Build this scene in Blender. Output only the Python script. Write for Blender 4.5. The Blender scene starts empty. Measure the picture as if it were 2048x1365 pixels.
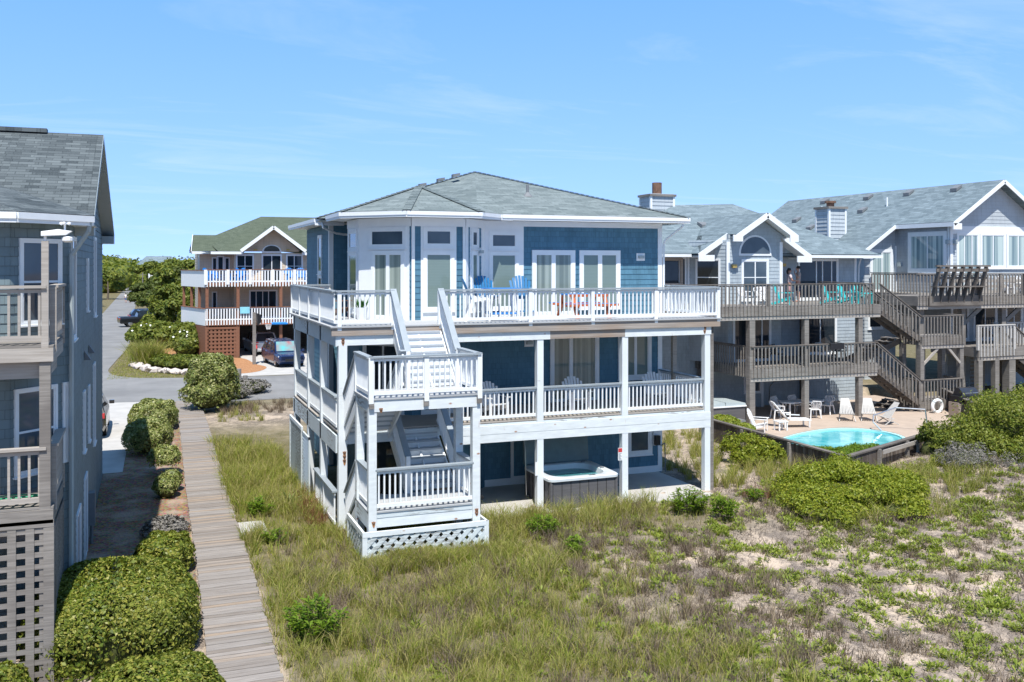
import bpy, math, random
import numpy as np
from mathutils import Vector, Matrix
R = math.radians
sc = bpy.context.scene
col = sc.collection
rnd = random.Random(7)

# ------------------------------------------------------------------ camera, world, sun
cam_d = bpy.data.cameras.new("camera"); cam = bpy.data.objects.new("camera", cam_d); col.objects.link(cam)
cam_d.sensor_width = 36.0; cam_d.lens = 36.0 * 1900 / 2048
cam_d.shift_y = -(682.5 - 529) / 2048
cam_d.clip_end = 4000; cam_d.clip_start = 0.1
YAW = math.atan(731 / 1900.0)
cam.location = (0, 0, 7.0); cam.rotation_euler = (R(90), 0, -YAW)
sc.camera = cam

SUN = Vector((-0.145, -0.49, 1.0)).normalized()
w = bpy.data.worlds.new("World"); sc.world = w; w.use_nodes = True
nt = w.node_tree; nt.nodes.clear()
wo = nt.nodes.new('ShaderNodeOutputWorld'); bg = nt.nodes.new('ShaderNodeBackground')
sky = nt.nodes.new('ShaderNodeTexSky'); sky.sky_type = 'NISHITA'; sky.sun_disc = False
sky.sun_elevation = math.asin(SUN.z); sky.sun_rotation = math.atan2(SUN.x, SUN.y)
sky.air_density = 1.0; sky.dust_density = 0.25; sky.ozone_density = 2.6; sky.altitude = 0
bg.inputs[1].default_value = 0.11
# thin cirrus streaks mixed into the sky
tc = nt.nodes.new('ShaderNodeTexCoord'); sep = nt.nodes.new('ShaderNodeSeparateXYZ')
nt.links.new(tc.outputs['Generated'], sep.inputs[0])
def mth(op, a, b=None, c=None):
    m = nt.nodes.new('ShaderNodeMath'); m.operation = op
    for i, v in enumerate((a, b, c)):
        if v is None: continue
        if isinstance(v, (int, float)): m.inputs[i].default_value = v
        else: nt.links.new(v, m.inputs[i])
    return m.outputs[0]
zz = mth('ADD', mth('MAXIMUM', sep.outputs['Z'], 0.0), 0.10)
skv = nt.nodes.new('ShaderNodeCombineXYZ'); nt.links.new(sep.outputs['X'], skv.inputs[0]); nt.links.new(sep.outputs['Y'], skv.inputs[1])
nt.links.new(mth('ADD', mth('MULTIPLY', mth('MAXIMUM', sep.outputs['Z'], 0.0), 0.85), 0.22), skv.inputs[2])
vn = nt.nodes.new('ShaderNodeVectorMath'); vn.operation = 'NORMALIZE'; nt.links.new(skv.outputs[0], vn.inputs[0]); nt.links.new(vn.outputs[0], sky.inputs[0])
cmb = nt.nodes.new('ShaderNodeCombineXYZ')
nt.links.new(mth('MULTIPLY', mth('DIVIDE', sep.outputs['X'], zz), 0.55), cmb.inputs[0])
nt.links.new(mth('MULTIPLY', mth('DIVIDE', sep.outputs['Y'], zz), 1.5), cmb.inputs[1])
nz = nt.nodes.new('ShaderNodeTexNoise'); nz.inputs['Scale'].default_value = 1.1; nz.inputs['Detail'].default_value = 7
nz.inputs['Roughness'].default_value = 0.62; nz.inputs['Distortion'].default_value = 0.9
nt.links.new(cmb.outputs[0], nz.inputs['Vector'])
cr = nt.nodes.new('ShaderNodeValToRGB'); cr.color_ramp.elements[0].position = 0.52; cr.color_ramp.elements[1].position = 0.95
cr.color_ramp.elements[1].color = (0.46, 0.46, 0.46, 1)
nt.links.new(nz.outputs[0], cr.inputs[0])
tint = nt.nodes.new('ShaderNodeMix'); tint.data_type = 'RGBA'; tint.blend_type = 'MULTIPLY'; tint.inputs[0].default_value = 1
tr_ = nt.nodes.new('ShaderNodeValToRGB'); tr_.color_ramp.elements[0].position = 0.0; tr_.color_ramp.elements[0].color = (0.675, 0.67, 0.765, 1); tr_.color_ramp.elements[1].position = 0.30; tr_.color_ramp.elements[1].color = (0.495, 0.695, 0.775, 1)
nt.links.new(sep.outputs['Z'], tr_.inputs[0])
tsc = nt.nodes.new('ShaderNodeVectorMath'); tsc.operation = 'SCALE'; nt.links.new(tr_.outputs[0], tsc.inputs[0]); tsc.inputs['Scale'].default_value = 2.62; nt.links.new(tsc.outputs[0], tint.inputs[7])
nt.links.new(sky.outputs[0], tint.inputs[6])
mx = nt.nodes.new('ShaderNodeMix'); mx.data_type = 'RGBA'
nt.links.new(cr.outputs[0], mx.inputs[0]); nt.links.new(tint.outputs[2], mx.inputs[6]); mx.inputs[7].default_value = (6.6, 7.3, 8.2, 1)
dirf = mth('ADD', mth('MULTIPLY', sep.outputs['X'], 0.358), mth('MULTIPLY', sep.outputs['Y'], 0.934))   # dimming added to the sky behind the camera, to deepen shade on house fronts
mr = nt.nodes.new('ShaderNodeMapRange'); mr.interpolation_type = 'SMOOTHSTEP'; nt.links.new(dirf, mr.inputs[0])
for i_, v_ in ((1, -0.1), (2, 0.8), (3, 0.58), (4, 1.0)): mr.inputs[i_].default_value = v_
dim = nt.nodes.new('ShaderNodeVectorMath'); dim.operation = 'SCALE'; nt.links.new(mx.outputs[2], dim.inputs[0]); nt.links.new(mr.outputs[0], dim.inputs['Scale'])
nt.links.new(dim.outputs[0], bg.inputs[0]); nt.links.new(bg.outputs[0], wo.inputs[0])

sl = bpy.data.lights.new("sun", 'SUN'); sun = bpy.data.objects.new("sun", sl); col.objects.link(sun)
sl.energy = 5.0; sl.angle = R(0.5); sl.color = (1.0, 0.965, 0.90)
sun.rotation_euler = SUN.to_track_quat('Z', 'Y').to_euler(); sun.location = (0, 0, 60)
vs = sc.view_settings; vs.view_transform = 'Standard'; vs.look = 'None'; vs.gamma = 1; vs.exposure = 0.42

# ------------------------------------------------------------------ materials
class NM:
    def __init__(s, name, rough=0.6, spec=0.4):
        s.m = bpy.data.materials.new(name); s.m.use_nodes = True; s.t = s.m.node_tree
        s.b = s.t.nodes['Principled BSDF']; s.b.inputs['Roughness'].default_value = rough
        s.b.inputs['Specular IOR Level'].default_value = spec
    def n(s, typ, **kw):
        q = s.t.nodes.new(typ)
        for k, v in kw.items():
            if k in q.inputs: s.put(q.inputs[k], v)
            else: setattr(q, k, v)
        return q
    def put(s, sock, v):
        if hasattr(v, 'is_output'): s.t.links.new(v, sock)
        elif isinstance(v, (tuple, list)) and len(v) == 3 and sock.type == 'RGBA': sock.default_value = (*v, 1)
        else: sock.default_value = v
    def uv(s, su=1, sv=1):
        a = s.n('ShaderNodeTexCoord'); mp = s.n('ShaderNodeMapping'); mp.inputs['Scale'].default_value = (su, sv, 1)
        s.t.links.new(a.outputs['UV'], mp.inputs[0]); return mp.outputs[0]
    def obj(s, sx=1, sy=1, sz=1):
        a = s.n('ShaderNodeTexCoord'); mp = s.n('ShaderNodeMapping'); mp.inputs['Scale'].default_value = (sx, sy, sz)
        s.t.links.new(a.outputs['Object'], mp.inputs[0]); return mp.outputs[0]
    def noise(s, vec, scale, detail=4, rough=0.55, dist=0):
        q = s.n('ShaderNodeTexNoise'); s.put(q.inputs['Vector'], vec); q.inputs['Scale'].default_value = scale
        q.inputs['Detail'].default_value = detail; q.inputs['Roughness'].default_value = rough; q.inputs['Distortion'].default_value = dist
        return q.outputs[0]
    def ramp(s, fac, stops):
        q = s.n('ShaderNodeValToRGB'); e = q.color_ramp.elements
        while len(e) < len(stops): e.new(0.5)
        for i, (p, c) in enumerate(stops):
            e[i].position = p; e[i].color = (c, c, c, 1) if isinstance(c, (int, float)) else (*c, 1)
        s.put(q.inputs[0], fac); return q.outputs[0]
    def mix(s, fac, a, b, mode='MIX'):
        q = s.n('ShaderNodeMix', data_type='RGBA', blend_type=mode)
        s.put(q.inputs[0], fac); s.put(q.inputs[6], a); s.put(q.inputs[7], b); return q.outputs[2]
    def math(s, op, a, b=0):
        q = s.n('ShaderNodeMath', operation=op); s.put(q.inputs[0], a); s.put(q.inputs[1], b); return q.outputs[0]
    def bump(s, h, strength=0.4, dist=0.02):
        q = s.n('ShaderNodeBump'); q.inputs['Strength'].default_value = strength; q.inputs['Distance'].default_value = dist
        s.put(q.inputs['Height'], h); s.t.links.new(q.outputs[0], s.b.inputs['Normal'])
    def base(s, c): s.put(s.b.inputs['Base Color'], c); return s.m

def sc3(c, k): return tuple(min(1, x * k) for x in c)
def plain(name, c, rough=0.55, spec=0.4, metal=0, var=0.12, scale=4):
    m = NM(name, rough, spec); m.b.inputs['Metallic'].default_value = metal
    f = m.noise(m.obj(), scale, 5)
    return m.base(m.mix(m.ramp(f, [(0.3, 0.0), (0.7, 1.0)]), sc3(c, 1 - var), sc3(c, 1 + var)))
def worn_paint(name, c, under=(0.20, 0.17, 0.14), amount=0.60, rough=0.55):
    m = NM(name, rough, 0.35)
    f = m.noise(m.uv(1.2, 9), 2.2, 6, 0.65); g = m.noise(m.obj(), 1.1, 4)
    c1 = m.mix(m.ramp(g, [(0.3, 0.0), (0.75, 1.0)]), sc3(c, 0.90), c)
    k = m.ramp(f, [(amount + 0.05, 0.0), (amount + 0.10, 1.0)])
    h = m.noise(m.obj(), 0.45, 2)
    k2 = m.math('MULTIPLY', k, m.ramp(h, [(0.48, 0.0), (0.6, 0.75)]))
    m.bump(f, 0.15, 0.01)
    return m.base(m.mix(k2, c1, under))
def rusty_paint(name, c):
    m = NM(name, 0.55, 0.35)
    g = m.noise(m.uv(1.5, 6), 1.6, 5)
    c1 = m.mix(m.ramp(g, [(0.35, 0.0), (0.7, 1.0)]), sc3(c, 0.86), c)
    v = m.n('ShaderNodeTexVoronoi'); m.put(v.inputs['Vector'], m.uv(2.3, 4.2)); v.inputs['Scale'].default_value = 1.0; v.inputs['Randomness'].default_value = 0.8
    spot = m.ramp(v.outputs['Distance'], [(0.05, 1.0), (0.14, 0.0)])
    streak = m.ramp(m.noise(m.uv(3.0, 0.8), 3.2, 5), [(0.66, 0.0), (0.76, 0.55)])
    f = m.math('MAXIMUM', m.math('MULTIPLY', spot, 0.9), m.math('MULTIPLY', streak, 0.7))
    crack = m.ramp(m.noise(m.uv(0.8, 14), 2.0, 4), [(0.70, 0.0), (0.74, 0.6)])
    c2 = m.mix(f, c1, (0.33, 0.13, 0.045))
    return m.base(m.mix(crack, c2, (0.28, 0.25, 0.22)))
def wood(name, c1, c2, c3=None, gr=26, along=1.1):
    m = NM(name, 0.8, 0.2)
    f = m.noise(m.uv(along, gr), 1.0, 6, 0.6, 0.3); g = m.noise(m.obj(), 0.8, 3)
    a = m.mix(m.ramp(f, [(0.3, 0.0), (0.68, 1.0)]), c1, c2)
    a = m.mix(m.ramp(g, [(0.45, 0.0), (0.65, 0.6)]), a, c3 or sc3(c2, 0.8))
    m.bump(f, 0.25, 0.01)
    return m.base(a)
def shingle_wall(name, c, width=0.15, row=0.18, var=0.14, mort=0.0045):
    m = NM(name, 0.65, 0.3)
    b = m.n('ShaderNodeTexBrick'); m.put(b.inputs['Vector'], m.uv()); b.offset = 0.37; b.squash = 1
    b.inputs['Scale'].default_value = 1; b.inputs['Brick Width'].default_value = width; b.inputs['Row Height'].default_value = row
    b.inputs['Mortar Size'].default_value = mort; b.inputs['Mortar Smooth'].default_value = 0.3; b.inputs['Bias'].default_value = 0
    m.put(b.inputs['Color1'], sc3(c, 1 - var)); m.put(b.inputs['Color2'], sc3(c, 1 + var)); m.put(b.inputs['Mortar'], sc3(c, 0.55))
    g = m.noise(m.uv(1, 1), 0.9, 5, 0.6); st = m.noise(m.uv(9, 0.7), 1.0, 4)
    a = m.mix(m.ramp(g, [(0.35, 0.0), (0.7, 0.55)]), b.outputs['Color'], sc3(c, 1.35))
    a = m.mix(m.ramp(st, [(0.50, 0.0), (0.72, 0.4)]), a, sc3(c, 0.62))
    m.bump(b.outputs['Fac'], -0.3, 0.01)
    return m.base(a)
def roof_mat(name, ca, cb, row=0.145, width=0.32):
    m = NM(name, 0.85, 0.2)
    def br(w_, r_, off):
        b = m.n('ShaderNodeTexBrick'); m.put(b.inputs['Vector'], m.uv()); b.offset = off; b.offset_frequency = 2
        b.inputs['Scale'].default_value = 1; b.inputs['Brick Width'].default_value = w_; b.inputs['Row Height'].default_value = r_
        b.inputs['Mortar Size'].default_value = 0.010; b.inputs['Mortar Smooth'].default_value = 0.2; b.inputs['Bias'].default_value = -0.1
        m.put(b.inputs['Color1'], ca); m.put(b.inputs['Color2'], cb); m.put(b.inputs['Mortar'], sc3(ca, 0.55))
        return b
    b = br(width, row, 0.41)
    g = m.noise(m.uv(), 26, 3); h = m.noise(m.uv(0.6, 0.25), 1.4, 4)
    b2 = br(width * 1.7, row, 0.23)
    a = m.mix(0.4, b.outputs['Color'], b2.outputs['Color'])
    a = m.mix(m.ramp(g, [(0.35, 0.0), (0.7, 0.25)]), a, sc3(cb, 1.15))
    a = m.mix(m.ramp(h, [(0.4, 0.0), (0.72, 0.2)]), a, sc3(ca, 0.9))
    m.bump(b.outputs['Fac'], -0.8, 0.03)
    return m.base(a)
def glass(name, c, rough=0.04, blind=0, c2=None, curtain=0):
    m = NM(name, rough, 0.6); m.b.inputs['IOR'].default_value = 1.5
    if blind:
        wv = m.n('ShaderNodeTexWave', wave_type='BANDS', bands_direction='Y'); m.put(wv.inputs['Vector'], m.uv()); wv.inputs['Scale'].default_value = blind
        wv.inputs['Distortion'].default_value = 0.15
        return m.base(m.mix(m.math('MULTIPLY', wv.outputs['Fac'], 0.5), c, c2 or sc3(c, 0.7)))
    if curtain:
        f = m.noise(m.uv(curtain, 0.05), 1.0, 3, 0.5)
        return m.base(m.mix(m.ramp(f, [(0.38, 0.0), (0.62, 1.0)]), c, c2 or sc3(c, 0.45)))
    f = m.noise(m.uv(0.7, 0.5), 1.2, 3)
    return m.base(m.mix(m.ramp(f, [(0.4, 0.0), (0.65, 1.0)]), c, c2 or sc3(c, 0.5)))
def leafy(name, cols, rough=0.5, trans=0.35, spec=0.3, objvar=0.15):
    m = NM(name, rough, spec)
    gi = m.n('ShaderNodeNewGeometry'); k = len(cols)
    c = m.ramp(gi.outputs['Random Per Island'], [((i + 0.5) / k, cc) for i, cc in enumerate(cols)])
    g = m.noise(m.obj(), 0.9, 3)
    c = m.mix(m.ramp(g, [(0.35, 0.0), (0.7, objvar * 2)]), c, cols[-1])
    m.base(c)
    if trans:
        tr = m.n('ShaderNodeBsdfTranslucent'); m.put(tr.inputs['Color'], m.mix(1.0, c, (1.0, 1.0, 0.55), 'MULTIPLY'))
        ms = m.n('ShaderNodeMixShader'); ms.inputs[0].default_value = trans
        m.t.links.new(m.b.outputs[0], ms.inputs[1]); m.t.links.new(tr.outputs[0], ms.inputs[2])
        m.t.links.new(ms.outputs[0], m.t.nodes['Material Output'].inputs[0])
    return m.m

X = {}
X['white'] = plain('white_paint', (0.80, 0.82, 0.83), 0.45, var=0.03)
X['white_worn'] = rusty_paint('rust_spotted_white_paint', (0.76, 0.80, 0.81))
X['white_peel'] = worn_paint('peeling_white_paint', (0.64, 0.70, 0.72), (0.17, 0.145, 0.12), amount=0.44)
X['post_white'] = worn_paint('post_white_paint', (0.76, 0.80, 0.82), amount=0.56)
X['cap_grey'] = plain('grey_rail_cap', (0.30, 0.34, 0.37), 0.5, var=0.08)
X['tread'] = plain('grey_tread_paint', (0.42, 0.45, 0.48), 0.6, var=0.08)
X['deck_grey'] = wood('grey_deck_boards', (0.36, 0.37, 0.38), (0.46, 0.47, 0.48))
X['raw_wood'] = wood('unpainted_fascia_wood', (0.24, 0.20, 0.17), (0.42, 0.38, 0.345), (0.35, 0.25, 0.18), gr=18, along=0.8)
X['old_wood'] = wood('weathered_grey_wood', (0.165, 0.15, 0.135), (0.31, 0.285, 0.26), (0.14, 0.125, 0.115))
X['dark_wood'] = wood('dark_weathered_wood', (0.085, 0.073, 0.064), (0.17, 0.15, 0.135), (0.24, 0.215, 0.19))
X['tan_wood'] = wood('tan_weathered_wood', (0.30, 0.265, 0.23), (0.47, 0.43, 0.385), (0.36, 0.33, 0.30))
X['walk'] = wood('boardwalk_planks', (0.30, 0.265, 0.235), (0.47, 0.435, 0.40), (0.42, 0.33, 0.25), gr=20, along=0.9)
X['blue'] = shingle_wall('blue_shingle_siding', (0.078, 0.182, 0.255))
X['blue_trim'] = plain('blue_board', (0.05, 0.17, 0.36), 0.5)
X['slate'] = shingle_wall('slate_blue_shingle_siding', (0.155, 0.205, 0.222), 0.26, 0.17, 0.12, 0.008)
X['greyblue'] = shingle_wall('grey_blue_shingle_siding', (0.36, 0.41, 0.445), 0.2, 0.18, 0.08)
X['lightgrey'] = shingle_wall('light_grey_clapboard', (0.42, 0.46, 0.49), 3.0, 0.19, 0.05)
X['tan'] = shingle_wall('tan_clapboard', (0.60, 0.50, 0.38), 3.0, 0.2, 0.05)
X['roof'] = roof_mat('grey_green_roof_shingles', (0.105, 0.132, 0.134), (0.245, 0.285, 0.285), 0.17, 0.38)
X['roof_dark'] = roof_mat('charcoal_roof_shingles', (0.04, 0.05, 0.055), (0.165, 0.188, 0.193), 0.16, 0.34)
X['roof_blue'] = roof_mat('blue_grey_roof_shingles', (0.11, 0.147, 0.166), (0.235, 0.292, 0.32), 0.18, 0.4)
X['roof_green'] = roof_mat('green_roof_shingles', (0.07, 0.088, 0.06), (0.118, 0.14, 0.10))
X['gl_blind'] = glass('window_with_blinds', (0.185, 0.245, 0.225), 0.05, 6.5, (0.135, 0.19, 0.175))
X['gl_curtain'] = glass('window_with_curtains', (0.32, 0.37, 0.33), 0.05, 0, (0.15, 0.19, 0.175), curtain=7)
X['gl_pale'] = glass('window_with_pale_curtains', (0.50, 0.60, 0.58), 0.05, 0, (0.16, 0.24, 0.27), curtain=6)
X['gl_dark'] = glass('dark_window_glass', (0.03, 0.042, 0.055), 0.03, 0, (0.012, 0.018, 0.025))
X['gl_slate'] = glass('grey_window_glass', (0.085, 0.115, 0.145), 0.03, 0, (0.05, 0.075, 0.10))
X['black'] = plain('black_plastic', (0.018, 0.018, 0.02), 0.4, 0.4)
X['metal'] = plain('steel', (0.55, 0.56, 0.58), 0.3, 0.5, 0.9)
X['lead'] = plain('grey_flashing', (0.18, 0.19, 0.2), 0.6)
X['rust'] = plain('rusted_metal', (0.22, 0.13, 0.09), 0.7, 0.3, 0.3, var=0.4)
X['concrete'] = plain('patio_concrete', (0.45, 0.43, 0.40), 0.85, 0.2, var=0.10, scale=1.5)
X['red_stain'] = wood('red_stained_wood', (0.17, 0.078, 0.048), (0.28, 0.135, 0.085), (0.22, 0.105, 0.068))
X['plastic_white'] = plain('white_plastic', (0.82, 0.82, 0.82), 0.35, 0.5, var=0.03)
X['bright_blue'] = plain('bright_blue_paint', (0.02, 0.22, 0.62), 0.45, var=0.08)
X['teal_blue'] = plain('deep_blue_paint', (0.02, 0.15, 0.33), 0.45, var=0.08)
X['turq'] = plain('turquoise_plastic', (0.05, 0.55, 0.56), 0.45, var=0.06)
X['orange'] = plain('orange_paint', (0.52, 0.13, 0.04), 0.5, var=0.1)
X['brown_seat'] = wood('brown_chair_wood', (0.13, 0.075, 0.05), (0.22, 0.13, 0.09))
X['tub_grey'] = wood('grey_tub_panel', (0.095, 0.092, 0.095), (0.14, 0.135, 0.14), gr=12)
X['vinyl'] = plain('grey_green_vinyl', (0.12, 0.165, 0.175), 0.5, var=0.1)
X['vinyl_pale'] = plain('pale_grey_vinyl', (0.36, 0.41, 0.42), 0.5, var=0.06)
X['red'] = plain('red_sign_paint', (0.55, 0.05, 0.05), 0.5)
X['amber'] = plain('brass_lamp', (0.55, 0.38, 0.12), 0.4, 0.5, 0.3)
X['skin'] = plain('skin', (0.55, 0.30, 0.22), 0.55, 0.3, var=0.05)
X['hair'] = plain('dark_hair', (0.03, 0.022, 0.018), 0.6)
X['tire'] = plain('tyre_rubber', (0.02, 0.02, 0.02), 0.8, 0.2)
X['bark'] = wood('bark', (0.10, 0.08, 0.06), (0.19, 0.155, 0.12))

# ------------------------------------------------------------------ mesh helpers
def wloc(o):
    v = Vector((0, 0, 0))
    while o is not None: v = v + o.location; o = o.parent
    return v
class MB:
    def __init__(s): s.v = []; s.f = []; s.mi = []; s.cur = 0
    def add(s, vs_, fs):
        b = len(s.v); s.v.extend([tuple(p) for p in vs_]); s.f.extend([tuple(b + i for i in f) for f in fs]); s.mi.extend([s.cur] * len(fs)); return s
    def box(s, x0, x1, y0, y1, z0, z1):
        return s.add([(x0,y0,z0),(x1,y0,z0),(x1,y1,z0),(x0,y1,z0),(x0,y0,z1),(x1,y0,z1),(x1,y1,z1),(x0,y1,z1)],
            [(0,3,2,1),(4,5,6,7),(0,1,5,4),(1,2,6,5),(2,3,7,6),(3,0,4,7)])
    def hexa(s, a, b):   # a, b: two quads (lists of 4 points) facing each other
        return s.add(list(a) + list(b), [(0,3,2,1),(4,5,6,7),(0,1,5,4),(1,2,6,5),(2,3,7,6),(3,0,4,7)])
    def bar(s, p, q, w_, h, up=(0,0,1)):
        p = Vector(p); q = Vector(q); d = (q - p).normalized(); u = Vector(up)
        r = d.cross(u)
        if r.length < 1e-4: r = d.cross(Vector((1, 0, 0)))
        r.normalize(); t = r.cross(d).normalized(); r = r * w_ / 2; t = t * h / 2
        return s.hexa([p - r - t, p + r - t, p + r + t, p - r + t], [q - r - t, q + r - t, q + r + t, q - r + t])
    def cyl(s, p, q, r0, r1=None, n=10):
        p = Vector(p); q = Vector(q); r1 = r0 if r1 is None else r1
        d = (q - p).normalized(); a = d.orthogonal().normalized(); b = d.cross(a)
        vs_ = []
        for (c, rr) in ((p, r0), (q, r1)):
            for i in range(n):
                t = 2 * math.pi * i / n; vs_.append(c + (a * math.cos(t) + b * math.sin(t)) * rr)
        fs = [(i, (i + 1) % n, n + (i + 1) % n, n + i) for i in range(n)] + [tuple(range(n - 1, -1, -1)), tuple(range(n, 2 * n))]
        return s.add(vs_, fs)
    def tube(s, pts, r, n=8):
        for a, b in zip(pts[:-1], pts[1:]): s.cyl(a, b, r, r, n)
        return s
    def sweep(s, pts, radii, n=8):
        pts = [Vector(p) for p in pts]; vs_ = []; k = len(pts)
        ref = Vector((0.13, 0.31, 0.94))
        for i, p in enumerate(pts):
            d = (pts[min(k - 1, i + 1)] - pts[max(0, i - 1)]).normalized()
            a = d.cross(ref)
            if a.length < 0.05: a = d.orthogonal()
            a.normalize(); b = d.cross(a)
            for j in range(n):
                t = 2 * math.pi * j / n; vs_.append(p + (a * math.cos(t) + b * math.sin(t)) * radii[i])
        fs = [(i*n+j, i*n+(j+1) % n, (i+1)*n+(j+1) % n, (i+1)*n+j) for i in range(k-1) for j in range(n)]
        fs += [tuple(range(n-1, -1, -1)), tuple(range((k-1)*n, k*n))]
        return s.add(vs_, fs)
    def prism(s, pts, ext):
        e = Vector(ext); n = len(pts); pts = [Vector(p) for p in pts]
        vs_ = pts + [p + e for p in pts]
        return s.add(vs_, [tuple(range(n - 1, -1, -1)), tuple(range(n, 2 * n))] + [(i, (i + 1) % n, n + (i + 1) % n, n + i) for i in range(n)])
    def poly(s, pts): return s.add(pts, [tuple(range(len(pts)))])
    def lathe(s, c, prof, n=20, axis='z', sq=1.0):
        vs_ = []; k = len(prof)
        for (r, h) in prof:
            for j in range(n):
                t = 2 * math.pi * j / n
                a, b = r * math.cos(t), r * math.sin(t) * sq
                vs_.append({'z': (c[0]+a, c[1]+b, c[2]+h), 'x': (c[0]+h, c[1]+a, c[2]+b), 'y': (c[0]+a, c[1]+h, c[2]+b)}[axis])
        fs = [(i*n+j, i*n+(j+1) % n, (i+1)*n+(j+1) % n, (i+1)*n+j) for i in range(k-1) for j in range(n)]
        if prof[0][0] > 1e-6: fs.append(tuple(range(n-1, -1, -1)))
        if prof[-1][0] > 1e-6: fs.append(tuple(range((k-1)*n, k*n)))
        return s.add(vs_, fs)
    def each(s, name, mat, parent):
        for i in range(len(s.v) // 8):
            q = MB(); q.add(s.v[i * 8:i * 8 + 8], [(0,3,2,1),(4,5,6,7),(0,1,5,4),(1,2,6,5),(2,3,7,6),(3,0,4,7)]); o = q.build(name, mat, parent)
        return o
    def build(s, name, mats, parent=None, label=None, smooth=False, bevel=0, uv=True, fix=False):
        o = mesh_obj(name, s.v, s.f, mats, parent, uv, s.mi)
        if fix or bevel:
            import bmesh
            bm = bmesh.new(); bm.from_mesh(o.data); bmesh.ops.recalc_face_normals(bm, faces=bm.faces); bm.to_mesh(o.data); bm.free()
        if smooth:
            o.data.polygons.foreach_set('use_smooth', [True] * len(o.data.polygons))
            try: o.data.set_sharp_from_angle(angle=R(40))
            except Exception: pass
        if bevel:
            b = o.modifiers.new('edge', 'BEVEL'); b.width = bevel; b.segments = 2; b.limit_method = 'ANGLE'
        if label: o['label'] = label
        return o
def mesh_obj(name, v, f, mats, parent=None, uv=True, mi=None):
    me = bpy.data.meshes.new(name); L = wloc(parent)
    me.from_pydata([(p[0] - L.x, p[1] - L.y, p[2] - L.z) for p in v], [], f)
    if not isinstance(mats, (list, tuple)): mats = [mats]
    for m in mats: me.materials.append(m)
    if mi is not None and len(mats) > 1: me.polygons.foreach_set('material_index', mi)
    if uv:
        ul = me.uv_layers.new(name='UVMap'); buf = []
        for p in me.polygons:
            n = p.normal
            if abs(n.z) > 0.97: t = Vector((1, 0, 0)); b = Vector((0, 1, 0))
            elif abs(n.z) < 0.3: t = Vector((-n.y, n.x, 0)).normalized(); b = Vector((0, 0, 1))
            else:
                t = Vector((-n.y, n.x, 0)).normalized(); b = n.cross(t)
            for vi in p.vertices:
                q = me.vertices[vi].co + L; buf.extend((q.dot(t), q.dot(b)))
        ul.data.foreach_set('uv', buf)
    o = bpy.data.objects.new(name, me); col.objects.link(o)
    if parent is not None: o.parent = parent
    return o
def tag(o, label=None, cat=None, group=None, kind=None):
    for k, v_ in (('label', label), ('category', cat), ('group', group), ('kind', kind)):
        if v_: o[k] = v_
    return o
def thing(name, label, cat, loc=(0, 0, 0), rz=0, group=None):
    o = bpy.data.objects.new(name, None); col.objects.link(o); o.empty_display_size = 0.2
    o.location = loc; o.rotation_euler = (0, 0, rz); return tag(o, label, cat, group)
def copy_tree(o, loc, rz, label=None, scale=None, parent=None):
    c = o.copy(); col.objects.link(c); c.location = loc; c.rotation_euler = (0, 0, rz)
    if scale: c.scale = (scale,) * 3
    if label: c['label'] = label
    for ch in [k for k in bpy.data.objects if k.parent == o]:
        d = ch.copy(); col.objects.link(d); d.parent = c
        for g in [k for k in bpy.data.objects if k.parent == ch]:
            e = g.copy(); col.objects.link(e); e.parent = d
    return c
class Fr:   # wall frame: origin o (x,y), direction u (x,y), outward normal n
    def __init__(s, o, u):
        s.o = Vector((o[0], o[1], 0)); s.u = Vector((u[0], u[1], 0)).normalized(); s.n = Vector((s.u.y, -s.u.x, 0))
    def P(s, u, z, n=0): return s.o + s.u * u + s.n * n + Vector((0, 0, z))
    def box(s, mb, u0, u1, z0, z1, n0, n1):
        return mb.hexa([s.P(u0, z0, n1), s.P(u1, z0, n1), s.P(u1, z1, n1), s.P(u0, z1, n1)][::1],
                       [s.P(u0, z0, n0), s.P(u1, z0, n0), s.P(u1, z1, n0), s.P(u0, z1, n0)])
def fr2(a, b):
    f = Fr(a, (b[0] - a[0], b[1] - a[1])); return f, math.hypot(b[0] - a[0], b[1] - a[1])
def siding(parent, F, u0, u1, z0, z1, course, mat, top=None, name='wall', out=0.016, back=0.12):
    """lapped courses as real tilted boards; top: function z -> (ua, ub) for gables"""
    m = MB(); z0 = math.floor(z0 / course + 1e-4) * course; z = z0
    rng = top or (lambda zz_: (u0, u1))
    while z < z1 - 0.01:
        zb = min(z + course, z1); a0, a1 = rng(z); b0, b1 = rng(zb)
        if a1 - a0 < 0.02: break
        p = [F.P(a0, z, out), F.P(a1, z, out), F.P(b1, zb, 0.003), F.P(b0, zb, 0.003)]
        m.poly(p); m.poly([F.P(a0, z, 0), F.P(a1, z, 0), p[1], p[0]])
        m.poly([F.P(a0, z, 0), p[0], p[3], F.P(b0, zb, 0)]); m.poly([p[1], F.P(a1, z, 0), F.P(b1, zb, 0), p[2]])
        z = zb
    if top is None: F.box(m, u0, u1, z0, z1, -back, 0)
    else:
        pts = [F.P(rng(z0)[0], z0), F.P(rng(z0)[1], z0), F.P(rng(z1)[1], z1), F.P(rng(z1)[0], z1)]
        m.prism(pts, -F.n * back)
    return m.build(name, mat, parent)
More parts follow.
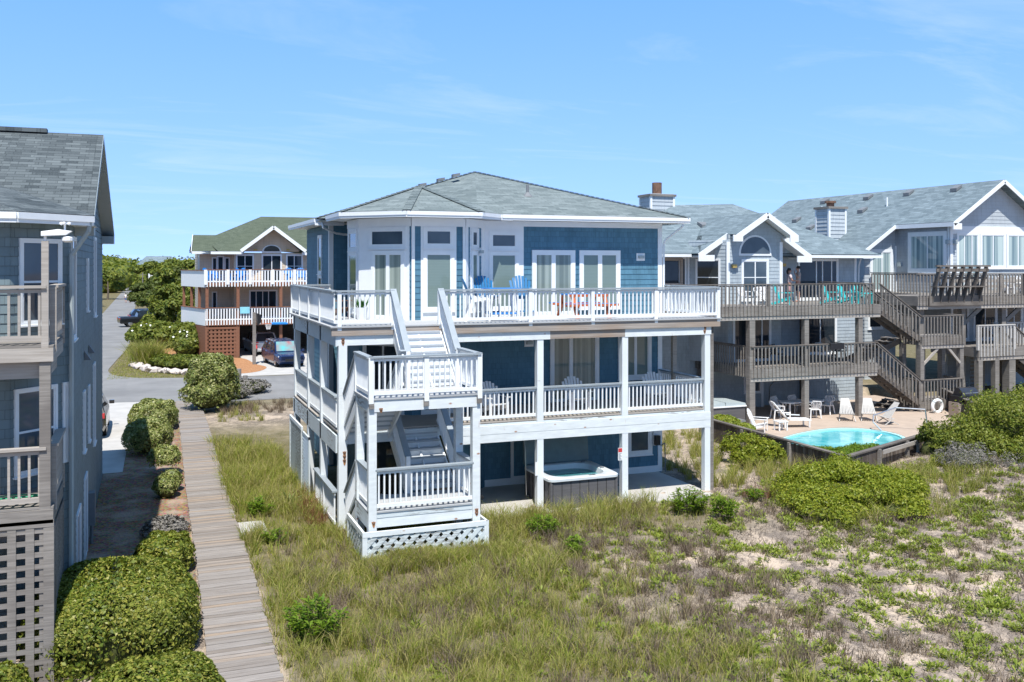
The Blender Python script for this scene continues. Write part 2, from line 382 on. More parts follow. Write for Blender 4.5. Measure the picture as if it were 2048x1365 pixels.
def window(parent, F, u0, u1, z0, z1, mull=(), rails=(), gl='gl_blind', trim=0.10, proud=0.05, name='window', tm='white', mw=0.06, sill=True, label=None):
    m = MB()
    F.box(m, u0 - trim, u0, z0 - trim, z1 + trim, 0.0, proud); F.box(m, u1, u1 + trim, z0 - trim, z1 + trim, 0.0, proud)
    F.box(m, u0, u1, z1, z1 + trim, 0.0, proud - 0.002); F.box(m, u0, u1, z0 - trim, z0, 0.0, proud - 0.002)
    f = 0.035
    F.box(m, u0, u0 + f, z0, z1, 0.004, proud - 0.012); F.box(m, u1 - f, u1, z0, z1, 0.004, proud - 0.012)
    F.box(m, u0 + f, u1 - f, z1 - f, z1, 0.004, proud - 0.012); F.box(m, u0 + f, u1 - f, z0, z0 + f, 0.004, proud - 0.012)
    for q in mull: F.box(m, q - mw / 2, q + mw / 2, z0 + f, z1 - f, 0.004, proud - 0.008)
    for q in rails: F.box(m, u0 + f, u1 - f, q - 0.02, q + 0.02, 0.004, proud - 0.014)
    if sill: F.box(m, u0 - trim - 0.02, u1 + trim + 0.02, z0 - trim - 0.03, z0 - trim, 0.0, proud + 0.03)
    o = m.build(name, X[tm], parent, label)
    g = MB(); F.box(g, u0 + f * 0.5, u1 - f * 0.5, z0 + f * 0.5, z1 - f * 0.5, 0.003, 0.024); g.build('pane', X[gl], o)
    return o
def railing(parent, p, q, h=0.93, white='white', cap='cap_grey', gap=0.135, bw=0.04, posts=(), pw=0.11, capw=0.15, base=0.08, name='railing', over=0, capname='rail_cap', skirt=0.0, brail=True, seg=None, caph=0.045, bn=None):
    """baluster railing from p to q (points at deck level); sloped when their z differ; over: outward offset of balusters hung on the fascia"""
    p = Vector(p); q = Vector(q); L = (q - p).length; flat = Vector((q.x - p.x, q.y - p.y, 0)); H = flat.length
    m = MB(); up = Vector((0, 0, 1)); nrm = Vector((flat.y, -flat.x, 0)).normalized() * over
    n = max(2, int(H / gap))
    sh = (L / max(H, 0.01))
    if brail: m.bar(p + up * (base + 0.04), q + up * (base + 0.04), 0.05, 0.085 , (0, 0, 1))
    m.bar(p + up * (h - 0.07 * sh), q + up * (h - 0.07 * sh), 0.045, 0.06, (0, 0, 1))
    for i in range(n):
        t = (i + 0.5) / n; c = p.lerp(q, t) + nrm
        z0 = c.z + (base + 0.06 if not skirt else -skirt) ; z1 = c.z + h - 0.05
        d = flat.normalized(); m_ = Vector((d.x, d.y, 0)) * bw / 2; k = Vector((-d.y, d.x, 0)) * bw / 2
        a = [Vector((c.x, c.y, 0)) + s_ for s_ in (-m_ - k, m_ - k, m_ + k, -m_ + k)]
        m.hexa([(v_.x, v_.y, z0) for v_ in a], [(v_.x, v_.y, z1) for v_ in a])
    for t in posts:
        c = p.lerp(q, t); m.box(c.x - pw / 2, c.x + pw / 2, c.y - pw / 2, c.y + pw / 2, c.z - 0.12, c.z + h - 0.01)
    o = m.build(name, X[white], parent)
    if cap:
        cm = MB(); e = (q - p).normalized() * 0.03
        cm.bar(p + up * h - e, q + up * h + e, capw, caph); cm.build(capname, X[cap], o)
    return o
def flight(parent, x0, x1, top, bot, n, riser='white', tread='tread', axis='y', st=0.05, name='stair_flight', open_=False):
    """stairs between top=(t,z) and bot=(t,z) along axis; x0,x1 is the extent across"""
    m = MB(); tm = MB(); (ta, za), (tb, zb) = top, bot
    dt = (tb - ta) / n; dz = (za - zb) / n; sg = 1 if dt > 0 else -1
    def bx(mb, a0, a1, t0, t1, z0, z1):
        t0, t1 = min(t0, t1), max(t0, t1)
        if axis == 'y': mb.box(a0, a1, t0, t1, z0, z1)
        else: mb.box(t0, t1, a0, a1, z0, z1)
    for i in range(n):
        z = za - dz * i; t = ta + dt * i
        if not open_: bx(m, x0 + 0.03, x1 - 0.03, t - 0.01 * sg, t + 0.012 * sg, z - dz, z - 0.04)
        if i < n - 1: bx(tm, x0 + 0.02, x1 - 0.02, t - 0.02 * sg, t + dt + 0.035 * sg, z - dz - 0.045, z - dz)
    for a in (x0, x1, (x0 + x1) / 2):
        P = (lambda t, z: (a, t, z)) if axis == 'y' else (lambda t, z: (t, a, z))
        m.bar(P(ta, za - 0.28), P(tb, zb - 0.28 + 0.12), st, 0.28)
    o = m.build(name, X[riser], parent); tm.build('tread', X[tread], o); return o
def box_part(name, mat, parent, *b, label=None):
    m = MB(); m.box(*b); return m.build(name, X[mat] if isinstance(mat, str) else mat, parent, label)
# ------------------------------------------------------------------ main blue house
Z0, Z1, Z2, ZE = -0.2, 2.42, 5.30, 8.42      # slab, first deck, upper deck, wall top
YF, YW = 26.0, 29.0                          # deck front plane, main wall plane
house = thing('beach_house', 'blue shingled three-level beach house with white decks and a zigzag front stair', 'house', (11, 32, 0))
H_ = house
# octagon corners (front-left bay) and the wall outline
OC = [(6.2, 31.15), (6.2, 29.38), (7.50, 28.0), (9.22, 28.0), (10.2, 29.0)]
def wall_run(a, b, z0, z1, mat='blue', course=0.18):
    F, L = fr2(a, b); siding(H_, F, 0, L, z0, z1, course, X[mat]); return F, L
runs = {}
for z0, z1, k in ((Z0, Z1 - 0.3, 0), (Z1 - 0.1, Z2 - 0.3, 1), (Z2 - 0.1, ZE, 2)):
    for i in range(4): runs[(k, i)] = wall_run(OC[i], OC[i + 1], z0, z1)
    runs[(k, 4)] = wall_run((10.2, YW), (16.72, YW), z0, z1)
    runs[(k, 5)] = wall_run((16.72, YW), (16.72, 39.4), z0, z1)
    runs[(k, 6)] = wall_run((6.15, 39.4), (6.15, 34.2), z0, z1)
    runs[(k, 7)] = wall_run((6.15, 34.2), (7.6, 34.2), z0, z1)
m = MB(); m.box(7.2, 16.6, 39.2, 39.4, Z0, ZE); m.box(7.5, 16.6, 29.2, 39.2, Z1 - 0.25, Z1 - 0.1); m.box(7.5, 16.6, 29.2, 39.2, Z2 - 0.25, Z2 - 0.1); m.each('back_wall', X['blue'], H_)
# corner boards, frieze, base board
m = MB()
for k, (z0, z1) in enumerate(((Z0, Z1 - 0.3), (Z1, Z2 - 0.3), (Z2, ZE))):
    for (x, y) in ((16.72, YW),):
        m.box(x - 0.14, x + 0.02, y - 0.025, y + 0.05, z0, z1); m.box(x + 0.0, x + 0.03, y - 0.02, y + 0.14, z0, z1)
    m.box(6.11, 6.27, 34.175, 34.25, z0, z1); m.box(6.12, 6.2, 34.25, 34.36, z0, z1)
m.box(10.2, 16.58, YW - 0.028, YW + 0.02, ZE - 0.18, ZE); m.box(10.2, 16.58, YW - 0.03, YW + 0.02, Z0, Z0 + 0.22)
m.each('corner_board', X['white'], H_)
# bay facets: wide white window surrounds
def facet_trim(k, i, z0, z1, us):
    F, L = runs[(k, i)]; t = MB()
    for a, b in us: F.box(t, a * L, b * L, z0, z1, 0.0, 0.022)
    return t
t = MB()
for i, us in ((0, ((0.0, 1.0),)), (1, ((0.0, 0.97),)), (2, ((0.17, 0.83),)), (3, ((0.22, 0.62),))):
    F, L = runs[(2, i)]
    for a, b in us: F.box(t, a * L, b * L, Z2, ZE - 0.02, 0.0, 0.02)
F, L = runs[(2, 2)]
for a, b in ((0.0, 0.06), (0.95, 1.0)): F.box(t, a * L, b * L, Z2, ZE - 0.02, 0.0, 0.03)
for i in range(4):
    F, L = runs[(2, i)]; F.box(t, 0, L, ZE - 0.26, ZE, 0.0, 0.034)
F, L = runs[(2, 3)]; F.box(t, 0, 0.12 * L, Z2, ZE - 0.02, 0, 0.028); F.box(t, 0.8 * L, L, Z2, ZE - 0.02, 0, 0.028)
t.build('bay_surround', X['white'], H_)
F, L = runs[(2, 2)]; m = MB(); F.box(m, 0.07 * L, 0.155 * L, Z2 + .05, ZE - 0.28, 0.0, 0.018); F.box(m, 0.845 * L, 0.94 * L, Z2 + .05, ZE - 0.28, 0.0, 0.018)
window(H_, runs[(2, 0)][0], 0.35, 1.45, Z2 + 0.25, Z2 + 2.0, gl='gl_blind'); window(H_, runs[(2, 0)][0], 0.35, 1.45, Z2 + 2.22, Z2 + 2.72, gl='gl_slate')
F, L = runs[(2, 1)]
window(H_, F, 0.30 * L, 0.83 * L, Z2 + 0.10, Z2 + 2.02, mull=(0.565 * L,), gl='gl_curtain', name='sliding_door', mw=0.12, proud=0.06)
window(H_, F, 0.24 * L, 0.86 * L, Z2 + 2.28, Z2 + 2.74, gl='gl_slate')
F, L = runs[(2, 2)]
window(H_, F, 0.27 * L, 0.73 * L, Z2 + 0.36, Z2 + 2.02, gl='gl_blind'); window(H_, F, 0.27 * L, 0.73 * L, Z2 + 2.30, Z2 + 2.74, gl='gl_slate')
F, L = runs[(2, 3)]
window(H_, F, 0.34 * L, 0.58 * L, Z2 + 0.3, Z2 + 2.02, gl='gl_blind'); window(H_, F, 0.34 * L, 0.58 * L, Z2 + 2.28, Z2 + 2.74, gl='gl_slate')
# flat front wall, upper floor (u = x - 10.2)
F, L = runs[(2, 4)]
m = MB(); F.box(m, 0.02, 1.36, Z2, ZE - 0.17, 0.0, 0.022); m.build('window_surround', X['white'], H_)
window(H_, F, 0.25, 1.08, Z2 + 0.3, Z2 + 2.02, gl='gl_blind'); window(H_, F, 0.25, 1.08, Z2 + 2.26, Z2 + 2.68, gl='gl_slate')
window(H_, F, 1.78, 3.08, Z2 + 0.10, Z2 + 2.04, mull=(2.42,), gl='gl_curtain', name='sliding_door', mw=0.15, proud=0.06, trim=0.13)
window(H_, F, 3.50, 4.78, Z2 + 0.32, Z2 + 2.04, mull=(4.14,), gl='gl_blind', mw=0.16, trim=0.13)
def flood(F, u, z, n=0.02, parent=H_):
    m = MB(); F.box(m, u - 0.16, u + 0.16, z - 0.13, z + 0.13, n, n + 0.03); o = m.build('wall_light', X['white'], parent)
    g = MB(); F.box(g, u - 0.10, u + 0.10, z - 0.05, z + 0.05, n + 0.03, n + 0.12); g.build('lens', X['vinyl_pale'], o)
flood(F, 5.7, Z2 + 1.95, 0.0); flood(runs[(2, 3)][0], 0.97, Z2 + 2.1)
F, L = runs[(2, 7)]
# left wall tall windows
F, L = runs[(2, 6)]
window(H_, F, 2.9, 3.55, Z2 + 0.2, Z2 + 1.2, gl='gl_dark'); window(H_, F, 2.9, 3.55, Z2 + 1.42, Z2 + 2.7, gl='gl_slate')
# middle floor
F, L = runs[(1, 1)]; window(H_, F, 0.25, 1.55, Z1 + 0.12, Z1 + 2.1, mull=(0.9,), gl='gl_dark', name='sliding_door')
F, L = runs[(1, 2)]; window(H_, F, 0.4, 1.3, Z1 + 0.1, Z1 + 2.1, gl='gl_dark', name='door')
F, L = runs[(1, 4)]
window(H_, F, 2.42, 3.98, Z1 + 0.06, Z1 + 2.25, mull=(3.06,), gl='gl_curtain', name='sliding_door', mw=0.13, proud=0.06, trim=0.12)
window(H_, F, 4.95, 6.0, Z1 + 0.75, Z1 + 2.28, mull=(5.5,), gl='gl_blind', mw=0.1, trim=0.12)
flood(F, 1.55, Z1 + 2.0, 0.0)
# ground floor
F, L = runs[(0, 4)]
window(H_, F, 5.3, 6.02, Z0 + 0.75, Z0 + 1.75, gl='gl_slate', trim=0.13)
m = MB(); F.box(m, 0.9, 2.0, Z0 + 0.22, Z0 + 2.25, 0.0, 0.05); m.build('door_frame', X['white'], H_)
m = MB(); F.box(m, 1.0, 1.9, Z0 + 0.28, Z0 + 2.2, 0.05, 0.065); m.build('ground_door', X['blue'], H_)
m = MB(); F.box(m, 6.18, 6.36, Z0 + 0.92, Z0 + 1.42, 0.0, 0.06); o = m.build('outlet_cover', X['white'], H_)
m = MB(); F.box(m, 6.2, 6.38, Z0 + 0.95, Z0 + 1.28, 0.06, 0.2); m.build('outlet_box', X['black'], o)
m = MB(); m.tube([(16.66, YW - 0.08, Z0 + 0.9), (16.8, YW - 0.12, Z0 + 1.0), (16.82, YW - 0.12, Z0)], 0.02); m.build('water_pipe', X['lead'], H_)
F, L = runs[(0, 1)]; window(H_, F, 0.5, 1.5, Z0 + 0.1, Z0 + 2.0, gl='gl_dark', name='door'); F, L = runs[(0, 2)]; window(H_, F, 0.35, 1.35, Z0 + 0.1, Z0 + 2.0, gl='gl_dark', name='door')

# ---- roof: pyramid hip with its front-left corner cut by the octagonal turret
ze = 8.60; ap = (11.6, 34.1, 10.50)
def roof_poly(name, polys, mat, parent, th=0.10, down=True):
    m = MB()
    for p in polys:
        m.poly(p)
        if down: m.poly([(a[0], a[1], a[2] - th) for a in reversed(p)])
    return m.build(name, X[mat], parent)
xl, xr, yf, yb = 5.5, 17.42, 28.32, 39.9
roof = roof_poly('roof', [[(9.75, yf, ze), (xr, yf, ze), ap], [(xr, yf, ze), (xr, yb, ze), ap], [(xr, yb, ze), (xl, yb, ze), ap], [(xl, yb, ze), (xl, 33.4, ze), ap], [(xl, 33.4, ze), (9.75, yf, ze), ap]], 'roof', H_)
oc = (8.36, 30.2); e = 2.22 + 0.60; s2 = e * math.tan(R(22.5))
og = [(oc[0] + a, oc[1] + b) for a, b in ((-s2, -e), (s2, -e), (e, -s2), (e, s2), (s2, e), (-s2, e), (-e, s2), (-e, -s2))]
ta = (oc[0], oc[1], 9.56)
turret = roof_poly('turret_roof', [[(*og[i], ze), (*og[(i + 1) % 8], ze), ta] for i in range(8)], 'roof', H_)
# hip caps
for a, b in ((ap, (xr, yf, ze)), (ap, (xl, 33.4, ze)), (ta, (*og[0], ze)), (ta, (*og[1], ze)), (ta, (*og[7], ze))):
    m = MB(); a = Vector(a); b = Vector(b); n = int((b - a).length / 0.2)
    for i in range(n):
        p = a.lerp(b, i / n); q = a.lerp(b, (i + 1.15) / n)
        m.bar(p + Vector((0, 0, 0.012)), q + Vector((0, 0, 0.028)), 0.26, 0.014)
    m.build('hip_cap', X['roof'], H_)
# gutters, soffit, fascia
m = MB()
def gut(a, b, z=ze, mb=None):
    mb = mb or m; a = Vector((*a, z - 0.07)); b = Vector((*b, z - 0.07)); mb.bar(a, b, 0.10, 0.115); mb.bar(a + Vector((0, 0, -0.085)), b + Vector((0, 0, -0.085)), 0.05, 0.08)
for i in (7, 0, 1): gut(og[i], og[(i + 1) % 8])
gut(og[6], og[7]); gut((10.55, yf - 0.02), (xr + 0.02, yf - 0.02)); gut(og[2], (10.55, yf - 0.02)); gut((xr, yf), (xr, yb)); gut((xl, yb), (xl, 33.38))
m.build('gutter', X['white'], H_)
m = MB(); m.box(xl - 0.02, 6.5, 33.36, 33.40, ze - 0.24, ze - 0.02); m.build('fascia', X['white'], H_)
m = MB()
m.poly([(9.6, yf, ZE + 0.02), (xr, yf, ZE + 0.02), (xr, YW + 0.1, ZE + 0.02), (9.6, YW + 0.1, ZE + 0.02)]); m.poly([(16.7, YW, ZE + 0.02), (xr, YW, ZE + 0.02), (xr, yb, ZE + 0.02), (16.7, yb, ZE + 0.02)])
m.poly([(xl, 33.4, ZE + 0.02), (6.3, 33.4, ZE + 0.02), (6.3, yb, ZE + 0.02), (xl, yb, ZE + 0.02)]); m.poly([(*p, ZE + 0.025) for p in og]); m.poly([(xl, 33.4, ZE + .02), (8.4, 33.4, ZE + .02), (8.4, 34.3, ZE + .02), (xl, 34.3, ZE + .02)])
m.build('soffit', X['white'], H_)
m = MB(); m.tube([(17.2, yf + 0.02, ze - 0.12), (17.2, yf + 0.05, ze - 0.3), (16.86, YW - 0.06, ze - 0.75), (16.82, YW + 0.0, ze - 0.9), (16.82, YW, Z2)], 0.04); m.build('downspout', X['white'], H_)
m = MB(); m.tube([(5.72, 33.3, ze - 0.15), (5.75, 33.3, ze - 0.32), (6.3, 33.8, ze - 0.5), (6.9, 34.1, ze - 0.55)], 0.04); m.build('downspout', X['white'], H_)
for (x, y, k) in ((10.6, 33.3, 0), (9.55, 34.1, 0), (10.35, 34.4, 0)):
    z = ze + (x - xl) * (ap[2] - ze) / (ap[0] - xl) + 0.02
    m = MB(); m.prism([(x - 0.13, y - 0.13, z - 0.05), (x + 0.13, y - 0.13, z + 0.04), (x + 0.13, y - 0.13, z + 0.14), (x - 0.13, y - 0.13, z + 0.09)], (0, 0.26, 0)); m.build('roof_vent', X['lead'], roof)
m = MB(); zc = ze + 2.4 * (ap[2] - ze) / (ap[1] - yf); m.lathe((12.4, yf + 2.4, zc), [(0.2, -0.05), (0.09, 0.08), (0.055, 0.12), (0.055, 0.38), (0.0, 0.38)], 10); m.build('vent_pipe', X['lead'], roof)

# ---- decks
def planks(name, parent, x0, x1, y0, y1, z, mat, w_=0.14, th=0.035, along='x'):
    m = MB(); t = y0 if along == 'x' else x0; end = y1 if along == 'x' else x1
    while t < end - 0.02:
        t1 = min(t + w_ - 0.006, end)
        if along == 'x': m.box(x0, x1, t, t1, z - th, z)
        else: m.box(t, t1, y0, y1, z - th, z)
        t += w_
    return m.build(name, X[mat], parent)
DL, DR, DB = 4.72, 17.1, 34.0
m = MB(); m.box(DL - .05, DR, YF - 0.15, YW - 0.05, Z2 - 0.04, Z2); m.box(DL - .05, 6.1, YW - 0.05, DB, Z2 - 0.04, Z2); m.build('upper_deck_floor', X['deck_grey'], H_)
m = MB(); m.box(DL + 0.16, 16.75, YF + 0.02, YW - 0.05, Z1 - 0.04, Z1); m.box(DL + 0.10, 6.1, YW - 0.05, DB - .2, Z1 - 0.04, Z1); m.build('lower_deck_floor', X['tan_wood'], H_)
m = MB(); m.box(DL - .02, 6.45, YF - 0.11, YF - 0.06, Z2 - 0.26, Z2 - 0.045); m.box(7.75, DR - 0.02, YF - 0.11, YF - 0.06, Z2 - 0.28, Z2 - 0.045); m.box(DR - 0.06, DR - 0.02, YF - 0.06, YW, Z2 - 0.28, Z2 - 0.045)
m.each('deck_fascia', X['raw_wood'], H_)
m = MB()
m.box(DL + 0.15, 7.0, YF - 0.055, YF, Z2 - 0.53, Z2 - 0.25); m.box(7.0, 11.2, YF - 0.055, YF, Z2 - 0.53, Z2 - 0.28); m.box(13.7, 16.78, YF - 0.055, YF, Z2 - 0.53, Z2 - 0.28)
m.each('front_beam', X['white_worn'], H_)
box_part('front_beam', 'raw_wood', H_, 11.2, 13.7, YF - 0.053, YF, Z2 - 0.52, Z2 - 0.28, label='bare grey length of beam')
m = MB(); m.box(DL + 0.10, DL + 0.15, YF - 0.055, DB, Z2 - 0.55, Z2 - 0.045); m.box(DL + 0.10, DL + 0.15, YF - 0.055, DB, Z1 - 0.58, Z1 - 0.10); m.each('side_beam', X['white_peel'], H_)
m = MB(); m.box(16.8, 16.85, YF, YW, Z2 - 0.5, Z2 - 0.28); m.box(16.7, 16.75, YF + .1, YW, Z1 - 0.6, Z1 - 0.1); m.each('side_beam', X['white_worn'], H_)
m = MB(); m.box(7.95, 16.76, YF - 0.05, YF - 0.002, Z1 - 0.36, Z1 - 0.115); m.box(7.95, 16.76, YF - 0.045, YF - 0.001, Z1 - 0.60, Z1 - 0.365); m.box(DL + 0.2, 6.4, YF - 0.05, YF, Z1 - 0.36, Z1 - 0.1); m.each('front_beam', X['white_worn'], H_)
m = MB(); m.box(DL + .25, 16.7, YF + .02, YF + .06, Z1 - 0.3, Z1 - 0.06)
for x in np.arange(5.1, 16.7, 0.6): m.box(x, x + 0.045, YF + 0.06, YW - 0.1, Z1 - 0.3, Z1 - 0.04); m.box(x, x + 0.045, YF + 0.06, YW - 0.1, Z2 - 0.3, Z2 - 0.04)
m.each('joist', X['white_peel'], H_)
# posts
def post(x, y, z0, z1, s=0.2, mat='post_white', parent=H_):
    return box_part('post', mat, parent, x - s / 2, x + s / 2, y - s / 2, y + s / 2, z0, z1)
for x in (10.89, 13.71, 16.65): post(x, YF + 0.06, -0.6, Z2 - 0.05)
post(5.02, YF + 0.06, -0.6, Z2 - 0.29, 0.235)
for y in (28.4, 30.8, 33.7): post(4.92, y, -0.5, Z2 - 0.1, 0.2)
box_part('post', 'old_wood', H_, 16.77, 16.90, YF + .0, YF + 0.14, -0.5, Z2 - 0.3)
box_part('post', 'tan_wood', H_, 16.6, 16.75, 28.0, 28.15, Z1, Z2 - 0.3)
# upper railings
rp = (0.0, 1.0)
railing(H_, (DL + 0.12, YF - 0.06, Z2), (6.42, YF - 0.06, Z2), posts=(0.05, 1.0), capw=0.17, h=0.96)
railing(H_, (7.78, YF - 0.06, Z2), (17.02, YF - 0.06, Z2), posts=(0.0, 0.30, 0.52, 0.755, 1.0), capw=0.17, h=0.96)
railing(H_, (DL + 0.08, YF - 0.02, Z2), (DL + 0.08, DB, Z2), posts=(0.28, 0.53, 0.77, 1.0), capw=0.17, h=0.96, gap=0.125)
railing(H_, (DL + 0.08, DB, Z2), (6.1, DB, Z2), capw=0.17, h=0.96)
railing(H_, (17.02, YF, Z2), (17.02, YW - 0.2, Z2), posts=(0.5, 1.0), capw=0.17, h=0.96)
railing(H_, (16.9, YW - .25, Z2), (16.9, 33.0, Z2), capw=0.17, h=0.96)
# middle railings, set between the posts
for a, b in ((7.9, 10.77), (11.01, 13.59), (13.83, 16.53)): railing(H_, (a, YF + 0.06, Z1), (b, YF + 0.06, Z1), h=0.92, capw=0.15)
for a, b in ((26.2, 28.28), (28.52, 30.68), (30.92, 33.58)): railing(H_, (4.9, a, Z1), (4.9, b, Z1), h=0.92, capw=0.15, gap=0.125)
railing(H_, (16.68, YF + 0.2, Z1), (16.68, YW - 0.05, Z1), h=0.92, cap='teal_blue' if False else 'cap_grey')
# ---- stair tower
TX0, TX1, TY0, TY1 = 5.02, 7.88, 22.72, 24.32
ZL, ZB = 3.74, 0.98
for x, y, z1 in ((TX0 + .1, TY0 + .1, ZL - 0.05), (TX1 - .1, TY0 + .1, ZL - 0.05), (TX0 + .1, TY1 - .1, ZL - 0.05), (TX1 - .1, TY1 - .1, ZL - 0.05)): post(x, y, -0.3, z1, 0.2, 'white_worn')
m = MB(); m.box(TX0 - 0.03, TX1 + 0.03, TY0 - 0.04, TY1 + 0.02, ZL - 0.04, ZL); m.box(TX0, TX1, TY0 + .02, TY1, ZB - 0.04, ZB); m.each('landing_floor', X['deck_grey'], H_)
m = MB(); m.box(TX0 + .02, TX1, TY0 - 0.015, TY0 + 0.03, ZL - 0.33, ZL - 0.045); m.box(TX0 + .2, TX1 - .2, TY0 + 0.05, TY0 + 0.1, ZB - 0.40, ZB - 0.17)
m.each('landing_beam', X['white_worn'], H_)
m = MB(); m.box(TX0 + .01, TX0 + .05, TY0 + .03, TY1, ZL - 0.33, ZL - 0.045); m.box(TX1 - .05, TX1 - .01, TY0 + .03, TY1, ZL - 0.33, ZL - 0.045); m.box(TX0, TX0 + .05, TY0 + .2, TY1 - .2, ZB - 0.42, ZB - 0.05); m.box(TX0 + .2, TX1 - .2, TY0 + 0.04, TY0 + 0.08, ZB - 0.165, ZB - 0.045)
m.box(TX0, TX1, TY1 - .05, TY1, ZL - .33, ZL - .045)
m.each('landing_side_beam', X['white_peel'], H_)
m = MB()
for x in (TX0 + 0.06, (TX0 + TX1) / 2, TX1 - 0.04): m.box(x - 0.06, x + 0.06, TY0 - 0.075, TY0 - 0.02, ZL - 0.24, ZL - 0.04)
m.each('rail_block', X['old_wood'], H_)
railing(H_, (TX0 + .05, TY0 - 0.02, ZL), (TX1 - .03, TY0 - 0.02, ZL), posts=(0.0, 0.5, 1.0), capw=0.17, h=1.0, pw=0.12)
railing(H_, (TX0 + .03, TY0, ZL), (TX0 + .03, TY1 - .05, ZL), posts=(1.0,), capw=0.17, h=1.0)
railing(H_, (TX1 - .03, TY0, ZL), (TX1 - .03, TY1, ZL), posts=(), capw=0.17, h=1.0)
railing(H_, (TX0 + .2, TY0 + 0.08, ZB), (TX1 - .2, TY0 + 0.08, ZB), capw=0.16, h=1.0)
railing(H_, (TX0 + .08, TY0 + .2, ZB), (TX0 + .08, TY1 - .2, ZB), capw=0.16, h=1.0); railing(H_, (TX1 - .1, TY0 + .2, ZB), (TX1 - .1, TY1 - .2, ZB), capw=0.16, h=1.0)
# flights: deck > landing (right), landing > first deck (left), first deck > base landing (right), base > ground (left)
flight(H_, 6.45, 7.75, (YF - 0.1, Z2), (TY1, ZL), 9)
flight(H_, 5.1, 6.3, (TY1, ZL), (YF + 0.05, Z1), 8)
flight(H_, 6.45, 7.75, (YF + 0.3, Z1), (TY1, ZB), 8)
flight(H_, 5.1, 6.2, (TY1, ZB), (25.9, -0.2), 7)
for x in (6.42, 7.80):
    railing(H_, (x, YF - 0.1, Z2), (x, TY1, ZL), h=0.98, capw=0.17, posts=(1.0,), name='stair_railing')
    railing(H_, (x, YF + 0.25, Z1), (x, TY1, ZB), h=0.98, capw=0.17, posts=(1.0,), name='stair_railing')
railing(H_, (5.07, TY1, ZL), (5.07, YF - 0.05, Z1 + 0.05), h=0.98, capw=0.12, name='stair_railing'); railing(H_, (6.28, TY1, ZL), (6.28, YF, Z1), h=0.98, capw=0.15, name='stair_railing')
railing(H_, (5.07, TY1, ZB), (5.07, 25.8, -0.15), h=0.95, capw=0.12, name='stair_railing')
box_part('stair_fascia', 'raw_wood', H_, 6.46, 7.74, YF - 0.13, YF - 0.115, Z2 - 0.26, Z2 - 0.045)
# lattice skirts
def lattice(parent, F, u0, u1, z0, z1, sp=0.19, w_=0.085, mat='white_peel', n=0.01, frame='white_worn', fw=0.12, diag=True, name='lattice_panel', vf=None):
    m = MB()
    def clip(a, b):
        (x0, y0), (x1, y1) = a, b; t0, t1 = 0, 1
        for p_, q_ in ((-(x1 - x0), x0 - u0), ((x1 - x0), u1 - x0), (-(y1 - y0), y0 - z0), ((y1 - y0), z1 - y0)):
            if abs(p_) < 1e-9:
                if q_ < 0: return None
            else:
                r_ = q_ / p_
                if p_ < 0: t0 = max(t0, r_)
                else: t1 = min(t1, r_)
        if t1 - t0 < 0.02: return None
        return ((x0 + (x1 - x0) * t0, y0 + (y1 - y0) * t0), (x0 + (x1 - x0) * t1, y0 + (y1 - y0) * t1))
    Hh = z1 - z0; W = u1 - u0
    if diag:
        for sgn, k in ((1, 0), (-1, 1)):
            c = -Hh
            while c < W + Hh:
                r_ = clip((u0 + c, z0), (u0 + c + sgn * Hh, z1)) if sgn > 0 else clip((u0 + c + Hh, z0), (u0 + c, z1))
                if r_:
                    a, b = r_; o_ = n + 0.012 * (1 - k) + 0.004
                    m.bar(F.P(a[0], a[1], o_), F.P(b[0], b[1], o_), 0.010, w_, F.n.cross(Vector((b[0]-a[0], 0, b[1]-a[1])) if False else (F.u * (b[0]-a[0]) + Vector((0,0,1)) * (b[1]-a[1]))))
                c += sp
    else:
        c = u0
        while c < u1: F.box(m, c, min(c + w_, u1), z0, z1, n + (.022 if vf else 0), n + (.034 if vf else 0.01)); c += sp
        c = z0
        while c < z1: F.box(m, u0, u1, c, min(c + w_ * (.66 if vf else 1), z1), n + 0.011, n + 0.02); c += vf or sp
    o = m.build(name, X[mat], parent)
    if frame:
        f = MB(); F.box(f, u0 - fw / 2, u1 + fw / 2, z1, z1 + fw, n - 0.02, n + 0.04); F.box(f, u0 - fw / 2, u0 + fw / 2, z0, z1, n - 0.02, n + 0.035); F.box(f, u1 - fw / 2, u1 + fw / 2, z0, z1, n - 0.02, n + 0.035)
        f.build('lattice_frame', X[frame], o)
    return o
lattice(H_, Fr((TX0 - 0.12, TY0 - 0.1), (1, 0)), 0, TX1 - TX0 + 0.24, -0.35, 0.42, 0.27, 0.105)
lattice(H_, Fr((TX0 - 0.12, 24.5), (0, -1)), 0, 24.5 - TY0 + 0.05, -0.35, 0.42, 0.27, 0.105)
lattice(H_, Fr((TX1 + 0.12, TY0 - 0.1), (0, 1)), 0, 1.7, -0.35, 0.42, 0.27, 0.105)
F = Fr((4.72, 33.8), (0, -1))
lattice(H_, F, 0.0, 2.6, -0.4, 1.62, 0.16, 0.06)
m = MB()
for i in range(17): 
    z = -0.2 + i * 0.11; m.bar(F.P(2.75, z, 0.0), F.P(3.95, z, 0.0), 0.012, 0.09, (0.6, 0, 1))
F.box(m, 2.68, 2.75, -0.4, 1.62, -0.02, 0.03); F.box(m, 3.95, 4.05, -0.4, 1.62, -0.02, 0.03); F.box(m, 2.68, 4.05, 1.55, 1.62, -0.02, 0.03)
m.build('louvre_panel', X['white_peel'], H_)
railing(H_, (4.85, 26.2, -0.25), (4.85, 29.4, -0.25), h=0.98, capw=0.16, posts=(0.5,), name='ground_gate')
X['rust_stain'] = plain('rust_stain', (.42, .20, .085), .8, .1, var=.4, scale=30)
